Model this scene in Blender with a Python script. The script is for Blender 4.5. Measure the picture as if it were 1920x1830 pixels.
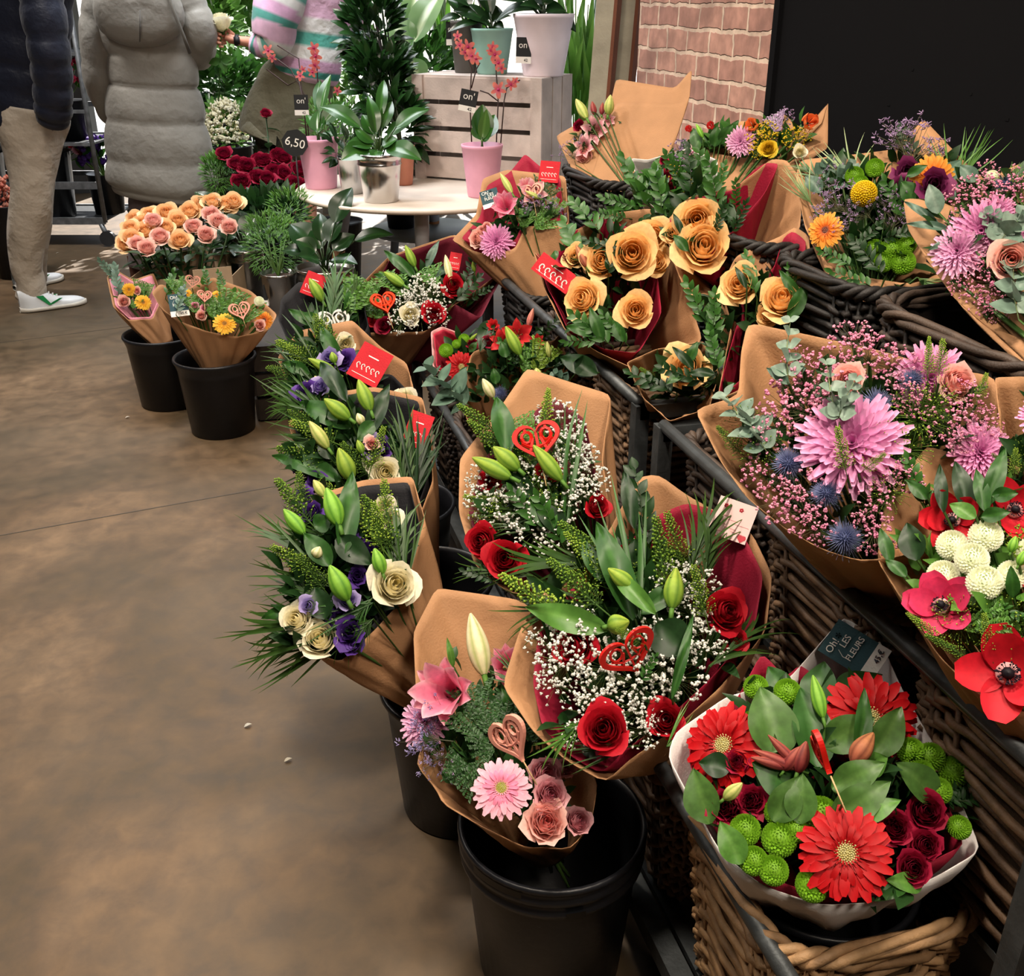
import bpy, math, random
import numpy as np
from mathutils import Vector, Matrix
PI = math.pi
random.seed(7)
scene = bpy.context.scene
COL = scene.collection
for _o in list(bpy.data.objects): bpy.data.objects.remove(_o)

# ------------------------------------------------------------------ camera
FPX, CX, CY, CH = 1923.0, 960.0, 915.0, 1.5
PITCH, YAW = math.radians(25.4), math.radians(15.5)
fh = Vector((math.sin(YAW), math.cos(YAW), 0)); CR = Vector((math.cos(YAW), -math.sin(YAW), 0)); UP = Vector((0, 0, 1))
CF = fh * math.cos(PITCH) - UP * math.sin(PITCH); CU = fh * math.sin(PITCH) + UP * math.cos(PITCH)
CO = Vector((0, 0, CH))
cam = bpy.data.cameras.new('camera'); camo = bpy.data.objects.new('camera', cam); COL.objects.link(camo)
camo.location = CO
camo.rotation_euler = Matrix((CR, CU, -CF)).transposed().to_euler()
cam.sensor_fit = 'HORIZONTAL'; cam.sensor_width = 36; cam.lens = 36 * FPX / 1920
cam.clip_start = 0.05; cam.clip_end = 200
scene.camera = camo
scene.view_settings.view_transform = 'Standard'; scene.view_settings.look = 'None'
scene.view_settings.gamma = 1; scene.view_settings.use_curve_mapping = False
scene.view_settings.exposure = 0.22
scene.cycles.max_bounces = 7; scene.cycles.diffuse_bounces = 3; scene.cycles.glossy_bounces = 3; scene.cycles.transmission_bounces = 4; scene.cycles.transparent_max_bounces = 6

def ray(x, y): return CF + CR * ((x - CX) / FPX) - CU * ((y - CY) / FPX)
def at(x, y, t): return CO + ray(x, y) * t              # point seen at pixel x,y at depth t
def atz(x, y, z):
    d = ray(x, y); return CO + d * ((z - CH) / d.z)
def atplane(x, y, P, n):
    d = ray(x, y); return CO + d * ((P - CO).dot(n) / d.dot(n))

# ------------------------------------------------------------------ world, sun, ceiling spotlights, added fill lights
w = bpy.data.worlds.new('sky'); scene.world = w; w.use_nodes = True
bg = w.node_tree.nodes['Background']
sky = w.node_tree.nodes.new('ShaderNodeTexSky'); sky.sky_type = 'NISHITA'
sky.sun_elevation = math.radians(40); sky.sun_rotation = math.radians(20); sky.sun_disc = False
mixn = w.node_tree.nodes.new('ShaderNodeMixRGB'); mixn.inputs[0].default_value = 0.6; mixn.inputs[2].default_value = (9, 9.5, 10, 1)
w.node_tree.links.new(sky.outputs[0], mixn.inputs[1]); w.node_tree.links.new(mixn.outputs[0], bg.inputs['Color'])
bg.inputs['Strength'].default_value = 0.2
sl = bpy.data.lights.new('sun', 'SUN'); so = bpy.data.objects.new('sun', sl); COL.objects.link(so)
sl.energy = 16; sl.angle = math.radians(.6); sl.color = (1, .96, .9)
so.rotation_euler = Vector((-.30, -.72, -.66)).to_track_quat('-Z', 'Y').to_euler()
def area(name, loc, target, size, power, col=(1, .86, .70)):
    l = bpy.data.lights.new(name, 'AREA'); l.energy = power; l.size = size; l.color = col; l.spread = math.radians(130)
    o = bpy.data.objects.new(name, l); COL.objects.link(o); o.location = loc
    o.rotation_euler = (Vector(target) - Vector(loc)).to_track_quat('-Z', 'Y').to_euler()
    return o
area('ceiling_spotlight', (.0, 1.0, 3.1), (.75, 1.3, .6), .25, 30)
area('ceiling_spotlight', (.3, 2.6, 3.1), (.9, 2.4, .7), .25, 26)
area('ceiling_spotlight', (.9, .2, 3.1), (.9, 1.0, .7), .3, 20)
area('ceiling_spotlight', (-.9, 3.8, 3.1), (.2, 3.8, .4), .4, 26, (1, .9, .8))
area('ceiling_spotlight', (-1.5, 6.2, 3.1), (-.8, 6.3, .4), .5, 24, (1, .94, .88))
area('ceiling_spotlight', (-1.2, 1.6, 3.1), (-.9, 1.7, 0), .8, 12, (1, .9, .78))

area('ceiling_spotlight', (.5, -.9, 3.1), (.7, .9, .5), .4, 16)
area('fill_light', (.2, 5.6, 3.3), (.2, 5.6, 0), 1.6, 60, (.92, .96, 1))  # added daylight-coloured fill for the back of the room, not a fixture
area('fill_light', (-1.4, 3.2, 3.3), (-1.0, 3.2, 0), 1.6, 14, (1, .95, .88))  # second added fill, brightens the left side, no real panel there

# ------------------------------------------------------------------ colours and materials
def lin(c): return tuple((x / 12.92 if x <= .04045 else ((x + .055) / 1.055) ** 2.4) for x in c)
def hx(h): h = h.lstrip('#'); return lin(tuple(int(h[i:i + 2], 16) / 255 for i in (0, 2, 4)))
def mixc(a, b, t): return tuple(a[i] * (1 - t) + b[i] * t for i in range(3))
def newmat(name):
    m = bpy.data.materials.new(name); m.use_nodes = True
    nt = m.node_tree; return m, nt, nt.nodes['Principled BSDF'], nt.nodes.new, nt.links.new
def vmat(name, rough=.5, nscale=60, namt=.18, bump=0, bscale=200, trans=0, metal=0, spec=.5, sheen=0, coat=0, bd=.004):
    """material whose colour is the mesh's own colour attribute, broken up by a little noise"""
    m, nt, b, N, L = newmat(name)
    a = N('ShaderNodeVertexColor'); a.layer_name = 'Col'
    tc = N('ShaderNodeTexCoord'); no = N('ShaderNodeTexNoise'); no.inputs['Scale'].default_value = nscale; no.inputs['Detail'].default_value = 3
    L(tc.outputs['Object'], no.inputs['Vector'])
    mr = N('ShaderNodeMapRange'); mr.inputs[1].default_value = .3; mr.inputs[2].default_value = .7
    mr.inputs[3].default_value = 1 - namt; mr.inputs[4].default_value = 1 + namt; L(no.outputs[0], mr.inputs[0])
    hs = N('ShaderNodeHueSaturation'); L(a.outputs[0], hs.inputs['Color']); L(mr.outputs[0], hs.inputs['Value'])
    L(hs.outputs[0], b.inputs['Base Color'])
    b.inputs['Roughness'].default_value = rough; b.inputs['Metallic'].default_value = metal
    b.inputs['Specular IOR Level'].default_value = spec
    if sheen: b.inputs['Sheen Weight'].default_value = sheen
    if coat: b.inputs['Coat Weight'].default_value = coat
    if bump:
        n2 = N('ShaderNodeTexNoise'); n2.inputs['Scale'].default_value = bscale; n2.inputs['Detail'].default_value = 4; L(tc.outputs['Object'], n2.inputs['Vector'])
        bu = N('ShaderNodeBump'); bu.inputs['Strength'].default_value = bump; bu.inputs['Distance'].default_value = bd
        L(n2.outputs[0], bu.inputs['Height']); L(bu.outputs[0], b.inputs['Normal'])
    if trans:
        tr = N('ShaderNodeBsdfTranslucent'); L(hs.outputs[0], tr.inputs[0]); mx = N('ShaderNodeMixShader'); mx.inputs[0].default_value = trans
        L(b.outputs[0], mx.inputs[1]); L(tr.outputs[0], mx.inputs[2]); L(mx.outputs[0], nt.nodes['Material Output'].inputs[0])
    return m
M = dict(
    petal=vmat('petal', .55, 8, .10, trans=.30, spec=.25),
    leaf=vmat('leaf', .42, 6, .22, trans=.22, spec=.35),
    shiny=vmat('shiny_leaf', .25, 6, .2, trans=.12, spec=.5),
    paper=vmat('paper', .72, 14, .10, .25, 260, trans=.06, spec=.25),
    plastic=vmat('black_plastic', .38, 10, .25, .10, 60, spec=.3),
    paint=vmat('painted_surface', .45, 12, .06, .05, 90, spec=.3),
    metal=vmat('dark_metal', .5, 25, .3, .2, 120, metal=.6),
    tin=vmat('bright_tin', .22, 5, .08, .05, 20, metal=1),
    wicker=vmat('wicker', .6, 30, .35, .3, 300, spec=.35),
    wood=vmat('wood', .6, 9, .2, .3, 120),
    cloth=vmat('cloth', .8, 30, .08, .35, 350, sheen=.2),
    puffer=vmat('puffer_fabric', .5, 5, .06, .9, 8, sheen=.1, spec=.35, bd=.02),
    denim=vmat('trouser_cloth', .8, 5, .06, 1.0, 7, sheen=.1, spec=.2, bd=.035),
    skin=vmat('skin', .5, 20, .06, spec=.4),
    rubber=vmat('rubber', .6, 20, .1),
)

# ------------------------------------------------------------------ mesh building
class MB:
    def __init__(s): s.v = []; s.f = []; s.c = []
    def add(s, vs, fs, col):
        n = len(s.v); s.v += [tuple(p) for p in vs]
        s.c += ([col] * len(vs) if isinstance(col, tuple) else list(col)); s.f += [tuple(i + n for i in f) for f in fs]
    def grid(s, nu, nv, fn, col, closed=False):
        vs = []; cs = []
        for j in range(nv + 1):
            for i in range(nu + (0 if closed else 1)):
                u = i / nu; v = j / nv; vs.append(fn(u, v)); cs.append(col(u, v) if callable(col) else col)
        k = nu if closed else nu + 1; fs = []
        for j in range(nv):
            for i in range(nu):
                i2 = (i + 1) % k if closed else i + 1
                fs.append((j * k + i, j * k + i2, (j + 1) * k + i2, (j + 1) * k + i))
        s.add(vs, fs, cs)
    def tube(s, pts, r, n=5, col=(.1, .2, .05), closed=False, cap=True, flat=1.0):
        pts = [Vector(p) for p in pts]; m = len(pts); vs = []; cs = []
        rs = r if isinstance(r, (list, tuple)) else [r] * m
        up = Vector((0, 0, 1)); prev = None
        for i, p in enumerate(pts):
            a = pts[(i + 1) % m] if (closed or i < m - 1) else p; b = pts[i - 1] if (closed or i > 0) else p
            d = (a - b).normalized() if (a - b).length > 1e-9 else Vector((0, 0, 1))
            if prev is None: x = d.orthogonal().normalized() if abs(d.z) > .9 else d.cross(up).normalized()
            else:
                x = prev - d * prev.dot(d); x = x.normalized() if x.length > 1e-6 else d.orthogonal().normalized()
            prev = x; y = d.cross(x)
            for k in range(n):
                q = 2 * PI * k / n; vs.append(p + (x * math.cos(q) + y * math.sin(q) * flat) * rs[i]); cs.append(col(i / max(1, m - 1)) if callable(col) else col)
        fs = []
        for i in range(m if closed else m - 1):
            j = (i + 1) % m
            for k in range(n): fs.append((i * n + k, i * n + (k + 1) % n, j * n + (k + 1) % n, j * n + k))
        if cap and not closed: fs += [tuple(range(n))[::-1], tuple((m - 1) * n + k for k in range(n))]
        s.add(vs, fs, cs)
    def ball(s, c, r, nu=8, nv=6, col=(.5, .5, .5), sc=(1, 1, 1)):
        c = Vector(c)
        s.grid(nu, nv, lambda u, v: (c.x + r * sc[0] * math.sin(PI * v) * math.cos(2 * PI * u), c.y + r * sc[1] * math.sin(PI * v) * math.sin(2 * PI * u), c.z - r * sc[2] * math.cos(PI * v)), col, True)
    def dot(s, c, r, col):
        c = Vector(c); a = random.random() * 3
        x = Vector((math.cos(a), math.sin(a), 0)) * r; y = Vector((-math.sin(a), math.cos(a), 0)) * r; z = Vector((0, 0, r))
        s.add([c + x, c + y, c - x, c - y, c + z, c - z], [(0, 1, 4), (1, 2, 4), (2, 3, 4), (3, 0, 4), (1, 0, 5), (2, 1, 5), (3, 2, 5), (0, 3, 5)], col)
    def box(s, c, sz, col, R=None):
        c = Vector(c); h = Vector(sz) / 2; vs = []
        for x in (-1, 1):
            for y in (-1, 1):
                for z in (-1, 1):
                    p = Vector((x * h.x, y * h.y, z * h.z)); p = R @ p if R else p; vs.append(c + p)
        s.add(vs, [(0, 1, 3, 2), (4, 6, 7, 5), (0, 4, 5, 1), (2, 3, 7, 6), (0, 2, 6, 4), (1, 5, 7, 3)], col)
    def lathe(s, prof, n=32, col=(.5, .5, .5), c=(0, 0, 0), sx=1, sy=1):
        c = Vector(c); m = len(prof) - 1
        s.grid(n, m, lambda u, v: (c.x + sx * prof[round(v * m)][0] * math.cos(2 * PI * u), c.y + sy * prof[round(v * m)][0] * math.sin(2 * PI * u), c.z + prof[round(v * m)][1]),
               (lambda u, v: col[min(len(col) - 1, round(v * m))]) if isinstance(col, list) else col, True)
    def mesh(s, name, mat, smooth=True):
        me = bpy.data.meshes.new(name); me.from_pydata(s.v, [], s.f)
        a = me.color_attributes.new('Col', 'FLOAT_COLOR', 'POINT')
        arr = np.ones((len(s.v), 4), 'f'); arr[:, :3] = np.array(s.c, 'f').reshape(-1, 3); a.data.foreach_set('color', arr.ravel())
        me.materials.append(M[mat] if isinstance(mat, str) else mat)
        if smooth: me.polygons.foreach_set('use_smooth', [True] * len(me.polygons))
        me.update(); return me
def link(name, me, parent=None, mw=None):
    o = bpy.data.objects.new(name, me); COL.objects.link(o)
    if mw is not None:
        if parent is not None: o.parent = parent; o.matrix_local = Matrix.Translation(-root_loc(parent)) @ mw
        else: o.matrix_local = mw
    elif parent is not None: o.parent = parent; o.location = -root_loc(parent)
    return o
ROOTS = {}
def root_loc(p):
    return ROOTS.get(p.name, Vector((0, 0, 0)))
def tag(o, label=None, cat=None, group=None, kind=None):
    if label: o['label'] = label
    if cat: o['category'] = cat
    if group: o['group'] = group
    if kind: o['kind'] = kind
    return o
def thing(name, label, cat, loc, group=None):
    o = bpy.data.objects.new(name, None); COL.objects.link(o); o.location = loc; o.empty_display_size = .05
    ROOTS[o.name] = Vector(loc); return tag(o, label, cat, group)
def sub(name, me, parent, mw):                          # sub-part: its parent is a mesh placed by matrix
    o = bpy.data.objects.new(name, me); COL.objects.link(o); o.parent = parent; o.matrix_local = mw; return o
def thick(o, t):
    md = o.modifiers.new('thickness', 'SOLIDIFY'); md.thickness = t; md.offset = 0; return o
def S1(name, me, label, cat, mw=None, group=None, kind=None):
    o = link(name, me, None, mw); return tag(o, label, cat, group, kind)
rnd = random.random
def ru(a, b): return a + (b - a) * rnd()

# ------------------------------------------------------------------ petals and flowers (unit size, facing +Z)
def strap(mb, az, r0, z0, r1, z1, w, c0, c1, nu=2, nv=4, rise=0, cup=.25, tip=.5, fold=0):
    """strap petal or leaf: runs outward from (r0,z0) to (r1,z1) with a bulge, width w"""
    ca, sa = math.cos(az), math.sin(az)
    def fn(u, v):
        x = r0 + (r1 - r0) * v; z = z0 + (z1 - z0) * v + rise * math.sin(PI * v)
        k = max(.04, math.sin(PI * (.12 + .82 * v ** tip))) ** .55
        y = (u - .5) * w * k; z += cup * w * (2 * u - 1) ** 2 * k
        return (x * ca - y * sa, x * sa + y * ca, z)
    mb.grid(nu, nv, fn, lambda u, v: mixc(c0, c1, v))
def wrap(mb, az, span, r0, z0, r1, z1, curl, c0, c1, nu=6, nv=5, ruf=0, ph=0, dip=.12, close=.5):
    """petal wrapped round the axis, as in a rose"""
    def fn(u, v):
        q = 2 * u - 1; a = az + q * span * (.55 + .45 * math.sin(PI * v / 2))
        r = r0 + (r1 - r0) * math.sin(v * PI * close) ** .75
        k = max(0, v - .72) / .28
        r += curl * k * (1 + .35 * math.cos(3 * q)) + ruf * v * math.sin(9 * q + ph)
        z = z0 + (z1 - z0) * v - curl * .6 * k * k - dip * q * q * v
        r *= 1 + .03 * math.sin(5 * a + ph)
        return (r * math.cos(a), r * math.sin(a), z + ruf * .4 * v * math.cos(7 * q + ph))
    mb.grid(nu, nv, fn, lambda u, v: mixc(c0, c1, v))
def f_rose(c, n=18, ruf=0.0, openn=1.0):
    mb = MB(); base, edge, core = c
    for k in range(n):
        t = k / (n - 1); az = k * 2.4 + ru(-.2, .2)
        R = .10 + .68 * t ** .8; zt = .50 - .26 * t ** 1.6
        cc = mixc(core, edge, t ** .6)
        wrap(mb, az, 1.6 - .72 * t, .06 + .1 * t, -.75 + .1 * (1 - t), R, zt + ru(-.04, .04), (.0 + .30 * t ** 3) * openn, mixc(core, base, .5 + .5 * t), cc, ruf=ruf * (.4 + t), ph=ru(0, 6), dip=.10 + .16 * t, close=.80 - .30 * t ** .7)
    for k in range(5): strap(mb, k * 1.256, .1, -.78, .62, -.62, .2, hx('3f5d26'), hx('54752f'), cup=0, tip=.7)
    mb.ball((0, 0, -.8), .14, 6, 4, hx('49692c'))
    return mb
def f_gerb(c, n=20):
    mb = MB(); pc, tipc, core, disc = c
    for ring, (k, r1, z, w) in enumerate(((n, 1.0, -.06, .23), (n, .9, .0, .21), (n - 4, .62, .06, .13))):
        for i in range(k):
            a = 2 * PI * (i + .5 * ring) / k + ru(-.07, .07); l = r1 * ru(.92, 1.04)
            strap(mb, a, .2, z, l, z + ru(-.08, .05), w, mixc(pc, core, .3), tipc if ring < 2 else pc, nv=5, rise=.06, cup=.12, tip=1.7)
    for ring, (k, r0, r1) in enumerate(((26, .22, .42), (24, .16, .32), (20, .12, .26))):
        for i in range(k):
            a = 2 * PI * i / k + ring * .1
            strap(mb, a, r0, .03 + ring * .02, r1, .1 + ring * .03, .05, core, mixc(core, tipc, .5), nu=1, nv=2, cup=0, tip=1)
    mb.lathe([(.02, -.9), (.03, -.3), (.16, -.1), (.2, 0)], 8, hx('5a7a35'))
    return mb
def f_disc(c):
    mb = MB(); disc = c[3]
    for i in range(90):
        r = .235 * math.sqrt(i / 90); a = i * 2.399
        mb.dot((r * math.cos(a), r * math.sin(a), .09 + .03 * (1 - i / 90)), .026, mixc(disc, (1, 1, .8), ru(0, .25)))
    mb.lathe([(.235, .0), (.23, .07), (.12, .1), (.0, .11)], 12, mixc(disc, (0, 0, 0), .3))
    return mb
def f_mum(c, rings=9, n=23):
    mb = MB(); base, tipc, core = c
    for j in range(rings):
        t = j / (rings - 1)
        e = -.05 + t * 1.35; L = 1.0 - .52 * t; k = n - int(1.6 * j)
        for i in range(k):
            a = 2 * PI * (i + .5 * (j % 2)) / k + ru(-.08, .08); l = L * ru(.85, 1.05); r0 = .28 * (1 - t)
            ee = e + ru(-.1, .1)
            strap(mb, a, r0, -.15 + .12 * t, r0 + l * math.cos(ee), -.15 + .12 * t + l * math.sin(ee) * .62, (.20 - .06 * t), mixc(base, core, .3 + .5 * t), mixc(tipc, core, t * .5), nv=4, rise=-.04, cup=.35, tip=1.2)
    mb.lathe([(.03, -.8), (.05, -.4), (.25, -.2), (.3, -.1), (0, 0)], 8, hx('4a6a2c'))
    return mb
def f_pom(c, n=170):
    mb = MB(); out, mid, cen = c
    mb.ball((0, 0, -.1), .78, 10, 6, mixc(out, mid, .5), (1, 1, .75))
    for i in range(n):
        h = 1 - 1.35 * (i + .5) / n; r = math.sqrt(max(0, 1 - h * h)); a = i * 2.39996
        d = Vector((r * math.cos(a), r * math.sin(a), h)); p = Vector((d.x * .7, d.y * .7, d.z * .5 - .1))
        t = Vector((-d.y, d.x, 0)).normalized() if r > .01 else Vector((1, 0, 0))
        q = p + (d * .8 + Vector((0, 0, .35))).normalized() * (.27 if h < .8 else .13); wd = .075
        cc = mixc(cen, mixc(mid, out, min(1, i / n * 1.8)), min(1, i / 24))
        mb.add([p - t * wd * .6, p + t * wd * .6, q + t * wd, q + d * .06, q - t * wd], [(0, 1, 2, 3, 4)], [mixc(cc, mid, .5)] * 2 + [cc] * 3)
    mb.lathe([(.03, -1.1), (.05, -.7), (.3, -.55)], 6, hx('4a6a2c'))
    return mb
def f_thistle(c):
    mb = MB(); a0, b0, _ = c
    mb.ball((0, 0, 0), .34, 10, 8, a0, (1, 1, 1.15))
    for i in range(190):
        h = 1 - 1.8 * (i + .5) / 190; r = math.sqrt(1 - h * h); a = i * 2.4
        d = Vector((r * math.cos(a), r * math.sin(a), h)); p = d * .32
        mb.tube([p, d * ru(.6, .78)], [.032, .006], 3, lambda t: mixc(a0, b0, t), cap=False)
    for i in range(60):
        a = ru(0, 6.28); e = ru(-.15, .3); L = ru(.75, 1.0)
        d = Vector((math.cos(a) * math.cos(e), math.sin(a) * math.cos(e), math.sin(e)))
        mb.tube([(0, 0, -.28), d * L + Vector((0, 0, -.25))], [.03, .004], 3, lambda t: mixc(hx('3d4a66'), hx('7f88a8'), t), cap=False)
    return mb
def f_ball(c):
    mb = MB()
    mb.ball((0, 0, 0), .88, 14, 10, mixc(c[0], (0, 0, 0), .3))
    for i in range(320):
        h = 1 - 2 * (i + .5) / 320; r = math.sqrt(1 - h * h); a = i * 2.39996
        mb.dot((.92 * r * math.cos(a), .92 * r * math.sin(a), .92 * h), .085, mixc(c[0], c[1], rnd()))
    mb.tube([(0, 0, -.8), (0, 0, -2.5)], .07, 5, hx('6f8a3c'))
    return mb
def f_tulip(c):
    mb = MB(); base, edge, core = c
    for k in range(6):
        t = k % 2
        wrap(mb, k * PI / 3, .62, .08, -.75, .52 + .1 * t, .75 - .1 * t, -.10, base, edge, ph=k, dip=.35)
    return mb
def f_anem(c):
    mb = MB(); base, edge, core = c
    for k in range(8):
        t = 1 if k < 5 else 0; a = k * 1.2566 + (0 if t else 1.1) + ru(-.15, .15)
        strap(mb, a, .1, -.28, .78 + .22 * t + ru(-.06, .06), .16 - .1 * t + ru(-.06, .12), .86, mixc(base, core, .35), edge, nu=6, nv=7, rise=-.04, cup=.16, tip=.95)
    mb.lathe([(.25, -.17), (.22, -.10), (.0, -.07)], 14, mixc(base, (1, .8, .8), .5))
    mb.ball((0, 0, -.02), .14, 8, 6, (.012, .01, .015))
    for i in range(40):
        a = ru(0, 6.28); r = ru(.17, .26); mb.tube([(0, 0, -.1), (r * math.cos(a), r * math.sin(a), .02)], .008, 3, (.02, .01, .02), cap=False); mb.dot((r * math.cos(a), r * math.sin(a), .03), .028, (.015, .01, .02))
    return mb
def f_lily(c, n=6, up=.25):
    mb = MB(); base, edge, core = c
    for k in range(n):
        a = k * 2 * PI / n + ru(-.1, .1); u = up + (.35 if k % 2 and n > 6 else 0)
        ca, sa = math.cos(a), math.sin(a); w = .34 if k % 2 else .26
        def fn(uu, v, ca=ca, sa=sa, u=u, w=w):
            x = .08 + .95 * v * (1 - .35 * u); z = -.55 + v * (.5 + u) + .22 * math.sin(PI * v) - .12 * v ** 4 * (1 - u)
            y = (uu - .5) * 2 * w * math.sin(PI * (.08 + .91 * v ** .85)); z += .18 * abs(2 * uu - 1) ** 2 * w + .015 * math.sin(9 * v + 6 * uu)
            return (x * ca - y * sa, x * sa + y * ca, z)
        mb.grid(4, 8, fn, lambda uu, v: mixc(mixc(core, base, min(1, v * 2)), edge, max(abs(2 * uu - 1) ** 3, v ** 6)))
    if n == 6:
        for k in range(6):
            a = k * 1.047 + .5; p = (.28 * math.cos(a), .28 * math.sin(a), .35)
            mb.tube([(0, 0, -.5), p], .012, 3, hx('b9c77a'), cap=False); mb.ball(p, .06, 5, 4, hx('5a2414'), (1.4, .6, .6))
    return mb
def f_spray(c, n=52, rad=.098, petal=True):
    """airy cloud of tiny blooms on hair-thin stems, origin at its foot, reaching to about z=0"""
    mb = MB(); a0, b0, st = c
    for i in range(n):
        h = .35 + .65 * rnd(); r = math.sqrt(1 - h * h) if rnd() < .8 else rnd() * .9; a = ru(0, 6.283)
        L = ru(.8, 1.05); p = Vector((r * math.cos(a) * L, r * math.sin(a) * L, -.75 + h * .95 * L))
        q = Vector((p.x * .45, p.y * .45, -.5 + .1 * rnd()))
        mb.tube([(0, 0, -1), q, p], .007, 3, st, cap=False)
        s_ = rad * ru(.55, 1.15); cc = mixc(a0, b0, rnd())
        if petal:
            for k in range(4): mb.dot(p + Vector((ru(-1, 1), ru(-1, 1), ru(-.5, 1))) * s_ * .55, s_ * .56, mixc(cc, a0, rnd() * .6))
        else: mb.dot(p, s_ * .7, cc)
    return mb
# --- span shapes: unit length along +Z, flat side facing +Y
def s_bud(c, w):
    mb = MB(); base, tipc, rib = c
    def fn(u, v):
        a = 2 * PI * u; r = w * (math.sin(PI * (.05 + .93 * v ** .9)) ** .75) * (1 - .12 * abs(math.cos(3 * a)) ** .5) * (1.05 - .25 * v)
        return (r * math.cos(a), r * math.sin(a), v)
    mb.grid(18, 14, fn, lambda u, v: mixc(mixc(base, tipc, min(1, v * 1.1)), rib, .75 if abs(math.cos(6 * PI * u)) > .92 else 0), True)
    mb.tube([(0, 0, .02), (0, 0, -.25)], w * .22, 5, hx('5e8a3a')); return mb
def s_leaf(c, w, bend=.15):
    mb = MB(); c0, c1, _ = c
    def fn(u, v):
        k = w * math.sin(PI * (.04 + .955 * v ** .8)) ** .9
        return ((u - .5) * 2 * k, bend * math.sin(PI * v) * .8 - .28 * k * (1 - abs(2 * u - 1)) + .02 * math.sin(8 * v + 5 * u), v)
    mb.grid(6, 10, fn, lambda u, v: mixc(c0, c1, .6 if abs(u - .5) < .05 else .25 * v)); return mb
def leafat(mb, p, d, nrm, L, w, c0, c1, nv=4, bend=.12, nu=2):
    d = d.normalized(); x = d.cross(nrm); x = x.normalized() if x.length > 1e-4 else d.orthogonal().normalized(); y = x.cross(d)
    def fn(u, v):
        k = w * math.sin(PI * (.05 + .94 * v ** .85))
        return p + d * (L * v) + x * ((u - .5) * 2 * k) + y * (bend * L * math.sin(PI * v) - .3 * k * (1 - abs(2 * u - 1)))
    mb.grid(nu, nv, fn, lambda u, v: mixc(c0, c1, v * .6 + (.4 if nu > 2 and abs(u - .5) < .1 else 0)))
def s_ruscus(c, w, n=13, ll=.27, lw=.055):
    mb = MB(); c0, c1, st = c
    mb.tube([(0, 0, 0), (.03, .03, .35), (-.02, .04, .7), (0, 0, .97)], [.012, .01, .007, .004], 4, st)
    for i in range(n):
        v = .12 + .86 * i / (n - 1); s_ = 1 if i % 2 else -1; tw = ru(-.9, .9)
        d = Vector((s_ * math.cos(tw) * w * 2.2, math.sin(tw) * .5, .75)); 
        if i == n - 1: d = Vector((0, .1, 1))
        leafat(mb, Vector((0, .03, v)), d, Vector((ru(-.5, .5), 1, ru(-.3, .3))), ll * ru(.8, 1.1) * (1.1 - .4 * v), lw * ru(.9, 1.2), mixc(c0, c1, rnd() * .5), c1, nv=5)
    return mb
def s_euc(c, w, n=5):
    mb = MB(); c0, c1, st = c
    mb.tube([(0, 0, 0), (.04, .02, .5), (0, 0, .97)], [.014, .01, .005], 4, st)
    for i in range(n):
        v = .15 + .82 * i / (n - 1); a = (i % 2) * 1.3 + ru(-.4, .4); L = .2 * (1.15 - .6 * v) * (w / .22)
        for s_ in (0, PI):
            d = Vector((math.cos(a + s_), .6 * math.sin(a + s_) + .2, .45))
            leafat(mb, Vector((0, .01, v)), d, Vector((ru(-.4, .4), 1, .6)), L * 1.15, L * .66, mixc(c0, c1, rnd()), mixc(c0, c1, rnd()), nv=6, nu=4)
    return mb
def s_palm(c, w, n=15):
    mb = MB(); c0, c1, st = c
    mb.tube([(0, 0, 0), (0, 0, .3), (0, .02, .45)], [.014, .01, .005], 4, st)
    for i in range(n):
        s_ = 1 if i % 2 else -1; t = i / (n - 1); v0 = .02 + .40 * t; L = ru(.55, .85) * (1 - .25 * abs(t - .6)); a = s_ * w * (1.9 - 1.7 * t) + ru(-.1, .1); yy = ru(-.15, .25); sag = ru(.05, .22) * s_; hw = ru(.010, .017)
        def fn(u, v): return (L * (a * v * .55 + sag * v * v) + (u - .5) * 2 * hw * math.sin(PI * (.08 + .9 * v ** .7)), L * (yy * v - .25 * v * v), v0 + L * v * (1 - .12 * v))
        mb.grid(1, 8, fn, lambda u, v: mixc(c0, c1, v * .8))
    return mb
def s_grass(c, w, n=9):
    mb = MB(); c0, c1, st = c
    for i in range(n):
        d = Vector((ru(-1, 1) * w * 2, ru(-.2, .3), 1)); leafat(mb, Vector((0, 0, 0)), d, Vector((ru(-.5, .5), 1, 0)), ru(.7, 1.0), .013, c0, c1, nv=7, bend=ru(-.12, .12))
    return mb
def s_seed(c, w, n=170):
    mb = MB(); c0, c1, st = c
    mb.tube([(0, 0, 0), (.02, .02, .5), (-.01, 0, .95)], [.01, .008, .004], 4, st)
    for i in range(n):
        v = .22 + .76 * (i / n) ** .85; a = i * 2.4; r = w * (.95 - .85 * v) * ru(.5, 1.1) + .012
        p0 = Vector((.01, .01, v - .03)); p = Vector((r * math.cos(a), r * math.sin(a), v + .03))
        mb.tube([p0, p], .0035, 3, st, cap=False); mb.dot(p, ru(.011, .019), mixc(c0, c1, rnd()))
    return mb
def s_stat(c, w, n=26):
    mb = MB(); c0, c1, st = c
    mb.tube([(0, 0, 0), (0, 0, .5)], .012, 4, st)
    for i in range(n):
        a = i * 2.4; r = w * ru(.3, 1.1); p = Vector((r * math.cos(a) * 1.3, r * math.sin(a), ru(.55, 1)))
        mb.tube([(0, 0, ru(.25, .5)), p], .005, 3, st, cap=False)
        for k in range(6):
            q = p + Vector((ru(-.05, .05), ru(-.04, .04), ru(-.03, .05)))
            mb.tube([q, q + Vector((ru(-1, 1), ru(-.6, .6), ru(.1, 1))).normalized() * .065], [.012, .008], 3, mixc(c0, c1, rnd()), cap=False)
    return mb
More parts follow.
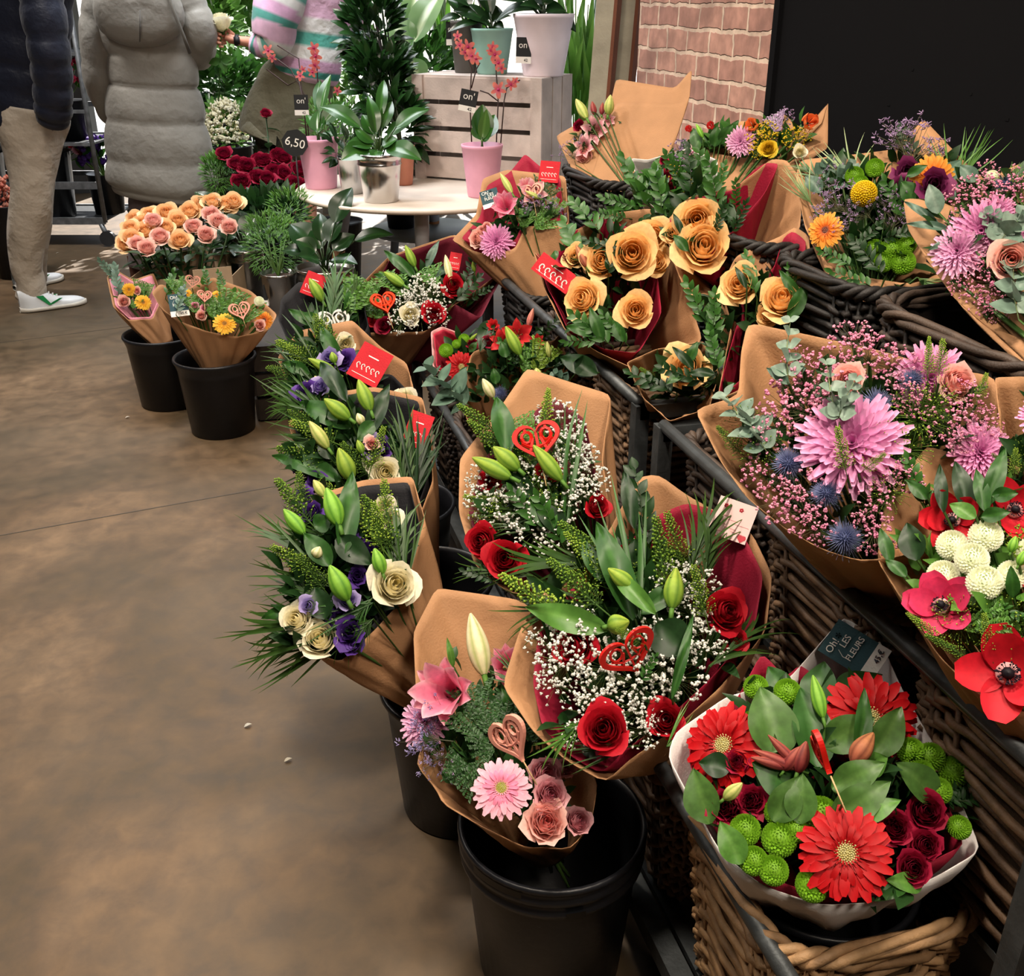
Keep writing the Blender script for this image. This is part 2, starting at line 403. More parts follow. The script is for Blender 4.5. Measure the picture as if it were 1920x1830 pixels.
def s_fern(c, w, n=34, ll=.14, lw=.028):
    mb = MB(); c0, c1, st = c
    for b in range(5):
        bx = (b - 2) * w * .5; by = ru(-.1, .15)
        mb.tube([(0, 0, 0), (bx * .6, by * .5, .45), (bx, by, .92)], [.01, .008, .004], 3, st)
        for i in range(n):
            v = .1 + .88 * i / n; s_ = 1 if i % 2 else -1
            p = Vector((bx * v, by * v, v * .93)); leafat(mb, p, Vector((s_, ru(-.5, .5), .5)), Vector((0, 1, ru(-.5, .5))), ll * ru(.6, 1.1), lw, mixc(c0, c1, rnd()), c1, nv=3)
    return mb
def s_heart(c, w):
    """flat wooden heart with cut-out scrolls, seen on its stick; width 2w"""
    mb = MB(); c0 = c[0]; t = .035
    def hp(a, k=1.0):
        x = 16 * math.sin(a) ** 3 / 17; y = (13 * math.cos(a) - 5 * math.cos(2 * a) - 2 * math.cos(3 * a) - math.cos(4 * a)) / 17
        return (x * k * w, y * k * w * .95 + .68)
    N_ = 56
    for ko, ki in ((1.0, .80),):
        vs = []; fs = []
        for i in range(N_):
            a = 2 * PI * i / N_
            for k, yy in ((ko, t), (ko, -t), (ki, -t), (ki, t)): x, z = hp(a, k); vs.append((x, yy, z))
        for i in range(N_):
            j = (i + 1) % N_
            for k in range(4): fs.append((i * 4 + k, j * 4 + k, j * 4 + (k + 1) % 4, i * 4 + (k + 1) % 4))
        mb.add(vs, fs, c0)
    def bar(pts): mb.tube([(x * w, 0, z * w * .95 + .68) for x, z in pts], t * .9, 4, c0)
    bar([(0, .3), (0, -.85)])
    for s_ in (-1, 1):
        bar([(s_ * (.38 + .2 * math.cos(q)), .18 + .25 * math.sin(q)) for q in [i * .7 for i in range(10)]])
        bar([(0, -.3), (s_ * .3, -.25), (s_ * .6, 0)]); bar([(s_ * .38, .4), (s_ * .45, .72)]); bar([(s_ * .15, .1), (s_ * .3, -.4)])
    return mb
def s_stick(c, w):
    mb = MB(); mb.tube([(0, 0, -.1), (0, 0, .35)], .012, 5, hx('c9a878')); return mb

def C3(*a): return tuple(hx(x) for x in a)
PAL = dict(
    peach=C3('f7c880', 'fbd598', 'f6c074'), cream=C3('f3ebc4', 'f9f4de', 'f0e2a8'), red=C3('a80d1c', 'c4182a', '6e0612'), dred=C3('8c0f2c', 'a0173a', '5c0a20'),
    pink=C3('e48aa6', 'f3b6c6', 'd9738f'), dustp=C3('de8c9c', 'f0bcc0', 'c86c80'), palep=C3('f0a8a0', 'fbd0c4', 'ea8c88'), garden=C3('f8c890', 'fbd8a8', 'f4b470'), gpink=C3('f4b8a8', 'f9d2c4', 'ee9c90'),
    redg=hx and (hx('ae060e'), hx('c00a14'), hx('8a080e'), hx('d2c47c')), pinkg=(hx('ee8fb0'), hx('f9c3d2'), hx('e57aa0'), hx('c9c458')), orangeg=(hx('f08a2a'), hx('f7b04a'), hx('e0452a'), hx('8a3322')), yelg=(hx('f2b52a'), hx('f8c844'), hx('e89a1a'), hx('c98a20')),
    mum=C3('dc84bc', 'f0b0d6', 'c868ac'), mumw=C3('d98ac0', 'f0c0dc', 'c878b0'), gpom=C3('6c9c1e', '7fb22a', '4e8412'), wpom=C3('f2f3e0', 'e6ecc4', '9cc030'), ypom=C3('e8c42c', 'f0d040', 'd0a820'),
    thistle=C3('46507a', '8e98c0', '000000'), yball=C3('e8c010', 'f4d830', '000000'), tulip=C3('f0602a', 'f48a4a', 'e04820'), anem=C3('c81428', 'dc2030', '8c0c1c'), anemp=C3('c41c48', 'd83a66', '9c1436'),
    lily=C3('e89aa6', 'f8d8d4', 'e07a8c'), dlily=C3('e87c9c', 'f8c0cc', 'd85a84'), rlily=C3('c8242c', 'd83a34', '9c1420'), dkl=C3('8c2430', 'b85a58', '5c1420'), purple=C3('4a2a78', '5c3a94', '30184e'), lilac=C3('8a78bc', 'b4a6d8', '6a58a0'), plumf=C3('6a1c4a', '7c2c5c', '3c0c28'),
    gyp=C3('eeeee6', 'fafaf4', '6a7a48'), pgyp=C3('e08aae', 'f2b4c8', '6a6a48'), ygyp=C3('e0c020', 'ecd040', '7a8a38'), gseed=C3('86a830', 'a6c04c', '5c8030'), dseed=C3('5e8426', '86a63c', '46682a'),
    budg=C3('7ea83a', 'a8bc48', '4e7a26'), budy=C3('b8c468', 'dcd48a', '7c9a40'), budw=C3('e0d8a8', 'ece4c0', '9cac58'), budr=C3('a85a48', 'c8885a', '6a3828'), budd=C3('8c2c34', 'b06050', '5c1c24'), budp=C3('d88078', 'e8a088', 'a85050'), budl=C3('7cb83c', '98c850', '3c7a20'),
    lf=C3('264e1c', '3f6e2a', '344f22'), lfd=C3('152f13', '24451e', '24341a'), lfl=C3('4c7a30', '6a9844', '4a6c30'), salal=C3('42662c', '5f8440', '4a6c30'), pal=C3('26421a', '466626', '3c5c2a'), var=C3('5a8048', 'c8d0a0', '4a6c3a'),
    euc=C3('667f70', '86998a', '7a8a60'), eucd=C3('4a6656', '6a8472', '5a6a48'), stat=C3('9a80a8', 'b89cc0', '5a5a40'), statl=C3('8c80b4', 'b0a6d0', '5a5a48'), fernd=C3('22401e', '345a2c', '3a4428'), fern=C3('3c6a26', '5c8a38', '4a6a2c'), ferny=C3('5a7a24', '7c9a34', '5a6a2c'),
    hred=C3('c01810', 'c01810', 'c01810'), hpink=C3('dc9684', 'dc9684', 'dc9684'), horange=C3('e8401c', 'e8401c', 'e8401c'), hwhite=C3('c8c8c4', 'c8c8c4', 'c8c8c4'),
)
FK = dict(rose=('rose', lambda c: f_rose(c), 'petal'), srose=('spray_rose', lambda c: f_rose(c, 22, .05, .8), 'petal'), carn=('carnation', lambda c: f_rose(c, 22, .09, 1.1), 'petal'), lisi=('lisianthus', lambda c: f_rose(c, 11, .05, 1.2), 'petal'),
    gerb=('gerbera', lambda c: f_gerb(c), 'petal'), mum=('chrysanthemum', lambda c: f_mum(c), 'petal'), pom=('button_chrysanthemum', lambda c: f_pom(c), 'petal'), thistle=('sea_holly', f_thistle, 'petal'), ball=('craspedia_flower', f_ball, 'petal'),
    tulip=('tulip', f_tulip, 'petal'), anem=('anemone', f_anem, 'petal'), lily=('lily_flower', lambda c: f_lily(c), 'petal'), dlily=('double_lily', lambda c: f_lily(c, 11, .55), 'petal'), gyp=('gypsophila_sprig', lambda c: f_spray(c), 'petal'), cloud=('seed_spray', lambda c: f_spray(c, 100, .042, False), 'petal'))
SK = dict(bud=('lily_bud', s_bud, 'petal'), leaf=('leaf', s_leaf, 'leaf'), ruscus=('ruscus_sprig', s_ruscus, 'leaf'), euc=('eucalyptus_sprig', s_euc, 'leaf'), palm=('palm_frond', s_palm, 'leaf'), grass=('grass_tuft', s_grass, 'leaf'),
    seed=('seedhead_sprig', s_seed, 'petal'), stat=('statice_sprig', s_stat, 'petal'), fern=('foliage_sprig', s_fern, 'leaf'), heart=('heart_pick', s_heart, 'paint'))
CACHE = {}
def proto(table, kind, col, wq=None):
    key = (kind, col, wq, random.randint(0, 1) if kind not in ('gerb', 'mum', 'thistle', 'heart', 'bud') else 0)
    if key not in CACHE:
        nm, fn, mt = table[kind]; mb = fn(PAL[col]) if wq is None else fn(PAL[col], wq)
        me = mb.mesh(nm, mt, kind != 'heart'); d = None
        if kind == 'gerb': d = f_disc(PAL[col]).mesh('disc', 'petal')
        if kind == 'heart': d = s_stick(PAL[col], wq).mesh('stick', 'wood')
        CACHE[key] = (me, d)
    return CACHE[key]
def basis(zdir, ydir=None, spin=0):
    z = zdir.normalized(); y = ydir if ydir is not None else z.orthogonal()
    x = y.cross(z); x = x.normalized() if x.length > 1e-5 else z.orthogonal().normalized(); y = z.cross(x)
    R = Matrix((x, y, z)).transposed()
    return R @ Matrix.Rotation(spin, 3, 'Z')
def place(parent, table, kind, col, P, R, sc, wq=None, sz=None, lbl=None):
    me, d = proto(table, kind, col, wq)
    s3 = sz if sz else (sc, sc, sc)
    mw = Matrix.Translation(P) @ R.to_4x4() @ Matrix.Diagonal((*s3, 1))
    o = link(table[kind][0], me, parent, mw)
    if lbl: o['label'] = lbl
    if d: sub(d.name.split('.')[0], d, o, Matrix.Identity(4))
    return o

# ------------------------------------------------------------------ lettering, cards
def text_mesh(s, col, mat='paint', key={}):
    k = (s, col)
    if k in key: return key[k]
    cu = bpy.data.curves.new('lettering', 'FONT'); cu.body = s; cu.align_x = 'CENTER'; cu.align_y = 'CENTER'; cu.size = 1; cu.extrude = .01; cu.resolution_u = 3
    o = bpy.data.objects.new('lettering', cu); COL.objects.link(o); bpy.context.view_layer.update()
    me = bpy.data.meshes.new_from_object(o.evaluated_get(bpy.context.evaluated_depsgraph_get()))
    bpy.data.objects.remove(o); bpy.data.curves.remove(cu)
    a = me.color_attributes.new('Col', 'FLOAT_COLOR', 'POINT'); arr = np.ones((len(me.vertices), 4), 'f'); arr[:, :3] = col; a.data.foreach_set('color', arr.ravel())
    me.materials.clear(); me.materials.append(M[mat]); me.name = 'lettering'; key[k] = me; return me
WHITE = hx('f2efe8')
def letter(parent, s, x, y, size, col=WHITE, rot=0, z=.0012):
    me = text_mesh(s, col); return sub('lettering', me, parent, Matrix.Translation((x, y, z)) @ Matrix.Rotation(rot, 4, 'Z') @ Matrix.Diagonal((size, size, .05, 1)))
def rrect(mb, w, h, t, col, cx=0, cy=0, z=0): mb.box((cx, cy, z), (w, h, t), col)
def card(parent, P, R, w, h, kind):
    """a printed card: local x right, y up, z to the reader"""
    mw = Matrix.Translation(P) @ R.to_4x4(); mb = MB()
    if kind == 'red':
        rrect(mb, w, h, .001, hx('bc1c28'))
        for i in range(5):                               # the row of small white loops
            x = (i - 2) * w * .16; r = w * .05
            mb.tube([(x + r * math.cos(q), -h * .12 + r * 1.3 * math.sin(q), .001) for q in [k * .785 for k in range(7)]], w * .014, 4, WHITE)
            mb.tube([(x - r * .4, -h * .12 - r * 1.6, .001), (x + r * .5, -h * .12 - r * 2.4, .001)], w * .014, 4, WHITE)
        rrect(mb, w * .34, h * .03, .0012, WHITE, 0, h * .2, .0004); rrect(mb, w * .8, h * .012, .0012, WHITE, 0, -h * .36, .0004)
        o = link('price_card', mb.mesh('price_card', 'paper', False), parent, mw); o['label'] = 'red card with a row of white loops'
    elif kind == 'blue':
        rrect(mb, w, h * .76, .001, hx('34525a'), 0, h * .12); rrect(mb, w, h * .24, .001, WHITE, 0, -h * .38)
        for k in range(5):
            a = k * 1.257; mb.tube([(w * .12, h * .36, .001), (w * .12 + w * .07 * math.cos(a), h * .36 + w * .07 * math.sin(a), .001)], [w * .01, w * .02], 4, hx('182a30'))
        mb.tube([(-w * .2, h * .22, .001), (-w * .3, h * .1, .001), (-w * .28, -h * .02, .001)], w * .008, 4, WHITE)
        o = link('price_card', mb.mesh('price_card', 'paper', False), parent, mw); o['label'] = 'blue-grey shop card with white lettering'
        letter(o, 'Oh!', -w * .2, h * .34, w * .26); letter(o, 'LES', w * .08, h * .2, w * .24); letter(o, 'FLEURS', w * .04, h * .0, w * .22)
        letter(o, '45,\u20ac', w * .2, -h * .38, w * .2, hx('303040'), .1)
    elif kind == 'pinkc':
        rrect(mb, w, h, .001, hx('ecc8c4'))
        for x, y in ((-.28, .3), (.12, .3)):
            for k in range(5): a = k * 1.257; mb.dot((x * w + w * .035 * math.cos(a), y * h + w * .035 * math.sin(a), .0008), w * .03, hx('c43a48'))
        for j in range(7): rrect(mb, w * (.2 + .1 * (j % 3)), h * .012, .0011, hx('d88a90'), (-.25 + .25 * (j % 3)) * w, h * (.05 - .07 * j), .0003)
        for s_ in (-1, 1): mb.ball((w * (.36 + .045 * s_), -h * .36, .0006), w * .07, 8, 6, hx('c43040'), (1, 1, .03))
        mb.add([(w * .25, -h * .38, .001), (w * .36, -h * .5, .001), (w * .47, -h * .38, .001)], [(0, 1, 2)], hx('c43040'))
        o = link('message_card', mb.mesh('message_card', 'paint', False), parent, mw); o['label'] = 'pale pink message card with small red flowers and a heart'
    elif kind == 'tag':
        rrect(mb, w, h * .74, .001, hx('26282a'), 0, h * .13); rrect(mb, w, h * .26, .001, WHITE, 0, -h * .37)
        o = link('price_tag', mb.mesh('price_tag', 'paint', False), parent, mw)
        letter(o, "on'", 0, h * .2, w * .55); letter(o, '42', w * .15, -h * .38, w * .26, hx('2a2a30'), .05)
        for j in range(2): pass
    return o
def facing(P, n, ang, k=.55):
    """upright-on-screen card frame: z blends n and the view direction, turned by ang degrees clockwise on screen"""
    v = (CO - P).normalized(); z = (v * k + n * (1 - k)).normalized()
    x = CR * math.cos(ang) - CU * math.sin(ang); x = (x - z * x.dot(z)).normalized(); y = z.cross(x)
    return Matrix((x, y, z)).transposed()

# ------------------------------------------------------------------ wrapping paper and bouquets
KRAFT = hx('a47a56')
def smooth_poly(pts, m):
    """pts closed polygon -> m samples, edges straight, corners slightly eased"""
    n = len(pts); L = [(pts[(i + 1) % n] - pts[i]).length for i in range(n)]; T = sum(L); out = []
    for k in range(m):
        s = T * k / m; i = 0
        while s > L[i]: s -= L[i]; i += 1
        out.append(pts[i].lerp(pts[(i + 1) % n], s / max(L[i], 1e-6)))
    for it in range(1): out = [out[i - 1] * .22 + out[i] * .56 + out[(i + 1) % m] * .22 for i in range(m)]
    return out
def cone(rim, foot, fr, ax, col, rows=11, wr=.006, power=1.0, inset=0.0, seed=0):
    m = len(rim); c = sum(rim, Vector()) / m; mb = MB(); rings = []
    ft = []
    for p in rim:
        d = p - c; d = d - ax * d.dot(ax); ft.append(foot + d.normalized() * fr)
    def fn(u, v):
        i = round(u * m) % m; q = v ** 1.3
        p = rim[i].lerp(ft[i], q); d = (rim[i] - c); 
        wv = wr * math.sin(PI * min(1, v * 1.15)) * (math.sin(i * .55 + seed) + .6 * math.sin(i * 1.31 + seed * 2 + v * 5)) 
        out = (p - (c + (foot - c) * q)); out = out.normalized() if out.length > 1e-4 else Vector()
        return p + out * (wv - inset * (1 - q)) - ax * ((power - 1) * .05 * math.sin(PI * min(1, v * 1.05)) ** .8)
    mb.grid(m, rows, fn, col, True); return mb
BQ = {}
def bouquet(name, label, C, t, rim, foot, spec, paper='kraft', liner=None, tilt=(.55, .6, 0), fill=150, fcol='lfd', bulge=.05, fr=.04, power=1.0, fk='leaf', group=None, lrim=None, fl=.05, cat='bouquet'):
    """C pixel of mouth centre at depth t; rim = outline of the wrapping in the mouth plane (pixels, optional lift);
    foot = world point where the stems are tied; spec = lines of flowers"""
    C0 = at(C[0], C[1], t); v = (CO - C0).normalized()
    n = (v * tilt[0] + UP * tilt[1] - Vector((1, 0, 0)) * tilt[2]).normalized()
    foot = Vector(foot); ax = (C0 - foot).normalized()
    root = thing(name, label, cat, foot, group)
    def onp(x, y, h=0): return atplane(x, y, C0 + n * h, n)
    R3 = smooth_poly([onp(p[0], p[1]) + ((CO - C0).normalized() * p[2] if len(p) > 2 else Vector()) for p in rim], 96)
    if paper:
        pc = {'kraft': KRAFT, 'white': hx('ddd8d6'), 'black': hx('1c1c20'), 'pink': hx('e0a8a8'), 'clear': hx('a8a8a0')}[paper]
        o = link('wrapping_paper', cone(R3, foot, fr, ax, pc, power=power, seed=len(name)).mesh('wrapping_paper', 'paper'), root); thick(o, .0012)
    if liner:
        lc = {'red': hx('8e1430'), 'pink': hx('d890a0'), 'black': hx('18181c'), 'rose': hx('c03048'), 'white': hx('ddd8d6'), 'dred': hx('5c1024')}[liner]
        LR = smooth_poly([onp(p[0], p[1]) + ((CO - C0).normalized() * p[2] if len(p) > 2 else Vector()) for p in lrim], 96) if lrim else [C0.lerp(p, .97) for p in R3]
        o = link('paper_lining', cone(LR, foot, fr * .8, ax, lc, power=power, seed=3, wr=.004, inset=.008).mesh('paper_lining', 'paper'), root); thick(o, .0008); o['label'] = {'red': 'deep red', 'dred': 'dark red', 'pink': 'pink', 'black': 'black', 'rose': 'red', 'white': 'white'}[liner] + ' inner paper'
    items = [l.split() for l in spec.replace(';', '\n').split('\n') if l.strip()]
    fps = [onp(float(i[1]), float(i[2])) for i in items if i[0] in FK]
    fc = sum(fps, Vector()) / max(1, len(fps)); Rf = max([(p - fc).length for p in fps] + [.06]) * 1.15
    def dome(x, y, h=0):
        P = onp(x, y)
        for _ in range(2):
            r = min(1, (P - fc).length / Rf); P = onp(x, y, bulge * (1 - r * r) + h)
        return P
    stems = MB(); low = foot + ax * .02
    for i in items:
        k = i[0]
        if k in FK:
            x, y, r = map(float, i[1:4]); col = i[4]; fx, fy, h = (list(map(float, i[5:8])) + [0, 0, 0])[:3] if len(i) > 5 else (0, 0, 0)
            P = dome(x, y, h); dep = (P - CO).dot(CF); sc = r / FPX * dep
            vv = (CO - P).normalized(); rad = (P - fc) / Rf
            z = (n * .5 + vv * .75 + rad * .4 + CR * fx - CU * fy).normalized()
            if k in ('gyp', 'cloud'): P = P + n * sc * .4
            place(root, FK, k, col, P, basis(z, spin=ru(0, 6.28)), sc)
            q = P - z * sc * .8; mid = q.lerp(low, .5) + (q - low).cross(n) * .0
            stems.tube([q, q.lerp(low, .45) - z * .0, low], .0028, 4, hx('3f5f2a'), cap=False)
        elif k in SK:
            x0, y0, x1, y1, w = map(float, i[1:6]); col = i[6]; h0, h1 = map(float, i[7:9]) if len(i) > 7 else (-.005, .03)
            A = dome(x0, y0, h0); B = dome(x1, y1, h1); L = (B - A).length
            dep = (A - CO).dot(CF); wq = round(max(.02, min(.6, w / FPX * dep / L / 2)) * 12 + .5) / 12 if k in ('palm', 'seed', 'stat', 'euc', 'fern', 'ruscus', 'grass') else round(w / FPX * dep / L / 2, 2)
            wq = max(.04, min(wq, .75))
            vv = (CO - A).normalized(); yd = (n * .4 + vv * .6 + Vector((ru(-.25, .25), ru(-.25, .25), 0))).normalized()
            if k == 'heart' and len(i) > 9: yd = (yd + CR * float(i[9])).normalized()
            place(root, SK, k, col, A, basis(B - A, yd), L, wq)
            stems.tube([A, A.lerp(low, .5), low], .002, 3, hx('3f5f2a'), cap=False)
        elif k == 'card':
            x, y, ww, hh, ang = map(float, i[1:6]); P = dome(x, y, .012 + (float(i[7]) if len(i) > 7 else 0)); dep = (P - CO).dot(CF)
            card(root, P, facing(P, n, math.radians(ang)), ww / FPX * dep, hh / FPX * dep, i[6])
    if fps and fill:
        mb = MB(); c0, c1, st = PAL[fcol]
        allp = fps + [dome((float(i[1]) + float(i[3])) / 2, (float(i[2]) + float(i[4])) / 2) for i in items if i[0] in SK and i[0] not in ('bud', 'heart')]
        for _ in range(fill):
            a, b = random.choice(allp), random.choice(allp); P = a.lerp(b, rnd() ** .7) + Vector((ru(-1, 1), ru(-1, 1), ru(-1, .2))) * .018
            dp_ = ru(.0, .05); P = fc + (P - fc) * (.93 - dp_ * 3.5) - n * dp_; d = (n * 1.0 + (P - fc) * 3 + Vector((ru(-1, 1), ru(-1, 1), ru(-.6, .8)))).normalized()
            leafat(mb, P, d, (n + Vector((ru(-.6, .6), ru(-.6, .6), 0))).normalized(), ru(.6, 1.2) * fl, fl * ru(.16, .26), mixc(c0, c1, rnd() * .5), c1, nv=4)
        link('foliage', mb.mesh('foliage', 'leaf'), root)
    for k in range(6): stems.tube([foot + ax * .05 + Vector((ru(-.015, .015), ru(-.015, .015), 0)), foot - ax * .05 + Vector((ru(-.03, .03), ru(-.03, .03), -.02))], .0035, 5, hx('4a6a30'))
    if stems.v: link('stems', stems.mesh('stems', 'leaf'), root)
    return root

# ------------------------------------------------------------------ room shell
def mat_floor():
    m, nt, b, N, L = newmat('polished_concrete')
    tc = N('ShaderNodeTexCoord')
    def noise(s, d, dist=0):
        n = N('ShaderNodeTexNoise'); n.inputs['Scale'].default_value = s; n.inputs['Detail'].default_value = d; n.inputs['Distortion'].default_value = dist; n.inputs['Roughness'].default_value = .6; L(tc.outputs['Object'], n.inputs['Vector']); return n
    n1 = noise(1.3, 6, .6); cr = N('ShaderNodeValToRGB'); e = cr.color_ramp.elements
    e[0].position = .33; e[0].color = (*hx('443620'), 1); e[1].position = .70; e[1].color = (*hx('7a634a'), 1); x = e.new(.5); x.color = (*hx('5e4a34'), 1)
    L(n1.outputs[0], cr.inputs[0])
    n2 = noise(14, 8, .3); mr = N('ShaderNodeMapRange'); mr.inputs[1].default_value = .35; mr.inputs[2].default_value = .68; mr.inputs[3].default_value = .66; mr.inputs[4].default_value = 1.18; L(n2.outputs[0], mr.inputs[0])
    hs = N('ShaderNodeHueSaturation'); L(cr.outputs[0], hs.inputs['Color']); L(mr.outputs[0], hs.inputs['Value'])
    n3 = noise(.7, 3, 0); mr3 = N('ShaderNodeMapRange'); mr3.inputs[1].default_value = .4; mr3.inputs[2].default_value = .62; mr3.inputs[3].default_value = 0; mr3.inputs[4].default_value = .55; L(n3.outputs[0], mr3.inputs[0])
    mx = N('ShaderNodeMixRGB'); mx.blend_type = 'MIX'; mx.inputs[2].default_value = (*hx('4e4638'), 1); L(mr3.outputs[0], mx.inputs[0]); L(hs.outputs[0], mx.inputs[1])
    L(mx.outputs[0], b.inputs['Base Color'])
    mr2 = N('ShaderNodeMapRange'); mr2.inputs[3].default_value = .40; mr2.inputs[4].default_value = .72; b.inputs['Specular IOR Level'].default_value = .35; L(n2.outputs[0], mr2.inputs[0]); L(mr2.outputs[0], b.inputs['Roughness'])
    bu = N('ShaderNodeBump'); bu.inputs['Strength'].default_value = .12; bu.inputs['Distance'].default_value = .003; L(n2.outputs[0], bu.inputs['Height']); L(bu.outputs[0], b.inputs['Normal'])
    return m
def mat_brick():
    m, nt, b, N, L = newmat('old_brick')
    tc = N('ShaderNodeTexCoord'); sp = N('ShaderNodeSeparateXYZ'); L(tc.outputs['Object'], sp.inputs[0]); cb = N('ShaderNodeCombineXYZ')
    L(sp.outputs[1], cb.inputs[0]); L(sp.outputs[2], cb.inputs[1])
    dn = N('ShaderNodeTexNoise'); dn.inputs['Scale'].default_value = 13; dn.inputs['Detail'].default_value = 3; L(tc.outputs['Object'], dn.inputs['Vector'])
    vm = N('ShaderNodeVectorMath'); vm.operation = 'MULTIPLY_ADD'; vm.inputs[1].default_value = (.032, .024, 0); L(dn.outputs[1], vm.inputs[0]); L(cb.outputs[0], vm.inputs[2])
    br = N('ShaderNodeTexBrick'); br.inputs['Scale'].default_value = 1; br.inputs['Brick Width'].default_value = .175; br.inputs['Row Height'].default_value = .075
    br.inputs['Mortar Size'].default_value = .0075; br.inputs['Mortar Smooth'].default_value = .35; br.inputs['Bias'].default_value = -.1; br.offset = .5
    br.inputs['Color1'].default_value = (*hx('b48878'), 1); br.inputs['Color2'].default_value = (*hx('9a7064'), 1); br.inputs['Mortar'].default_value = (*hx('d0b8a4'), 1)
    L(vm.outputs[0], br.inputs['Vector'])
    n2 = N('ShaderNodeTexNoise'); n2.inputs['Scale'].default_value = 22; n2.inputs['Detail'].default_value = 8; L(tc.outputs['Object'], n2.inputs['Vector'])
    mr = N('ShaderNodeMapRange'); mr.inputs[1].default_value = .3; mr.inputs[2].default_value = .7; mr.inputs[3].default_value = .72; mr.inputs[4].default_value = 1.2; L(n2.outputs[0], mr.inputs[0])
    hs = N('ShaderNodeHueSaturation'); L(br.outputs[0], hs.inputs['Color']); L(mr.outputs[0], hs.inputs['Value']); n5 = N('ShaderNodeTexNoise'); n5.inputs['Scale'].default_value = 7; n5.inputs['Detail'].default_value = 5; L(tc.outputs['Object'], n5.inputs['Vector'])
    m5 = N('ShaderNodeMapRange'); m5.inputs[1].default_value = .52; m5.inputs[2].default_value = .7; m5.inputs[3].default_value = 0; m5.inputs[4].default_value = .55; L(n5.outputs[0], m5.inputs[0])
    x5 = N('ShaderNodeMixRGB'); x5.inputs[2].default_value = (*hx('6e5048'), 1); L(m5.outputs[0], x5.inputs[0]); L(hs.outputs[0], x5.inputs[1]); L(x5.outputs[0], b.inputs['Base Color'])
    b.inputs['Roughness'].default_value = .85
    mt = N('ShaderNodeMath'); mt.operation = 'MULTIPLY_ADD'; mt.inputs[1].default_value = -1.0; L(br.outputs[1], mt.inputs[0]); mt2 = N('ShaderNodeMath'); mt2.operation = 'MULTIPLY'; mt2.inputs[1].default_value = .6; L(n2.outputs[0], mt2.inputs[0]); L(mt2.outputs[0], mt.inputs[2])
    bu = N('ShaderNodeBump'); bu.inputs['Strength'].default_value = .8; bu.inputs['Distance'].default_value = .008; L(mt.outputs[0], bu.inputs['Height']); L(bu.outputs[0], b.inputs['Normal'])
    return m
def flat(name, c, rough=.7, **k):
    m, nt, b, N, L = newmat(name); tc = N('ShaderNodeTexCoord'); n = N('ShaderNodeTexNoise'); n.inputs['Scale'].default_value = k.get('s', 6); n.inputs['Detail'].default_value = 4; L(tc.outputs['Object'], n.inputs['Vector'])
    mx = N('ShaderNodeMixRGB'); mx.inputs[1].default_value = (*mixc(c, (0, 0, 0), .15), 1); mx.inputs[2].default_value = (*mixc(c, (1, 1, 1), k.get('a', .04)), 1); L(n.outputs[0], mx.inputs[0]); L(mx.outputs[0], b.inputs['Base Color']); b.inputs['Roughness'].default_value = rough; b.inputs['Specular IOR Level'].default_value = k.get('spec', .5); return m
def plane_box(name, lo, hi, mat, kind='structure'):
    mb = MB(); lo, hi = Vector(lo), Vector(hi); mb.box((lo + hi) / 2, hi - lo, (.5, .5, .5)); me = mb.mesh(name, mat, False); o = link(name, me); tag(o, kind=kind); return o
XW = 1.62
def joint(n, a, b):
    d = (b - a); c = (a + b) / 2; mb = MB(); mb.box((c.x, c.y, .0003), (d.length, .005, .0012), hx('3a3226'), Matrix.Rotation(math.atan2(d.y, d.x), 3, 'Z')); tag(link('trim_%d' % n, mb.mesh('trim', 'rubber', False)), kind='structure')
joint(2, atz(-300, 1058, 0), atz(640, 890, 0)); joint(3, atz(-200, 668, 0), atz(420, 590, 0))
plane_box('floor', (-4.2, -2.0, -.05), (5.2, 9.9, 0), mat_floor())
plane_box('ceiling', (-4.2, -2.0, 3.4), (5.2, 9.9, 3.45), flat('ceiling_paint', hx('8a8078')))
plane_box('wall_right', (XW, -2.0, 0), (XW + .35, 4.02, 3.4), mat_brick())
plane_box('wall_left', (-4.3, -2.0, 0), (-4.2, 9.9, 3.4), flat('grey_plaster', hx('6e6860')))
plane_box('wall_behind', (-4.2, -2.1, 0), (5.2, -2.0, 3.4), flat('brown_plaster', hx('5c544c')))
plane_box('wall_back', (-4.2, 9.75, 0), (-1.0, 9.9, 3.4), flat('dark_plaster', hx('2c2c2e')))
plane_box('wall_far_right', (5.1, 3.9, 0), (5.2, 9.9, 3.4), flat('pale_plaster', hx('b8b4ac')))
plane_box('trim_1', (-1.0, 9.75, 2.95), (5.1, 9.9, 3.4), flat('lintel_paint', hx('34363a')))
gm, gnt, gb, GN, GL = newmat('window_glass')
_tr = GN('ShaderNodeBsdfTransparent'); _gl = GN('ShaderNodeBsdfGlossy'); _gl.inputs['Roughness'].default_value = .02; _mx = GN('ShaderNodeMixShader'); _mx.inputs[0].default_value = .05
GL(_tr.outputs[0], _mx.inputs[1]); GL(_gl.outputs[0], _mx.inputs[2]); GL(_mx.outputs[0], gnt.nodes['Material Output'].inputs[0])
FRM = flat('window_frame_paint', hx('a8b0b8'), .4)
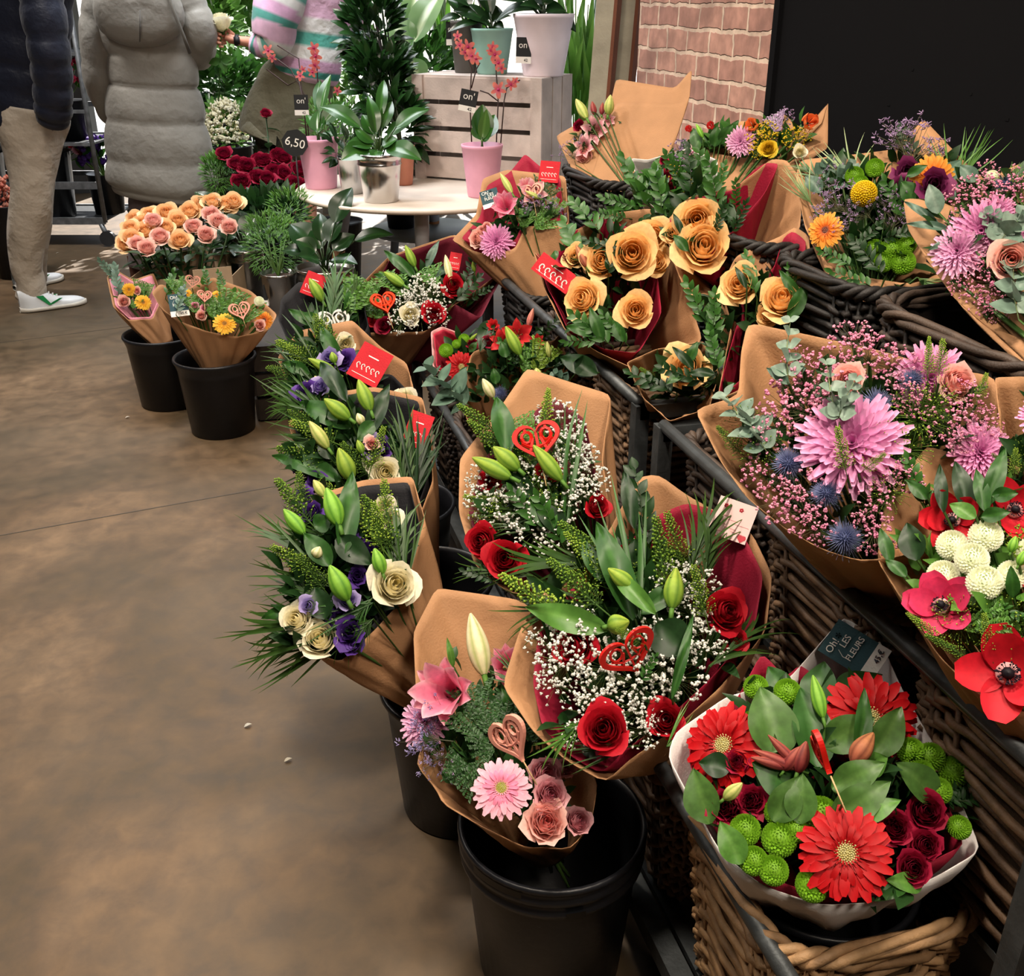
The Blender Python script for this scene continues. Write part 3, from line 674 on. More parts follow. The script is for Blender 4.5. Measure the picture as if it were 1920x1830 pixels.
for i in range(4):
    x0 = -1.0 + i * 1.525; x1 = x0 + 1.525; mb = MB()
    for a, b_ in (((x0, .06), (x1, .12)), ((x0, 2.85), (x1, 2.95)), ((x0, .12), (x0 + .06, 2.85)), ((x1 - .06, .12), (x1, 2.85)), ((x0, 2.1), (x1, 2.16))):
        mb.box(((a[0] + b_[0]) / 2, 9.82, (a[1] + b_[1]) / 2), (b_[0] - a[0], .07, b_[1] - a[1]), (.1, .1, .1))
    mb.box(((x0 + x1) / 2, 9.82, .03), (x1 - x0, .1, .06), (.1, .1, .1))
    f = tag(link('window_%d' % (i + 1), mb.mesh('window', FRM, False)), kind='structure')
    g = MB(); g.box(((x0 + x1) / 2, 9.82, 1.48), (x1 - x0 - .1, .006, 2.76), (.5, .5, .5)); link('pane', g.mesh('pane', gm, False), f)
S1('pavement', (lambda mb: (mb.box((0, 20, -.06), (60, 20.1, .1), (.5, .5, .5)), mb.mesh('pavement', flat('pavement_stone', hx('b4b0a8')), False))[1])(MB()), None, None, kind='structure')
# black painted board on the brick wall
mb = MB(); mb.box((XW - .025, 1.05, 1.30), (.03, 3.62, 2.3), hx('141416')); mb.box((XW - .03, 2.865, 1.30), (.05, .03, 2.32), hx('1c1c1e'))
for i in range(14): mb.box((XW - .041, ru(1.2, 2.7), ru(1.1, 1.7)), (.0006, ru(.004, .012), ru(.002, .008)), hx('6a6a6c'))
S1('blackboard', mb.mesh('blackboard', flat('blackboard_paint', hx('101012'), .9, a=.0, spec=.05), False), 'large black board mounted on the brick wall above the flower rack', 'board')
# slanting timber door leaves at the end of the brick wall
for k, (x0, x1, dz, lb) in enumerate(((1108, 1152, 0, 'grey weathered timber leaf with dark edge strip, left of the pair beside the brick wall'), (1152, 1192, .05, 'grey weathered timber leaf with dark edge strip, right of the pair against the brick wall'))):
    A = at(x0, 40, 4.12 + dz); B = at(x1, 40, 4.08 + dz); d = (B - A); d.z = 0; wd = d.length; d.normalize()
    R = Matrix((d, d.cross(UP) * -1, UP)).transposed()
    r = thing('timber_shutter', lb, 'shutter', ((A + B) / 2 * 1).to_2d().to_3d()); c = (A + B) / 2; c.z = 1.15
    Rl = Matrix.Rotation(math.radians(-3.0), 3, d.cross(UP))
    m1 = MB(); m1.box((0, 0, 0), (wd - .02, .04, 2.3), hx('a09a88')); m2 = MB(); m2.box((wd / 2 - .006, 0, 0), (.014, .05, 2.32), hx('6a3a22'))
    mw = Matrix.Translation((c.x, c.y, 1.17)) @ (R).to_4x4() @ Matrix.Rotation(math.radians(3.2), 4, 'Y')
    link('board', m1.mesh('board', 'wood', False), r, mw); link('edge_strip', m2.mesh('edge_strip', 'wood', False), r, mw)['label'] = 'dark brown edge strip'

# ------------------------------------------------------------------ rack, baskets, buckets
def rack(y0, y1, label):
    r = thing('flower_rack', label, 'rack', (.8, (y0 + y1) / 2, 0)); steps = ((.545, .45), (.785, .75)); g1 = hx('4c5052')
    for x, z in steps:
        mb = MB(); mb.tube([(x, y0, z), (x, y1, z)], .012, 10, g1); link('rail', mb.mesh('rail', 'metal'), r)
        for y in (y0, y1):
            mb = MB(); mb.box((x, y, z / 2), (.03, .03, z), g1); link('post', mb.mesh('post', 'metal', False), r)
    for y in (y0, y1):
        mb = MB(); mb.box((1.06, y, .735), (.56, .03, .03), g1); mb.box((.93, y, .435), (.74, .03, .03), g1); mb.box((.93, y, .12), (.74, .03, .03), g1); link('side_frame', mb.mesh('side_frame', 'metal', False), r)
    for x0, x1, z in ((.56, .80, .13), (.80, 1.04, .43), (1.04, 1.32, .73)):
        mb = MB()
        for k in range(4): x = x0 + .03 + (x1 - x0 - .06) * k / 3; mb.box((x, (y0 + y1) / 2, z), (.03, y1 - y0, .012), g1)
        link('shelf', mb.mesh('shelf', 'metal', False), r)
    mb = MB(); mb.box((.55, (y0 + y1) / 2, .12), (.035, y1 - y0, .035), g1); link('kick_rail', mb.mesh('kick_rail', 'metal', False), r)
    return r
rack(.65, 1.72, 'dark metal tiered rack nearest the camera, its rails running between the wicker baskets')
rack(1.84, 3.12, 'dark metal tiered rack farther back, beyond the first rack')
BC = {}
def basket_meshes(kind, lx, ly, h):
    cs = dict(tan=('8c6c4c', 'b08c64'), brown=('5c4634', '80644a'), dark=('2c2420', '483a30'), black=('141312', '24201e'))[kind]; c0, c1 = hx(cs[0]), hx(cs[1])
    def per(q, k):                                        # rounded rectangle outline, k = taper
        a = 2 * PI * q; c, s = math.cos(a), math.sin(a); e = .38
        return Vector((math.copysign(abs(c) ** e, c) * lx / 2 * k, math.copysign(abs(s) ** e, s) * ly / 2 * k, 0))
    N_ = 84; mb = MB(); rows = int(h / .0175)
    for j in range(rows):
        z = .01 + h * j / rows; k = .80 + .2 * z / h; cc = mixc(c0, c1, rnd())
        pts = []
        for i in range(N_):
            p = per(i / N_, k); o = Vector((p.x / lx, p.y / ly, 0)).normalized() * (.0065 * math.cos(PI * (i / 2 + j)))
            pts.append(p + o + Vector((0, 0, z + .003 * math.sin(i * .9 + j) + .002 * math.sin(i * 2.1 + j * 3))))
        mb.tube(pts, .0062, 5, cc, closed=True)
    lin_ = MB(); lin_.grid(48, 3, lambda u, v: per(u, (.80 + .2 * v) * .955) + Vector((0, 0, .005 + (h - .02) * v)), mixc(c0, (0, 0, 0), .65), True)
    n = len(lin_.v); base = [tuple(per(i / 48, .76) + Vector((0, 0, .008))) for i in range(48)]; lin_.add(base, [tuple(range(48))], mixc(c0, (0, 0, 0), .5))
    st = MB()
    for i in range(0, N_, 2):
        if (i // 2) % 2: continue
        st.tube([per(i / N_, .81), per(i / N_, 1.0) + Vector((0, 0, h))], .005, 4, c0)
    rim = MB()
    for s in range(3):
        pts = []
        for i in range(N_):
            p = per(i / N_, 1.02); o = Vector((p.x / lx, p.y / ly, 0)).normalized(); a = i * .55 + s * 2.094
            pts.append(p + o * (.008 * math.cos(a)) + Vector((0, 0, h + .002 + .008 * math.sin(a))))
        rim.tube(pts, .007, 6, mixc(c0, c1, .5 + .3 * s - .3), closed=True)
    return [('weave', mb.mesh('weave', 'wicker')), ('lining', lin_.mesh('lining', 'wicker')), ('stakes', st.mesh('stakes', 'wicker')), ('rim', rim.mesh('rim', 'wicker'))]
def basket(kind, x, y, z, label, lx=.25, ly=.34, h=.31, rz=0, tiltx=0):
    key = (kind, lx, ly, h)
    if key not in BC: BC[key] = basket_meshes(*key)
    r = thing('wicker_basket', label, 'basket', (x, y, z), None); r.rotation_euler = (tiltx, 0, rz)
    for nme, me in BC[key]: o = bpy.data.objects.new(nme, me); COL.objects.link(o); o.parent = r
    return r
basket('tan', .695, .905, .14, 'light tan wicker basket in the foreground holding the white-wrapped bouquet', .29, .32, .31)
basket('brown', .685, 1.265, .14, 'brown wicker basket on the bottom tier between the big bucket and the white-wrapped bouquet', .25, .34)
basket('brown', .68, 1.59, .14, 'brown wicker basket on the bottom tier behind the gypsophila and red rose bouquet', .24, .28)
basket('dark', .68, 2.06, .14, 'dark wicker basket on the bottom tier of the far rack, near its front end')
basket('dark', .68, 2.46, .14, 'dark wicker basket in the middle of the bottom tier of the far rack')
basket('dark', .68, 2.86, .14, 'dark wicker basket at the far end of the bottom tier holding the red gerbera bouquet')
basket('brown', .92, .72, .44, 'brown wicker basket below the red anemone bouquet at the right edge', .25, .46, .30)
basket('brown', .92, 1.17, .44, 'brown wicker basket below the big pink gypsophila bouquet', .25, .34, .30)
basket('dark', .92, 1.53, .44, 'dark wicker basket next to the square rack post, under the upright kraft rose wrap', .24, .28, .30)
basket('brown', .92, 2.04, .44, 'brown wicker basket just past the rack post below the single peach rose', .25, .30, .30)
basket('dark', .92, 2.40, .44, 'dark wicker basket under the peach rose bouquet with the red card', .25, .30, .30)
basket('black', .92, 2.86, .44, 'black wicker basket at the far end of the middle tier under the pink kraft bouquet', .25, .34, .30)
basket('black', 1.17, .78, .74, 'black wicker basket on the top tier at the right edge of the view', .26, .36, .30)
basket('dark', 1.17, 1.26, .74, 'dark empty-fronted wicker basket on the top tier behind the pink gypsophila bouquet', .28, .42, .30)
basket('black', 1.17, 1.66, .74, 'black wicker basket on the top tier under the craspedia bouquet', .26, .3, .30)
basket('black', 1.17, 2.05, .74, 'black wicker basket on the top tier under the tall red-edged kraft wrap', .26, .34, .30)
basket('black', 1.17, 2.46, .74, 'black wicker basket on the top tier under the orange tulip bouquet', .26, .34, .30)
basket('black', 1.15, 2.90, .74, 'black wicker basket at the far end of the top tier below the large kraft wrap', .28, .38, .30)
def bucket_mesh(big=False):
    mb = MB(); c = hx('0b0b0e'); c2 = hx('17181c')
    pr = [(.0, .006), (.112, .006), (.116, 0), (.12, .004), (.14, .24), (.141, .252)]
    if big: pr += [(.150, .254), (.151, .262), (.147, .266), (.147, .276), (.152, .279), (.152, .287), (.149, .291), (.149, .300), (.153, .303), (.152, .310), (.146, .312), (.142, .300)]
    else: pr += [(.146, .270), (.152, .284), (.155, .29), (.153, .297), (.147, .298), (.143, .288)]
    pr += [(.138, .25), (.118, .02), (0, .02)]
    mb.lathe(pr, 48, [c2 if .13 < r and z > .25 else c for r, z in pr]); return mb.mesh('bucket', 'plastic')
BK, BKB = bucket_mesh(), bucket_mesh(True)
def bucket(x, y, label, big=False, sc=1.0, z=0):
    o = S1('bucket', BKB if big else BK, label, 'bucket', Matrix.Translation((x, y, z)) @ Matrix.Diagonal((sc, sc, sc, 1))); return o
b0 = bucket(.40, 1.20, 'large scuffed black bucket with ridged rim in the front, holding the pink gerbera bouquet', True)
mb = MB()
for a0, a1, z, t in ((3.5, 4.1, .296, .012), (4.55, 4.75, .262, .012)):
    mb.grid(8, 1, lambda u, v: (.1535 * math.cos(a0 + (a1 - a0) * u), .1535 * math.sin(a0 + (a1 - a0) * u), z + (v - .5) * t), hx('040405'))
link('rim_slot', mb.mesh('rim_slot', 'plastic'), None).parent = b0
mb = MB()
for k in range(16):
    a = ru(3.4, 6.0); z = ru(.04, .3); p = [(.157 - .0001, 0)]; r = .1165 + .09 * z + .001 if z < .24 else .1535
    mb.tube([(r * math.cos(a + q * .02 * 1.2), r * math.sin(a + q * .024), z + .006 * math.sin(q + k)) for q in range(5)], .0005, 3, hx('5a5c60'))
o = link('scratches', mb.mesh('scratches', 'plastic'), None); o.parent = b0
for x, y, lb in ((.34, 1.62, 'black bucket half hidden behind the big front bucket, under the white rose bouquet'), (.36, 2.03, 'black bucket with bare rim showing beside the first white rose bouquet'), (.36, 2.44, 'black bucket in the row between the white rose bouquets and the rack'), (.36, 2.86, 'black bucket in the row under the bouquet with the fanned black paper'), (.42, 3.28, 'black bucket beneath the red rose and gypsophila bouquet near the table'),
    (-.09, 3.86, 'nearer of the two black buckets holding small kraft bouquets on the left'), (-.29, 4.22, 'farther of the two black buckets holding small kraft bouquets on the left')):
    bucket(x, y, lb)
bucket(.695, .905, 'black bucket standing inside the light tan basket', sc=.85, z=.17)
# dark box behind the left buckets
mb = MB()
for k in range(3): mb.box((.20, 3.90, .05 + .1 * k), (.30, .02, .085), hx('2a221c')); mb.box((.20, 4.5, .05 + .1 * k), (.30, .02, .085), hx('2a221c')); mb.box((.05, 4.2, .05 + .1 * k), (.02, .60, .085), hx('2a221c')); mb.box((.35, 4.2, .05 + .1 * k), (.02, .60, .085), hx('2a221c'))
mb.box((.20, 4.2, .30), (.32, .62, .015), hx('2a221c')); S1('wooden_crate', mb.mesh('wooden_crate', 'wood', False), 'low dark wooden crate on the floor just right of the two small-bouquet buckets', 'crate')

# ------------------------------------------------------------------ bouquets (pixel layouts are turned into points on each bouquet's own dome)
bouquet('wrapped_bouquet', 'white-wrapped bouquet of red gerberas, green buttons and broad leaves in the tan basket', (1545, 1440), 1.32,
 [(1582,1156),(1650,1200),(1690,1290),(1770,1430),(1840,1595),(1755,1645),(1645,1692),(1540,1698),(1430,1662),(1350,1598),(1290,1490),(1252,1418),(1266,1374),(1362,1307),(1478,1275)], (.70,.93,.40), '''
leaf 1465 1420 1425 1288 95 salal 0 .04;leaf 1540 1440 1500 1290 80 lf -.01 .02;leaf 1545 1400 1640 1345 70 salal 0 .03;leaf 1640 1420 1690 1325 62 salal 0 .04;leaf 1530 1330 1545 1240 70 lf -.02 .01;leaf 1560 1310 1655 1265 60 lf -.02 .01;leaf 1610 1420 1620 1290 34 lf .01 .05
leaf 1500 1470 1410 1430 90 lf 0 .03;leaf 1450 1540 1500 1455 62 salal .01 .03;leaf 1500 1545 1505 1450 62 salal .01 .03;leaf 1560 1540 1670 1465 66 salal .01 .03;leaf 1620 1440 1665 1420 50 lfl 0 .03;leaf 1760 1500 1680 1430 70 salal 0 .03;leaf 1330 1545 1300 1440 70 salal 0 .03;leaf 1390 1620 1350 1540 55 lfl .01 .03;leaf 1600 1540 1690 1500 44 lfl .01 .03;leaf 1560 1480 1660 1430 60 salal .01 .04;leaf 1370 1440 1310 1430 50 lfd 0 .01
leaf 1730 1660 1660 1650 40 lfl -.01 .01;fern 1760 1500 1900 1460 80 fernd -.01 .0;leaf 1700 1660 1640 1690 30 lf 0 .01;leaf 1480 1310 1440 1250 50 lf -.02 0
gerb 1587 1600 92 redg 0 -.15 .02;gerb 1632 1348 92 redg .1 .2 .0;gerb 1358 1398 84 redg -.35 0 0
pom 1397 1556 30 gpom;pom 1461 1573 34 gpom;pom 1413 1614 28 gpom;pom 1450 1632 29 gpom;pom 1523 1660 32 gpom;pom 1539 1526 34 gpom;pom 1460 1523 28 gpom;pom 1494 1556 24 gpom;pom 1708 1408 27 gpom;pom 1746 1418 27 gpom;pom 1728 1450 26 gpom;pom 1790 1446 30 gpom;pom 1760 1482 26 gpom;pom 1799 1551 23 gpom;pom 1417 1288 24 gpom 0 .3;pom 1476 1297 26 gpom 0 .3;pom 1407 1348 16 gpom
srose 1678 1552 36 dred;srose 1737 1522 42 dred;srose 1735 1585 34 dred;srose 1712 1628 36 dred;srose 1382 1428 26 dred;carn 1364 1512 38 dred;carn 1410 1500 32 dred
bud 1543 1345 1524 1266 32 budl .02 .05;bud 1598 1430 1638 1374 46 budr .02 .04;bud 1358 1498 1392 1468 30 budy .03 .04;bud 1495 1442 1412 1406 26 budd .02 .04;bud 1500 1440 1440 1378 24 budd .02 .05;bud 1478 1440 1408 1420 24 budd .02 .04;bud 1495 1448 1512 1390 36 budd .02 .04;bud 1470 1444 1500 1400 30 budd .02 .04
heart 1580 1508 1518 1360 100 hred .055 .075 5
card 1602 1220 74 110 -57 blue 0 .02''', paper='white', liner='red', fcol='lfd', fill=260, tilt=(.55,.6,0), bulge=.05, fl=.05, power=2.2,
 lrim=[(1470,1262),(1500,1235),(1560,1290),(1680,1330),(1760,1440),(1822,1590),(1750,1628),(1645,1680),(1540,1694),(1430,1655),(1352,1588),(1298,1480),(1278,1420),(1290,1385),(1370,1310),(1425,1215)])
bouquet('wrapped_bouquet', 'kraft bouquet of red anemones and white chrysanthemums cut off by the right edge', (1870, 1090), 1.18,
 [(1737,836),(1856,870),(1960,860),(2080,960),(2100,1150),(2030,1300),(1920,1338),(1830,1300),(1760,1230),(1700,1140),(1645,1050),(1655,960),(1690,900)], (.93,.76,.62), '''
anem 1890 1262 88 anem 0 -.2 .02;anem 1763 1133 64 anemp 0 -.3 .01;anem 1785 975 56 anem 0 .5;anem 1905 955 60 anem .2 .3;anem 1985 1100 70 anem
pom 1785 1022 30 wpom;pom 1848 1005 32 wpom 0 0 .01;pom 1822 1048 32 wpom 0 0 .02;pom 1768 1080 31 wpom;pom 1846 1092 34 wpom 0 -.2 .02;pom 1898 1078 29 wpom;pom 1940 1040 36 wpom
gyp 1910 1010 30 gseed;gyp 1925 1040 36 gseed;cloud 1800 1170 60 gseed;cloud 1880 1180 70 gseed;cloud 1900 1220 50 gseed
bud 1895 1035 1905 1005 22 budl .02 .03;bud 1910 1060 1925 1030 22 budl .02 .03
ruscus 1740 960 1700 860 60 lf 0 .05;leaf 1770 960 1762 870 26 lfd .02 .05;leaf 1820 960 1790 865 40 lfd .01 .05;leaf 1850 960 1830 880 30 lf .02 .05;leaf 1740 935 1700 902 26 lf .02 .04;leaf 1850 950 1885 840 34 lf .02 .06;leaf 1830 970 1780 945 34 lfl .03 .04;leaf 1840 970 1895 960 30 lf .03 .04;leaf 1860 930 1910 925 30 lf .03 .04;leaf 1672 1055 1650 990 26 lf .01 .03;leaf 1700 1080 1660 1050 26 lf .01 .02;leaf 1900 1120 1895 1060 26 lf .02 .05
leaf 1720 1050 1700 980 50 lfd .0 .02;seed 1790 1220 1700 1150 30 gseed .01 .02;seed 1830 1240 1735 1190 30 dseed .01 .02;seed 1860 1240 1845 1150 40 gseed .01 .04;ruscus 1850 1130 1920 1160 50 lf .0 .02;fern 1800 1180 1900 1150 60 fern 0 .02''', fill=200, tilt=(.5,.6,.15), bulge=.04, fcol='fern', fl=.04)
bouquet('wrapped_bouquet', 'large kraft bouquet of pink gypsophila, one big pink chrysanthemum and blue sea holly, mid right', (1610, 840), 1.34,
 [(1303,768),(1385,742),(1390,660),(1402,605),(1500,625),(1640,655),(1760,690),(1865,705),(1880,800),(1850,930),(1760,1000),(1690,1045),(1610,1052),(1540,1030),(1470,990),(1400,933),(1350,863)], (.92,1.15,.66), '''
mum 1597 830 88 mum -.05 -.1 .02;mum 1745 708 58 mum .1 .3 -.01;mum 1840 845 52 mum .1 -.1 -.01;srose 1590 712 34 palep 0 .2;srose 1795 718 40 palep .3 .2;srose 1575 700 22 pink
thistle 1477 870 42 thistle;thistle 1642 758 42 thistle;thistle 1548 925 40 thistle;thistle 1583 1010 46 thistle -.1 -.3;thistle 1710 712 30 thistle
gyp 1630 670 62 pgyp;gyp 1560 690 50 pgyp;gyp 1500 720 60 pgyp;gyp 1470 770 70 pgyp;gyp 1520 780 60 pgyp;gyp 1560 745 50 pgyp;gyp 1440 820 50 pgyp;gyp 1430 900 50 pgyp;gyp 1460 950 55 pgyp;gyp 1510 975 50 pgyp;gyp 1500 930 50 pgyp;gyp 1600 640 50 pgyp;gyp 1680 690 50 pgyp;gyp 1640 960 50 pgyp;gyp 1700 900 40 pgyp;gyp 1780 800 52 pgyp;gyp 1820 760 50 pgyp;gyp 1850 800 40 pgyp;gyp 1530 1000 44 pgyp;gyp 1720 760 40 pgyp;gyp 1640 1010 50 pgyp;gyp 1690 740 40 pgyp;gyp 1490 680 34 pgyp;gyp 1800 830 36 pgyp;gyp 1660 900 34 pgyp
cloud 1730 790 70 gseed;cloud 1700 850 60 gseed;cloud 1660 830 50 gseed;cloud 1620 880 60 gseed;cloud 1760 760 55 gseed;cloud 1420 860 60 dseed;cloud 1400 800 50 dseed;cloud 1670 930 50 gseed
seed 1740 720 1742 632 30 gseed .02 .06;seed 1760 720 1768 636 30 gseed .02 .06;seed 1830 760 1850 700 26 gseed .02 .04;seed 1590 900 1570 800 44 gseed .05 .08;seed 1610 890 1660 850 40 gseed .04 .06;seed 1400 860 1345 800 36 dseed 0 .02
euc 1478 720 1482 600 60 euc .02 .08;euc 1575 800 1550 680 66 euc .04 .06;euc 1570 790 1605 710 50 euc .04 .07;euc 1430 830 1360 740 90 euc .01 .03;euc 1440 850 1400 780 60 euc .01 .03;leaf 1480 720 1437 690 20 eucd .02 .04;leaf 1500 700 1512 690 20 eucd .02 .04''', fill=320, tilt=(.5,.6,.1), bulge=.06, fcol='lfd', fl=.04)
bouquet('wrapped_bouquet', 'kraft bouquet of peach roses with a red card sticking out on its left', (1150, 550), 2.3,
 [(1000,470),(1045,520),(1060,440),(1150,400),(1222,390),(1262,470),(1300,585),(1318,640),(1255,680),(1190,692),(1120,660),(1060,620),(1020,540)], (.93,2.4,.62), '''
rose 1093 560 42 peach -.2 -.1 .03;rose 1192 582 38 peach 0 -.2 .03;rose 1185 475 52 peach 0 .2 .04;rose 1130 488 40 peach -.1 .1 .01;rose 1228 490 30 peach;rose 1225 440 34 peach .1 .3 .03;rose 1080 480 26 peach
ruscus 1150 650 1075 590 60 lf .02 .05;ruscus 1130 640 1060 640 50 lf .02 .03;ruscus 1180 650 1130 590 50 lf .02 .05;ruscus 1180 480 1100 450 40 lfd .04 .05;leaf 1130 640 1105 575 24 lf .03 .07;leaf 1120 625 1060 612 26 lf .03 .05;leaf 1170 640 1150 600 24 lf .03 .05;ruscus 1100 510 1060 420 50 lf 0 .03;ruscus 1130 440 1075 380 60 lf -.02 .02;leaf 1120 700 1050 670 40 lfd .0 .0;ruscus 1150 470 1230 400 50 lfd 0 .02;ruscus 1140 520 1150 450 40 lfd .02 .05
bud 1100 500 1080 460 20 budr .01 .03;leaf 1050 500 1040 470 30 lf -.02 0;carn 1062 485 20 dred
card 1040 512 84 40 38 red 0 .02''', liner='red', fill=200, tilt=(.5,.6,.25), bulge=.05, fcol='lfd',
 lrim=[(1000,470),(1045,520),(1060,440),(1120,400),(1205,430),(1238,500),(1246,590),(1200,668),(1130,660),(1060,620),(1020,540)])
bouquet('wrapped_bouquet', 'kraft bouquet of two big peach roses with a tall red-edged sheet on the right', (1350, 430), 2.2,
 [(1262,490),(1245,420),(1290,370),(1380,350),(1420,320),(1446,298),(1475,300),(1505,340),(1500,430),(1420,505),(1320,570),(1285,545)], (1.1,2.1,.92), '''
rose 1308 412 46 peach -.05 .3 .04;rose 1320 462 56 peach .1 -.3 .02;rose 1264 436 24 peach;ruscus 1340 440 1360 380 40 lfd .02 .05;leaf 1290 470 1262 440 20 lf .04 .06
ruscus 1300 380 1290 290 70 lfd -.02 .02;ruscus 1350 400 1330 300 70 lf -.02 .03;ruscus 1370 440 1400 380 50 lfd 0 .03;ruscus 1250 420 1230 320 60 lf -.03 .02;leaf 1280 440 1262 400 14 lfd .05 .07;ruscus 1380 400 1380 340 50 lf -.02 .03''', liner='red', fill=120, tilt=(.5,.6,.35), fcol='lfd',
 lrim=[(1262,490),(1245,420),(1290,370),(1380,350),(1420,312),(1440,300),(1466,302),(1440,360),(1385,430),(1310,500)])
bouquet('wrapped_bouquet', 'kraft bouquet of three peach roses with red lining, behind the pink gypsophila bouquet', (1450, 580), 2.02,
 [(1345,750),(1372,607),(1352,540),(1380,480),(1470,440),(1490,424),(1517,442),(1520,500),(1580,550),(1634,590),(1560,650),(1450,690),(1390,730)], (1.0,1.80,.66), '''
rose 1388 533 42 peach -.1 .1 .03;rose 1466 560 48 peach .1 -.2 .04;rose 1578 598 28 peach .2 -.1;rose 1440 590 26 peach
ruscus 1420 560 1400 480 40 lf .03 .06;ruscus 1500 560 1480 500 50 lf .02 .05;ruscus 1330 620 1290 530 60 lf .0 .04;ruscus 1340 640 1340 550 50 lf 0 .04;leaf 1480 600 1512 530 30 lf .05 .07;leaf 1500 560 1460 505 20 lf .05 .07;ruscus 1540 620 1600 560 60 lf 0 .03;ruscus 1560 620 1620 620 50 lfd 0 .02;ruscus 1350 700 1330 620 50 lf 0 .03;leaf 1400 540 1378 500 14 lfd .06 .08''', liner='red', fill=200, tilt=(.5,.6,.15), fcol='lfd',
 lrim=[(1340,755),(1376,605),(1390,605),(1385,530),(1450,500),(1470,440),(1487,426),(1514,446),(1510,500),(1560,550),(1610,590),(1545,620),(1440,640),(1385,720)])
bouquet('wrapped_bouquet', 'kraft-wrapped single peach rose with dark ruscus leaves hanging over the rack post', (1275, 700), 2.05,
 [(1175,680),(1230,655),(1320,640),(1348,700),(1330,765),(1255,790),(1205,745)], (.93,2.0,.66), '''
rose 1285 690 48 peach 0 -.1 .03;rose 1320 700 24 peach .3 .1 .01
ruscus 1330 720 1240 690 60 lfd .04 .06;ruscus 1270 740 1180 700 60 lfd .02 .02;leaf 1290 680 1308 640 20 lf .06 .08;leaf 1300 690 1260 650 18 lfd .06 .08;leaf 1280 700 1250 720 20 lf .05 .05;leaf 1340 700 1290 700 20 lfd .07 .07;ruscus 1320 740 1340 640 50 lfd .0 .04;leaf 1350 740 1385 720 30 lf .0 .02;seed 1240 720 1200 690 24 dseed 0 .01''', fill=120, tilt=(.5,.6,.15), fcol='lfd')
bouquet('wrapped_bouquet', 'kraft bouquet of red roses and gypsophila with a pale pink message card, front centre', (1190, 1170), 1.58,
 [(1140,1000),(1195,895),(1232,888),(1290,930),(1345,960),(1410,1000),(1448,1078),(1436,1185),(1350,1290),(1255,1375),(1180,1425),(1135,1468),(1060,1425),(1000,1372),(942,1286),(975,1180),(1040,1080)], (.645,1.24,.36), '''
rose 1133 1368 52 red -.1 -.3 .03;rose 1362 1148 46 red .3 .1 .02;rose 1078 1212 44 red -.3 .1 0;rose 1248 1350 40 red .1 -.2 .0;rose 1178 1040 32 red 0 .4 -.02;rose 1120 1085 28 red -.2 .3 -.02;rose 1380 1200 24 red
gyp 1090 1215 62 gyp;gyp 1050 1250 60 gyp;gyp 1140 1260 62 gyp;gyp 1190 1290 66 gyp;gyp 1120 1310 56 gyp;gyp 1100 1350 52 gyp;gyp 1250 1250 62 gyp;gyp 1290 1200 56 gyp;gyp 1270 1280 60 gyp;gyp 1200 1340 50 gyp;gyp 1040 1290 46 gyp;gyp 1310 1100 50 gyp;gyp 1270 1100 56 gyp;gyp 1300 1150 52 gyp;gyp 1180 1230 54 gyp;gyp 1210 1380 44 gyp;gyp 1090 1170 40 gyp;gyp 1330 1220 44 gyp;gyp 1020 1210 44 gyp;gyp 1230 1210 54 gyp;gyp 1080 1390 34 gyp
cloud 1230 1050 60 gseed;cloud 1100 1090 60 gseed;cloud 1290 1050 50 gseed
leaf 1190 1160 1118 980 60 lf .03 .07;leaf 1200 1060 1190 1010 50 lfd 0 .04;leaf 1140 1180 985 1138 52 lfl .02 .04;leaf 1230 1150 1140 1065 34 lfl .07 .06;leaf 1230 1170 1290 1230 80 lfd .05 .03;leaf 1260 1310 1300 1150 22 lf .05 .06;leaf 1130 1090 1090 1010 34 lf 0 .04;leaf 1200 1150 1290 1090 40 lf 0 .02
bud 1188 1103 1140 1066 38 budg .06 .08;bud 1140 1175 1180 1165 46 budg .06 .07;bud 1260 1140 1268 1065 46 budg .02 .05
seed 1260 1150 1230 970 60 dseed .01 .08;seed 1290 1080 1250 960 60 gseed .0 .05;seed 1150 1160 1030 1050 50 dseed .01 .03;seed 1160 1100 1060 1000 40 gseed 0 .04;seed 1100 1180 940 1080 56 gseed .01 .02;seed 1180 1080 1050 980 46 dseed 0 .04;seed 1210 1210 1155 1180 50 gseed .06 .08;seed 1330 1180 1300 1060 50 gseed .02 .06
palm 1140 1060 900 1050 110 pal -.01 -.01;palm 1130 1130 920 1160 110 pal -.01 -.01;palm 1290 1080 1360 890 120 pal 0 .05;palm 1320 1100 1340 930 100 pal 0 .04;palm 1100 1350 1000 1430 70 lfl .02 .0;palm 1330 1250 1460 1140 80 pal .01 .0;grass 1200 1160 1140 920 100 lf .0 .05;grass 1180 1400 1050 1450 60 pal .02 .0;grass 1250 1400 1330 1330 50 lfl .02 0
ruscus 1220 1040 1190 880 70 lfd -.01 .06;ruscus 1200 1280 1230 1230 50 lf .04 .06;leaf 1190 990 1170 880 30 lfd .04 .06
heart 1196 1262 1170 1205 122 hred .0 .09 .0
card 1374 975 74 76 24 pinkc 0 .02''', liner='red', fill=360, tilt=(.5,.6,.1), bulge=.06, fcol='lfd', fl=.055,
 lrim=[(1200,990),(1230,960),(1290,935),(1345,950),(1405,1005),(1440,1075),(1425,1180),(1340,1280),(1245,1365),(1165,1420),(1125,1462),(1062,1425),(1010,1372),(990,1286),(1000,1180),(1080,1080)])
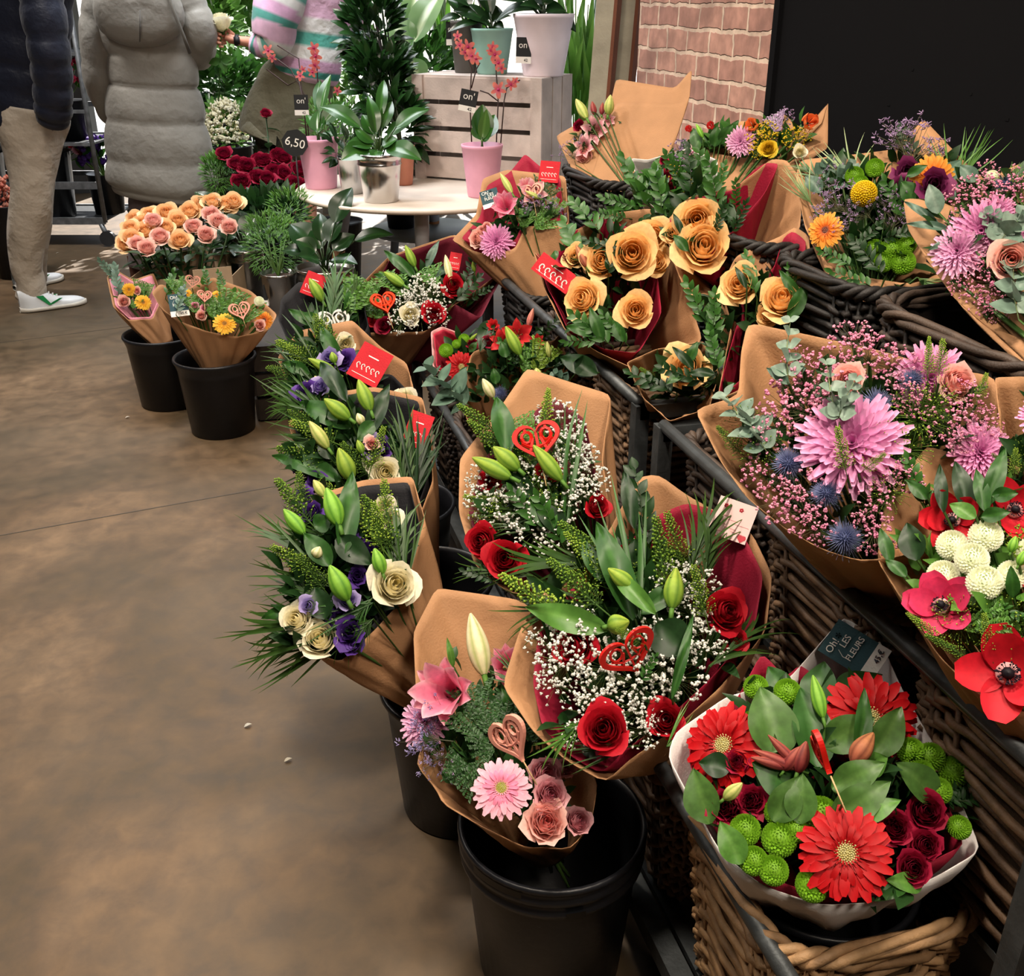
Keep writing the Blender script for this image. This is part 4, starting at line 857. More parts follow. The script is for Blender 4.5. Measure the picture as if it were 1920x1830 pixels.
bouquet('wrapped_bouquet', 'red rose and gypsophila bouquet with an upright red heart pick and three lily buds', (1000, 890), 1.98,
 [(862,860),(935,768),(988,690),(1065,715),(1146,740),(1128,860),(1142,960),(1125,1080),(1030,1120),(950,1110),(890,1060),(860,960)], (.64,1.60,.38), '''
rose 948 1048 42 red 0 -.2 .02;rose 902 1015 34 red -.3 0 .01;rose 920 900 24 red -.2 .2;rose 1030 880 26 red;rose 1120 950 26 red .3 0
gyp 1045 790 50 gyp;gyp 1070 830 52 gyp;gyp 1090 880 56 gyp;gyp 1110 910 46 gyp;gyp 1080 860 50 gyp;gyp 960 900 50 gyp;gyp 930 950 52 gyp;gyp 980 960 56 gyp;gyp 1010 1000 50 gyp;gyp 1050 960 50 gyp;gyp 1040 1030 44 gyp;gyp 900 950 42 gyp;gyp 1000 920 44 gyp;gyp 1100 930 40 gyp;gyp 900 900 36 gyp
cloud 980 850 50 gseed;cloud 1020 940 60 gseed;cloud 1040 870 60 dseed;cloud 920 970 50 gseed
leaf 955 850 930 745 44 lf .02 .05;leaf 1000 930 940 880 40 lfd .02 .03;leaf 1040 990 990 940 36 lf .03 .04;leaf 1060 1000 1000 940 44 lfd .02 .04;ruscus 1020 1000 960 920 70 lf .02 .05;ruscus 1060 1030 1010 930 70 lf .02 .05;palm 1000 1000 900 960 80 pal 0 .01;palm 1000 1080 850 1060 80 pal 0 .01;grass 1060 1000 1080 740 90 lf .0 .04;ruscus 940 1090 870 1070 50 lfd .0 .01;grass 1020 960 880 1010 60 pal 0 0
bud 957 895 886 858 38 budg .05 .06;bud 972 880 925 838 40 budg .05 .07;bud 1052 900 1000 835 36 budg .05 .07
seed 970 870 880 790 40 dseed 0 .03;seed 960 830 860 760 40 dseed 0 .03;seed 1020 820 1028 730 30 gseed .02 .05;seed 960 960 870 930 34 gseed 0 .02;fern 1000 830 970 780 50 fern 0 .03
heart 1022 900 1000 790 100 hred .04 .09 .1''', liner='dred', fill=260, tilt=(.5,.6,.1), bulge=.06, fcol='fernd', lrim=[(900,860),(950,800),(1040,740),(1100,780),(1118,860),(1132,960),(1115,1070),(1025,1110),(950,1100),(895,1050),(870,960)])
bouquet('wrapped_bouquet', 'pink gerbera and double lily bouquet in kraft paper in the big front bucket', (940, 1400), 1.60,
 [(775,1185),(818,1102),(960,1122),(1060,1150),(1060,1250),(985,1260),(1040,1350),(1122,1465),(1108,1545),(1070,1592),(985,1590),(900,1548),(826,1505),(822,1485),(779,1432),(800,1380),(780,1290)], (.40,1.22,.23), '''
gerb 940 1478 58 pinkg -.1 -.2 .03;srose 1032 1490 38 dustp .1 -.1 .02;srose 1024 1542 46 palep 0 -.3 .02;srose 1022 1450 36 dustp .2 .1 .0;srose 1085 1540 30 dustp .3 -.2 -.01;srose 1060 1440 22 dustp
dlily 842 1298 74 dlily -.3 .4 .03;dlily 950 1250 50 dlily .1 .5 0;mum 795 1350 46 mumw -.4 0 0
bud 908 1265 882 1150 52 budw .04 .09;leaf 850 1250 838 1195 14 lfl 0 .03
stat 850 1390 765 1380 60 statl .02 .01;stat 850 1420 790 1420 60 statl .01 .0;stat 860 1340 790 1340 50 statl .02 .02;stat 850 1400 820 1440 60 stat .01 .01
fern 900 1350 880 1280 70 fernd .02 .03;fern 920 1400 860 1330 80 fernd .02 .03;fern 930 1400 880 1420 80 fernd .02 .02;fern 940 1380 960 1290 80 fernd .01 .02;fern 880 1440 830 1430 60 fernd .01 .01;fern 900 1430 850 1480 60 fernd .01 .01;fern 1000 1400 1000 1310 60 fernd .0 .01;fern 920 1380 905 1320 60 fernd .03 .04;leaf 1010 1300 980 1230 30 lfd .0 .02;leaf 960 1330 940 1290 20 lf .01 .03;grass 990 1290 900 1230 40 lf .02 .03
heart 1000 1460 935 1345 110 hpink .04 .08 -1.5''', fill=300, tilt=(.55,.55,-.1), bulge=.045, fcol='fernd', fl=.035)
bouquet('wrapped_bouquet', 'nearest cream rose and green lily bud bouquet with palm blades, kraft sheet on its right', (660, 1070), 1.85,
 [(773,893),(797,975),(772,1050),(750,1130),(702,1182),(638,1242),(565,1215),(540,1120),(545,1010),(590,930),(680,900)], (.30,1.58,.27), '''
rose 740 1096 50 cream .2 0 .02;rose 556 1162 36 cream -.3 -.1 .01;rose 600 1198 44 cream -.1 -.4 0;rose 722 950 24 cream .2 .2 0;rose 735 975 24 cream;lisi 578 1136 20 lilac -.2 0 .03;lisi 652 1126 24 lilac 0 -.1 .03
lisi 655 1185 32 purple 0 -.2 .01;lisi 640 1160 30 purple;lisi 685 1040 30 purple;lisi 690 1010 24 purple;lisi 585 960 24 purple -.2 .2;lisi 570 930 18 purple;lisi 660 1210 24 purple 0 -.3;lisi 670 1080 22 purple
bud 636 985 612 915 44 budl .05 .08;bud 570 1000 532 955 34 budl .03 .05;bud 652 1125 618 1060 46 budl .05 .08;bud 718 1075 702 1028 32 budl .04 .06;bud 608 930 588 900 24 budy .02 .04;bud 590 1045 600 1025 26 budw .03 .04;bud 640 1110 628 1100 20 budw .04 .04
leaf 645 1040 660 885 46 lf .03 .07;leaf 630 1010 700 1060 50 lfd .04 .02;leaf 590 990 620 970 40 lf .02 .03;leaf 610 1160 590 1100 50 lfd .02 .03;leaf 620 1060 570 1000 44 lf .02 .04;leaf 540 1140 490 1160 20 lf .01 0
seed 740 1060 650 920 54 gseed .02 .05;seed 750 1050 680 930 54 dseed .02 .05;seed 730 1000 720 900 44 gseed .02 .05;seed 600 1080 510 1025 44 gseed .01 .01;seed 600 1000 520 900 40 dseed 0 .02;seed 620 1120 560 1040 60 dseed .02 .03;seed 570 960 560 885 36 dseed 0 .03;seed 720 1040 700 940 50 gseed .03 .06
palm 640 1160 420 1180 150 pal .0 -.03;palm 630 1180 450 1240 130 pal .0 -.05;palm 700 1120 600 1230 120 lf .02 0;palm 610 1080 470 960 120 pal -.01 -.02;palm 600 1120 480 1080 120 pal -.01 -.02;palm 740 1080 760 920 80 pal .0 .05;palm 700 1160 650 1210 100 pal .02 .01;palm 620 1000 500 1020 90 pal -.01 -.02
grass 640 1165 415 1182 60 pal 0 -.04;grass 640 1185 440 1240 70 pal 0 -.05;grass 640 1195 480 1270 60 pal 0 -.05;grass 620 1100 455 1040 90 pal -.01 -.02;grass 620 1060 480 950 80 pal -.01 -.02;grass 700 1130 560 1180 90 lf .02 0;grass 760 1100 750 920 50 pal .02 .05''', liner='black', fill=320, tilt=(.5,.6,.1), bulge=.06, fcol='lfd', fl=.055)
bouquet('wrapped_bouquet', 'second cream rose bouquet in the left row, small red card at its right edge', (680, 830), 2.22,
 [(792,745),(808,820),(812,900),(790,960),(700,960),(600,930),(560,870),(540,790),(600,740),(700,725)], (.35,2.02,.28), '''
rose 722 885 32 cream .1 0 .01;rose 700 870 20 cream;lisi 700 835 24 lilac 0 0 .02;lisi 715 842 22 purple;lisi 575 735 26 purple;lisi 600 725 20 lilac;lisi 590 900 20 purple;lisi 560 880 16 purple
bud 695 770 672 712 34 budg .04 .07;bud 655 785 608 748 36 budg .03 .05;bud 615 840 580 790 30 budy .03 .05;bud 660 900 635 840 40 budg .04 .07;bud 680 795 670 775 20 budw .03 .04;lisi 697 832 16 palep 0 0 .04;bud 680 850 670 825 18 budg .04 .05
leaf 650 750 600 680 34 lfd .02 .04;leaf 660 800 560 755 44 lf .0 .01;leaf 690 820 730 720 36 lfd .02 .05;leaf 640 900 510 855 40 lf 0 .0;leaf 700 790 670 830 30 lf .03 .03;leaf 620 860 600 820 30 lfd .02 .03
seed 650 840 545 790 50 gseed .01 .02;seed 640 870 520 840 50 dseed 0 .01;seed 700 900 640 830 50 dseed .02 .04;seed 690 900 720 800 40 gseed .02 .05;seed 600 800 540 770 40 dseed 0 .01;seed 660 960 600 900 50 gseed .02 .02
palm 770 920 760 740 110 pal .0 .05;palm 780 930 800 760 90 lfd .0 .04;palm 760 940 740 800 90 pal .0 .05;palm 620 780 480 740 90 pal 0 -.01;palm 600 820 500 850 90 pal 0 -.01;grass 780 930 790 740 60 lfd .01 .04;grass 620 820 490 800 80 pal 0 -.01;grass 620 870 500 880 80 pal 0 -.01;grass 620 780 500 700 70 pal 0 0
card 783 806 44 68 20 red''', liner='black', fill=280, tilt=(.5,.6,.1), bulge=.06, fcol='lfd')
bouquet('wrapped_bouquet', 'third lily bud bouquet in the left row, big red card above black paper', (650, 690), 2.60,
 [(660,600),(715,652),(762,680),(776,730),(770,780),(700,800),(610,780),(545,740),(520,670),(560,620)], (.35,2.44,.28), '''
rose 760 750 26 cream .1 .1;rose 648 645 22 cream 0 .3;lisi 617 670 22 lilac -.1 .1 .02;lisi 645 675 22 purple;lisi 570 740 22 purple -.1 -.1;lisi 590 740 18 lilac;lisi 560 750 20 purple
bud 630 700 578 672 24 budg .03 .04;bud 628 680 622 660 18 budg .03 .04;bud 600 720 590 705 16 budy .03 .04;bud 585 735 575 715 16 budy .03 .03;bud 560 740 552 730 14 budy .02 .02
leaf 630 760 600 690 34 lf .03 .05;leaf 640 680 600 610 30 lf .0 .03;leaf 580 700 530 680 26 lf 0 .01
seed 600 680 540 650 50 gseed 0 .02;seed 610 650 590 590 46 gseed .0 .04;seed 560 700 500 690 40 dseed 0 .0;seed 590 690 520 640 50 gseed 0 .01;seed 640 660 600 600 40 dseed 0 .03
palm 600 720 490 700 80 pal 0 -.02;palm 590 740 490 730 80 pal 0 -.02;palm 580 760 500 770 80 pal 0 -.02;palm 590 650 500 640 80 pal 0 -.01;grass 600 640 560 560 60 pal 0 .03;grass 590 720 485 705 70 pal 0 -.01;grass 590 680 490 640 70 pal 0 -.01
card 694 684 62 72 28 red 0 .02''', liner='black', fill=220, tilt=(.5,.6,.1), fcol='lfd', lrim=[(560,640),(640,690),(650,700),(740,700),(772,735),(760,780),(700,795),(610,770),(550,740),(520,680)])
bouquet('wrapped_bouquet', 'farthest lily bud bouquet in the left row with black paper and white heart pick', (615, 590), 2.98,
 [(527,560),(560,528),(620,535),(680,560),(690,610),(670,650),(600,650),(540,640),(522,600)], (.36,2.86,.28), '''
rose 640 600 16 cream;pom 600 600 12 wpom;lisi 650 620 14 lilac
bud 605 565 580 522 26 budg .03 .06;bud 615 615 608 590 18 budy .02 .03;leaf 600 600 560 590 20 lf 0 .02;leaf 650 600 660 530 22 lf 0 .03;leaf 590 610 540 580 22 lf .0 .02;leaf 610 630 590 580 22 lf .01 .03
palm 620 600 640 470 70 lf 0 .05;palm 640 600 620 480 70 pal 0 .05;palm 640 600 690 500 60 pal 0 .04;fern 650 590 680 530 60 fern 0 .02;fern 670 580 690 520 50 fern 0 .02;seed 640 640 600 600 40 gseed 0 .02
heart 640 640 620 585 70 hwhite .02 .04 .2
card 588 534 38 46 20 red -.0 .0''', paper='black', liner=None, fill=160, tilt=(.5,.6,.1), fcol='lfd')
bouquet('wrapped_bouquet', 'red rose and gypsophila bouquet with an orange-red heart pick beside the white table', (780, 570), 3.08,
 [(640,628),(700,624),(800,622),(842,578),(888,548),(950,502),(935,455),(850,440),(730,480),(665,545)], (.43,3.28,.30), '''
rose 812 588 24 red 0 -.1 .02;rose 850 535 24 red .1 .1 .02;rose 768 590 22 cream 0 0 .01;rose 720 610 18 dred;rose 700 600 14 red
gyp 800 560 40 gyp;gyp 780 570 36 gyp;gyp 820 560 30 gyp;gyp 790 600 34 gyp;gyp 750 610 30 gyp;gyp 790 545 34 gyp;gyp 825 600 26 gyp;gyp 760 570 24 gyp
bud 757 535 720 510 22 budg .03 .05;bud 778 500 760 460 20 budg .02 .05;bud 845 525 835 478 18 budw .03 .06;bud 890 510 886 490 10 budg .02 .04;leaf 780 520 720 470 22 lf .0 .03;leaf 760 530 700 515 20 lf 0 .02;leaf 840 500 815 520 14 eucd 0 .02;leaf 800 505 824 450 16 eucd 0 .03
fern 760 560 730 510 44 fern 0 .03;fern 700 590 680 540 50 fern 0 .02;fern 820 540 800 500 50 fern 0 .02;ruscus 850 570 900 520 50 lfd .01 .03;ruscus 870 540 890 480 50 lfd 0 .03;ruscus 880 560 920 540 40 lfd 0 .02;fern 720 600 690 570 40 fern 0 .02
heart 735 610 712 545 54 horange .03 .06 .5
card 853 490 22 34 10 red -.0 .02''', liner='dred', fill=240, tilt=(.5,.6,.1), fcol='lfd', lrim=[(660,600),(700,612),(800,600),(850,570),(905,600),(925,560),(955,505),(935,455),(850,440),(730,480)])
bouquet('wrapped_bouquet', 'bouquet of open red lilies and eucalyptus in kraft paper in front of the far rack', (980, 690), 2.55,
 [(862,742),(885,660),(900,655),(960,640),(1040,640),(1052,620),(1100,660),(1160,690),(1150,745),(1060,790),(950,790),(880,800)], (.68,2.46,.40), '''
lily 970 628 34 rlily 0 .3 .02;lily 940 640 26 rlily -.3 .1 .0;lily 1008 640 16 rlily .2 .2;thistle 937 738 20 thistle;thistle 1118 690 16 thistle;dlily 925 612 16 rlily;srose 915 640 14 dred
bud 975 665 948 612 28 budg .04 .07;bud 990 612 1000 578 14 budp 0 .03;bud 925 745 905 710 24 budw .03 .05;bud 1010 710 1005 690 20 budy .02 .03;bud 1030 670 1026 640 12 budy .02 .04
euc 870 750 800 690 90 eucd .0 .0;euc 880 760 840 740 60 eucd .01 .0;euc 1080 700 1110 680 90 eucd .02 .03;euc 1060 720 1040 700 90 eucd .02 .02;leaf 1150 680 1050 680 50 lfd .04 .04;leaf 950 670 940 640 24 lf .02 .04;ruscus 980 690 940 640 50 lf .0 .02;ruscus 1000 690 1000 640 40 lf 0 .02;fern 1000 700 1030 640 50 ferny 0 .03;fern 980 700 1000 650 50 fern 0 .02;leaf 930 720 925 690 20 lf .02 .04;leaf 920 600 900 660 30 lfd 0 0;ruscus 1020 620 1060 590 40 lfd -.02 .0''', fill=260, tilt=(.5,.6,.1), fcol='lfd')
bouquet('wrapped_bouquet', 'small red gerbera bouquet in pink and red paper tucked behind the red lilies', (858, 668), 2.90,
 [(808,622),(828,612),(870,628),(905,640),(900,690),(878,722),(835,700),(812,690)], (.68,2.86,.40), '''
gerb 865 688 30 redg .2 -.1 .02;pom 836 657 14 gpom;pom 870 636 11 gpom;pom 856 645 9 gpom;srose 885 645 12 dred;srose 925 616 12 dred
bud 880 640 895 625 8 budg;leaf 880 660 895 640 14 lf''', paper='pink', liner='rose', fill=60, tilt=(.5,.6,.1), fcol='lfd')
bouquet('wrapped_bouquet', 'pink lily and chrysanthemum kraft bouquet with two cards, in front of the white crate', (975, 395), 3.02,
 [(847,450),(893,402),(905,335),(950,318),(1015,325),(1060,330),(1066,418),(1060,424),(985,424),(966,466),(920,480),(880,468)], (.93,2.84,.64), '''
dlily 948 388 32 dlily 0 0 .03;lily 1000 362 30 lily .2 .2 .02;mum 930 452 28 mum 0 -.2 .02;srose 895 447 18 gpink -.2 0 .01;srose 905 432 12 palep;dlily 985 350 18 lily;srose 912 425 10 palep
bud 960 362 938 325 16 budy .02 .05;bud 1012 372 985 358 12 budy .04 .05;stat 1010 420 1020 370 60 stat .0 .03;stat 1030 420 1045 380 50 stat .0 .02;stat 1020 410 990 380 40 stat .0 .02;fern 980 430 990 390 50 fern 0 .01;fern 1000 430 1040 400 50 fern 0 .01;fern 1030 410 1050 370 50 fern 0 .01;fern 1010 380 1030 340 50 fernd 0 .01
heart 1005 400 995 340 44 hpink .02 .05 .1
card 919 372 34 34 -15 blue -.0 .01;card 1030 322 38 40 8 red 0 .01''', liner='red', fill=140, tilt=(.5,.6,.35), fcol='fernd', lrim=[(860,450),(895,410),(910,345),(955,320),(985,284),(1020,312),(1055,330),(1060,410),(985,415),(966,455),(920,470),(885,460)])
bouquet('wrapped_bouquet', 'large kraft-wrapped lily bouquet turned to the left, leaning against the brick wall', (1150, 230), 3.08,
 [(1042,255),(1090,228),(1140,215),(1155,148),(1266,166),(1298,128),(1292,190),(1262,194),(1156,192),(1135,250),(1108,335),(1070,315)], (1.16,2.80,.96), '''
lily 1115 245 30 lily -.3 .1 .02;lily 1095 275 24 lily -.3 -.1 .02;srose 1095 292 20 palep -.3 -.1;lily 1140 225 16 lily
bud 1100 222 1080 186 22 budy .03 .05;bud 1140 215 1145 178 22 budy .03 .05;bud 1115 215 1110 190 14 budd .02 .04;bud 1128 215 1130 192 12 budd .02 .04;stat 1080 310 1068 270 50 stat .01 .01;srose 1085 235 12 dred''', fill=60, tilt=(.5,.6,.45), fcol='fernd')
bouquet('wrapped_bouquet', 'bouquet of orange tulips and yellow mimosa in kraft paper in front of the brick wall', (1430, 265), 2.58,
 [(1290,278),(1345,275),(1390,225),(1420,235),(1466,228),(1468,212),(1500,240),(1540,235),(1553,190),(1552,280),(1480,302),(1380,295)], (1.18,2.44,.96), '''
tulip 1518 228 27 tulip .1 .2 .03;tulip 1410 235 22 tulip -.2 .1 .02;tulip 1333 236 13 rlily;tulip 1292 242 11 rlily;mum 1388 264 24 mumw -.1 0 .01;rose 1440 278 18 ypom 0 0 .02;rose 1500 285 14 cream
gyp 1428 262 32 ygyp;gyp 1440 250 24 ygyp;gyp 1490 262 26 ygyp;gyp 1420 285 22 ygyp;gyp 1470 225 24 stat;gyp 1510 258 18 ygyp
bud 1318 258 1305 232 12 budl .02 .04;leaf 1340 275 1345 235 24 lf 0 .03;leaf 1310 280 1300 240 24 lf 0 .02;leaf 1350 270 1375 232 24 lf 0 .03;leaf 1290 290 1280 260 20 lfd 0 .02;leaf 1370 250 1385 225 16 lf 0 .02;fern 1460 250 1450 210 40 stat 0 .02''', fill=120, tilt=(.5,.6,.2), fcol='lf', paper='kraft')
bouquet('wrapped_bouquet', 'mixed bouquet of red carnations, yellow mimosa and trailing ruscus behind the peach roses', (1270, 330), 2.42,
 [(1183,297),(1215,300),(1290,278),(1345,300),(1345,360),(1300,400),(1240,400),(1205,370)], (1.12,2.48,.96), '''
carn 1248 330 12 dred;carn 1258 350 9 dred;carn 1245 300 9 dred;rose 1232 345 14 gpom
gyp 1265 330 22 ygyp;gyp 1290 348 22 ygyp;gyp 1295 370 18 ygyp;gyp 1275 285 26 stat;gyp 1300 300 22 pgyp;gyp 1285 320 24 stat
ruscus 1290 360 1250 290 50 lf 0 .03;ruscus 1320 370 1310 280 50 lf .02 .05;ruscus 1340 380 1360 310 40 lf 0 .04;ruscus 1220 390 1170 300 60 lf 0 .02;ruscus 1200 390 1130 370 50 lf 0 .01;ruscus 1180 410 1120 400 50 lf 0 .01;ruscus 1210 370 1230 330 40 lfd 0 .02;fern 1240 330 1220 310 40 fern 0 0;leaf 1310 390 1290 350 18 lfl .02 .03;euc 1240 350 1225 320 40 eucd 0 .01''', fill=160, tilt=(.5,.6,.1), fcol='lf', paper='white')
bouquet('wrapped_bouquet', 'bouquet of orange gerberas, yellow craspedia and dark foliage in front of the black board', (1660, 410), 2.00,
 [(1492,330),(1500,300),(1600,290),(1680,280),(1731,222),(1800,295),(1850,340),(1840,430),(1780,520),(1700,532),(1620,520),(1555,500),(1510,430)], (1.17,1.66,.94), '''
gerb 1548 432 35 orangeg -.2 0 .02;gerb 1748 332 42 orangeg .2 .5 .02;ball 1620 363 25 yball 0 .1 .04;pom 1602 330 18 gpom 0 .5 .01;pom 1640 315 18 gpom 0 .5;pom 1612 345 17 gpom 0 .4 .01;pom 1672 468 22 gpom;pom 1693 492 24 gpom 0 -.2;pom 1655 492 20 gpom;pom 1640 466 18 gpom;pom 1700 460 18 gpom
lisi 1700 320 26 plumf .1 .3;lisi 1750 345 34 plumf 0 .2 .05;lisi 1690 345 20 plumf;lisi 1725 340 20 plumf
stat 1600 420 1560 360 60 stat .01 .03;stat 1590 400 1540 380 60 stat .01 .02;stat 1640 420 1610 380 60 stat .01 .03;stat 1670 430 1690 380 60 stat .01 .03;stat 1700 330 1730 250 70 stat .0 .04;stat 1700 310 1680 225 60 stat .0 .05;stat 1660 400 1660 360 60 stat .02 .03;stat 1580 350 1545 330 50 stat 0 .02;stat 1620 440 1580 410 50 stat .01 .02;stat 1660 450 1680 400 50 stat .02 .02
ruscus 1600 500 1540 470 60 lf .02 .02;ruscus 1660 520 1600 450 70 lfd .02 .04;ruscus 1640 540 1560 510 70 lf .02 .02;ruscus 1600 560 1570 590 50 lf .02 .0;ruscus 1700 420 1660 340 70 lf .0 .03;ruscus 1720 300 1690 240 60 lfd 0 .03;ruscus 1650 450 1720 430 60 lfd .02 .03;ruscus 1600 470 1650 420 60 lfd .02 .03;leaf 1720 380 1690 340 40 lf .02 .04
euc 1540 330 1560 300 60 eucd 0 .02;euc 1560 350 1600 310 50 eucd 0 .02;leaf 1540 360 1510 330 30 eucd 0 .02;leaf 1760 350 1800 300 40 eucd 0 .03;leaf 1780 370 1840 340 40 eucd 0 .02;leaf 1700 330 1740 310 20 lf .03 .06
grass 1520 380 1480 300 60 var 0 .04;grass 1600 340 1590 240 90 var -.02 .04;grass 1780 340 1800 230 90 lfl -.02 .05;grass 1800 340 1850 230 60 lfl -.02 .05;palm 1540 340 1480 290 60 lf 0 .01;palm 1720 520 1790 560 50 lfl .01 .0
''', fill=320, tilt=(.5,.6,.1), fcol='lfd')
bouquet('wrapped_bouquet', 'pink chrysanthemum and gypsophila kraft bouquet with eucalyptus at the upper right edge', (1860, 450), 1.62,
 [(1693,372),(1760,376),(1800,395),(1880,320),(1960,290),(2080,330),(2120,480),(2060,620),(1930,640),(1850,612),(1790,560),(1740,490),(1702,430)], (1.19,.96,.94), '''
mum 1840 432 46 mum -.1 .3 .02;mum 1795 470 44 mumw -.3 0 .01;mum 1870 400 30 mum .2 .3;rose 1895 488 44 gpink .1 0 .03;thistle 1885 345 26 thistle;pom 1860 330 12 wpom;mum 1960 420 40 mum
gyp 1830 370 46 pgyp;gyp 1800 380 34 pgyp;gyp 1860 380 44 pgyp;gyp 1900 370 40 pgyp;gyp 1800 540 26 pgyp;gyp 1860 540 44 pgyp;gyp 1840 570 34 pgyp;gyp 1870 590 26 pgyp;gyp 1840 500 34 pgyp;gyp 1790 420 24 pgyp;gyp 1920 340 36 pgyp;gyp 1850 330 30 pgyp
cloud 1900 350 40 gseed;euc 1870 460 1920 400 70 euc .03 .04;euc 1880 430 1850 400 60 euc .02 .04;euc 1910 600 1900 500 90 euc .04 .04;leaf 1760 400 1742 345 34 euc .02 .05;leaf 1760 420 1695 378 14 eucd .0 .01;leaf 1780 430 1700 420 18 eucd .0 .01;leaf 1810 440 1740 470 18 eucd .0 .01;leaf 1830 340 1800 310 30 eucd 0 .02;grass 1890 340 1915 300 30 lfl 0 .02''', fill=240, tilt=(.5,.6,.1), fcol='lfd', bulge=.05)
bouquet('wrapped_bouquet', 'edge of a kraft-wrapped bouquet with seedheads between the two big right-hand bouquets', (1930, 770), 1.28,
 [(1866,708),(1916,706),(2010,720),(2030,850),(1930,890),(1882,860)], (1.03,.95,.72), '''
mum 1960 780 40 mum;cloud 1915 860 36 gseed;cloud 1900 880 30 dseed;seed 1900 900 1905 840 36 gseed .02 .04;seed 1890 880 1860 850 26 dseed .0 .02''', fill=60, tilt=(.5,.6,.1), fcol='lfd')
bouquet('wrapped_bouquet', 'small kraft bouquet with a yellow gerbera and pink roses, leftmost of the floor buckets', (250, 560), 4.08,
 [(200,520),(215,505),(250,525),(288,512),(304,560),(285,598),(240,600),(212,575)], (-.285,4.20,.24), '''
gerb 268 567 16 yelg .1 -.3 .01;gerb 242 543 13 yelg 0 .4;srose 232 565 13 gpink -.1 0 .01;srose 256 545 9 palep;fern 262 560 268 525 30 fern 0 .02;fern 250 580 255 560 30 fern 0 .01;ruscus 225 560 215 500 30 eucd 0 .04;ruscus 222 530 188 488 34 eucd .0 .06;fern 275 560 270 530 30 fern 0 .02''', fill=70, liner='pink', fcol='fern', fl=.04, tilt=(.5,.6,0))
bouquet('wrapped_bouquet', 'wide kraft bouquet with pink heart picks and blue-grey card in the nearer left bucket', (405, 575), 3.75,
 [(284,548),(300,532),(340,545),(400,520),(470,545),(520,590),(505,618),(445,632),(390,622),(330,600),(300,575)], (-.09,3.84,.22), '''
gerb 421 607 22 yelg 0 -.3 .01;gerb 495 600 18 orangeg .2 0;srose 487 610 12 gpink;srose 365 574 9 pink 0 0 .01;srose 384 577 9 pink 0 0 .01;srose 377 592 11 gpink;pom 486 565 10 wpom;pom 322 527 8 wpom;gerb 406 553 9 yelg;gerb 352 550 8 yelg;lisi 403 570 8 wpom;srose 350 570 10 gpink
fern 420 600 440 540 50 fern 0 .03;fern 400 600 400 550 50 fern 0 .02;fern 450 610 470 570 50 fern 0 .02;fern 460 610 440 580 50 fern 0 .02;fern 370 590 360 550 40 fern 0 .02;fern 340 560 330 520 40 fern 0 .03;ruscus 330 590 345 540 30 eucd .02 .03;ruscus 390 540 384 505 40 lf 0 .03;ruscus 310 560 325 510 30 lf 0 .03;ruscus 420 540 410 510 30 lf 0 .02
heart 384 585 383 540 30 hpink .02 .05 .1;heart 460 610 445 568 44 hpink .02 .04 .3;heart 360 540 362 520 30 hpink .0 .03 .1
card 335 572 34 44 -12 blue 0 .02''', fill=160, fcol='fern', fl=.04, tilt=(.5,.6,0))

# ------------------------------------------------------------------ white table, crate and the potted plants on it
TZ = .72
mpp = lambda P: (P - CO).dot(CF) / FPX                 # metres per pixel at P
TC = atz(800, 350, TZ)
def round_table(c, z, r, label, top, legc, lo, legn=3, lr=.019, ph=.4, group=None):
    t = thing('round_table', label, 'table', (c.x, c.y, 0), group)
    mb = MB(); mb.lathe([(0, z - .022), (r - .012, z - .022), (r, z - .014), (r, z - .004), (r - .006, z), (0, z)], 64, top, (c.x, c.y, 0)); link('tabletop', mb.mesh('tabletop', 'paint', True), t)
    for k in range(legn):
        a = ph + 2 * PI * k / legn; d = Vector((math.cos(a), math.sin(a), 0)); A = Vector((c.x, c.y, z - .02)) + d * r * .62; B = Vector((c.x, c.y, 0)) + d * r * .86
        m = A.lerp(B, .30)
        u = MB(); u.tube([m, B], [lr, lr * .72], 12, legc); lg = link('leg', u.mesh('leg', 'wood'), t)
        u = MB(); u.tube([A, m], [lr * 1.1, lr * 1.02], 12, lo); s_ = link('sleeve', u.mesh('sleeve', 'paint'), None); s_.parent = lg; s_['label'] = 'grey painted upper end of the leg'
    return t
round_table(TC, TZ, .60, 'large round off-white table with wooden legs carrying potted orchids and the crate', hx('d8cabc'), hx('a06c40'), hx('a8a8ac'), 4, .03, -1.83)
def lowt(px, py, t, r, label, c): P = at(px, py, t); return round_table(P, P.z, r, label, c, hx('8a6240'), hx('707478'), 3, .02), P
_, P1 = lowt(800, 427, 5.15, .28, 'low round grey side table seen underneath the white table', hx('7c868c'))
_, P2 = lowt(655, 545, 5.0, .19, 'small low pale round table behind the metal pot of the broad-leaved plant', hx('c4c8cc'))
S1('bucket', BK, 'black pot standing on the low round grey side table', 'bucket', Matrix.Translation(P1 + Vector((-.12, .05, 0))) @ Matrix.Diagonal((.55, .55, .6, 1)))
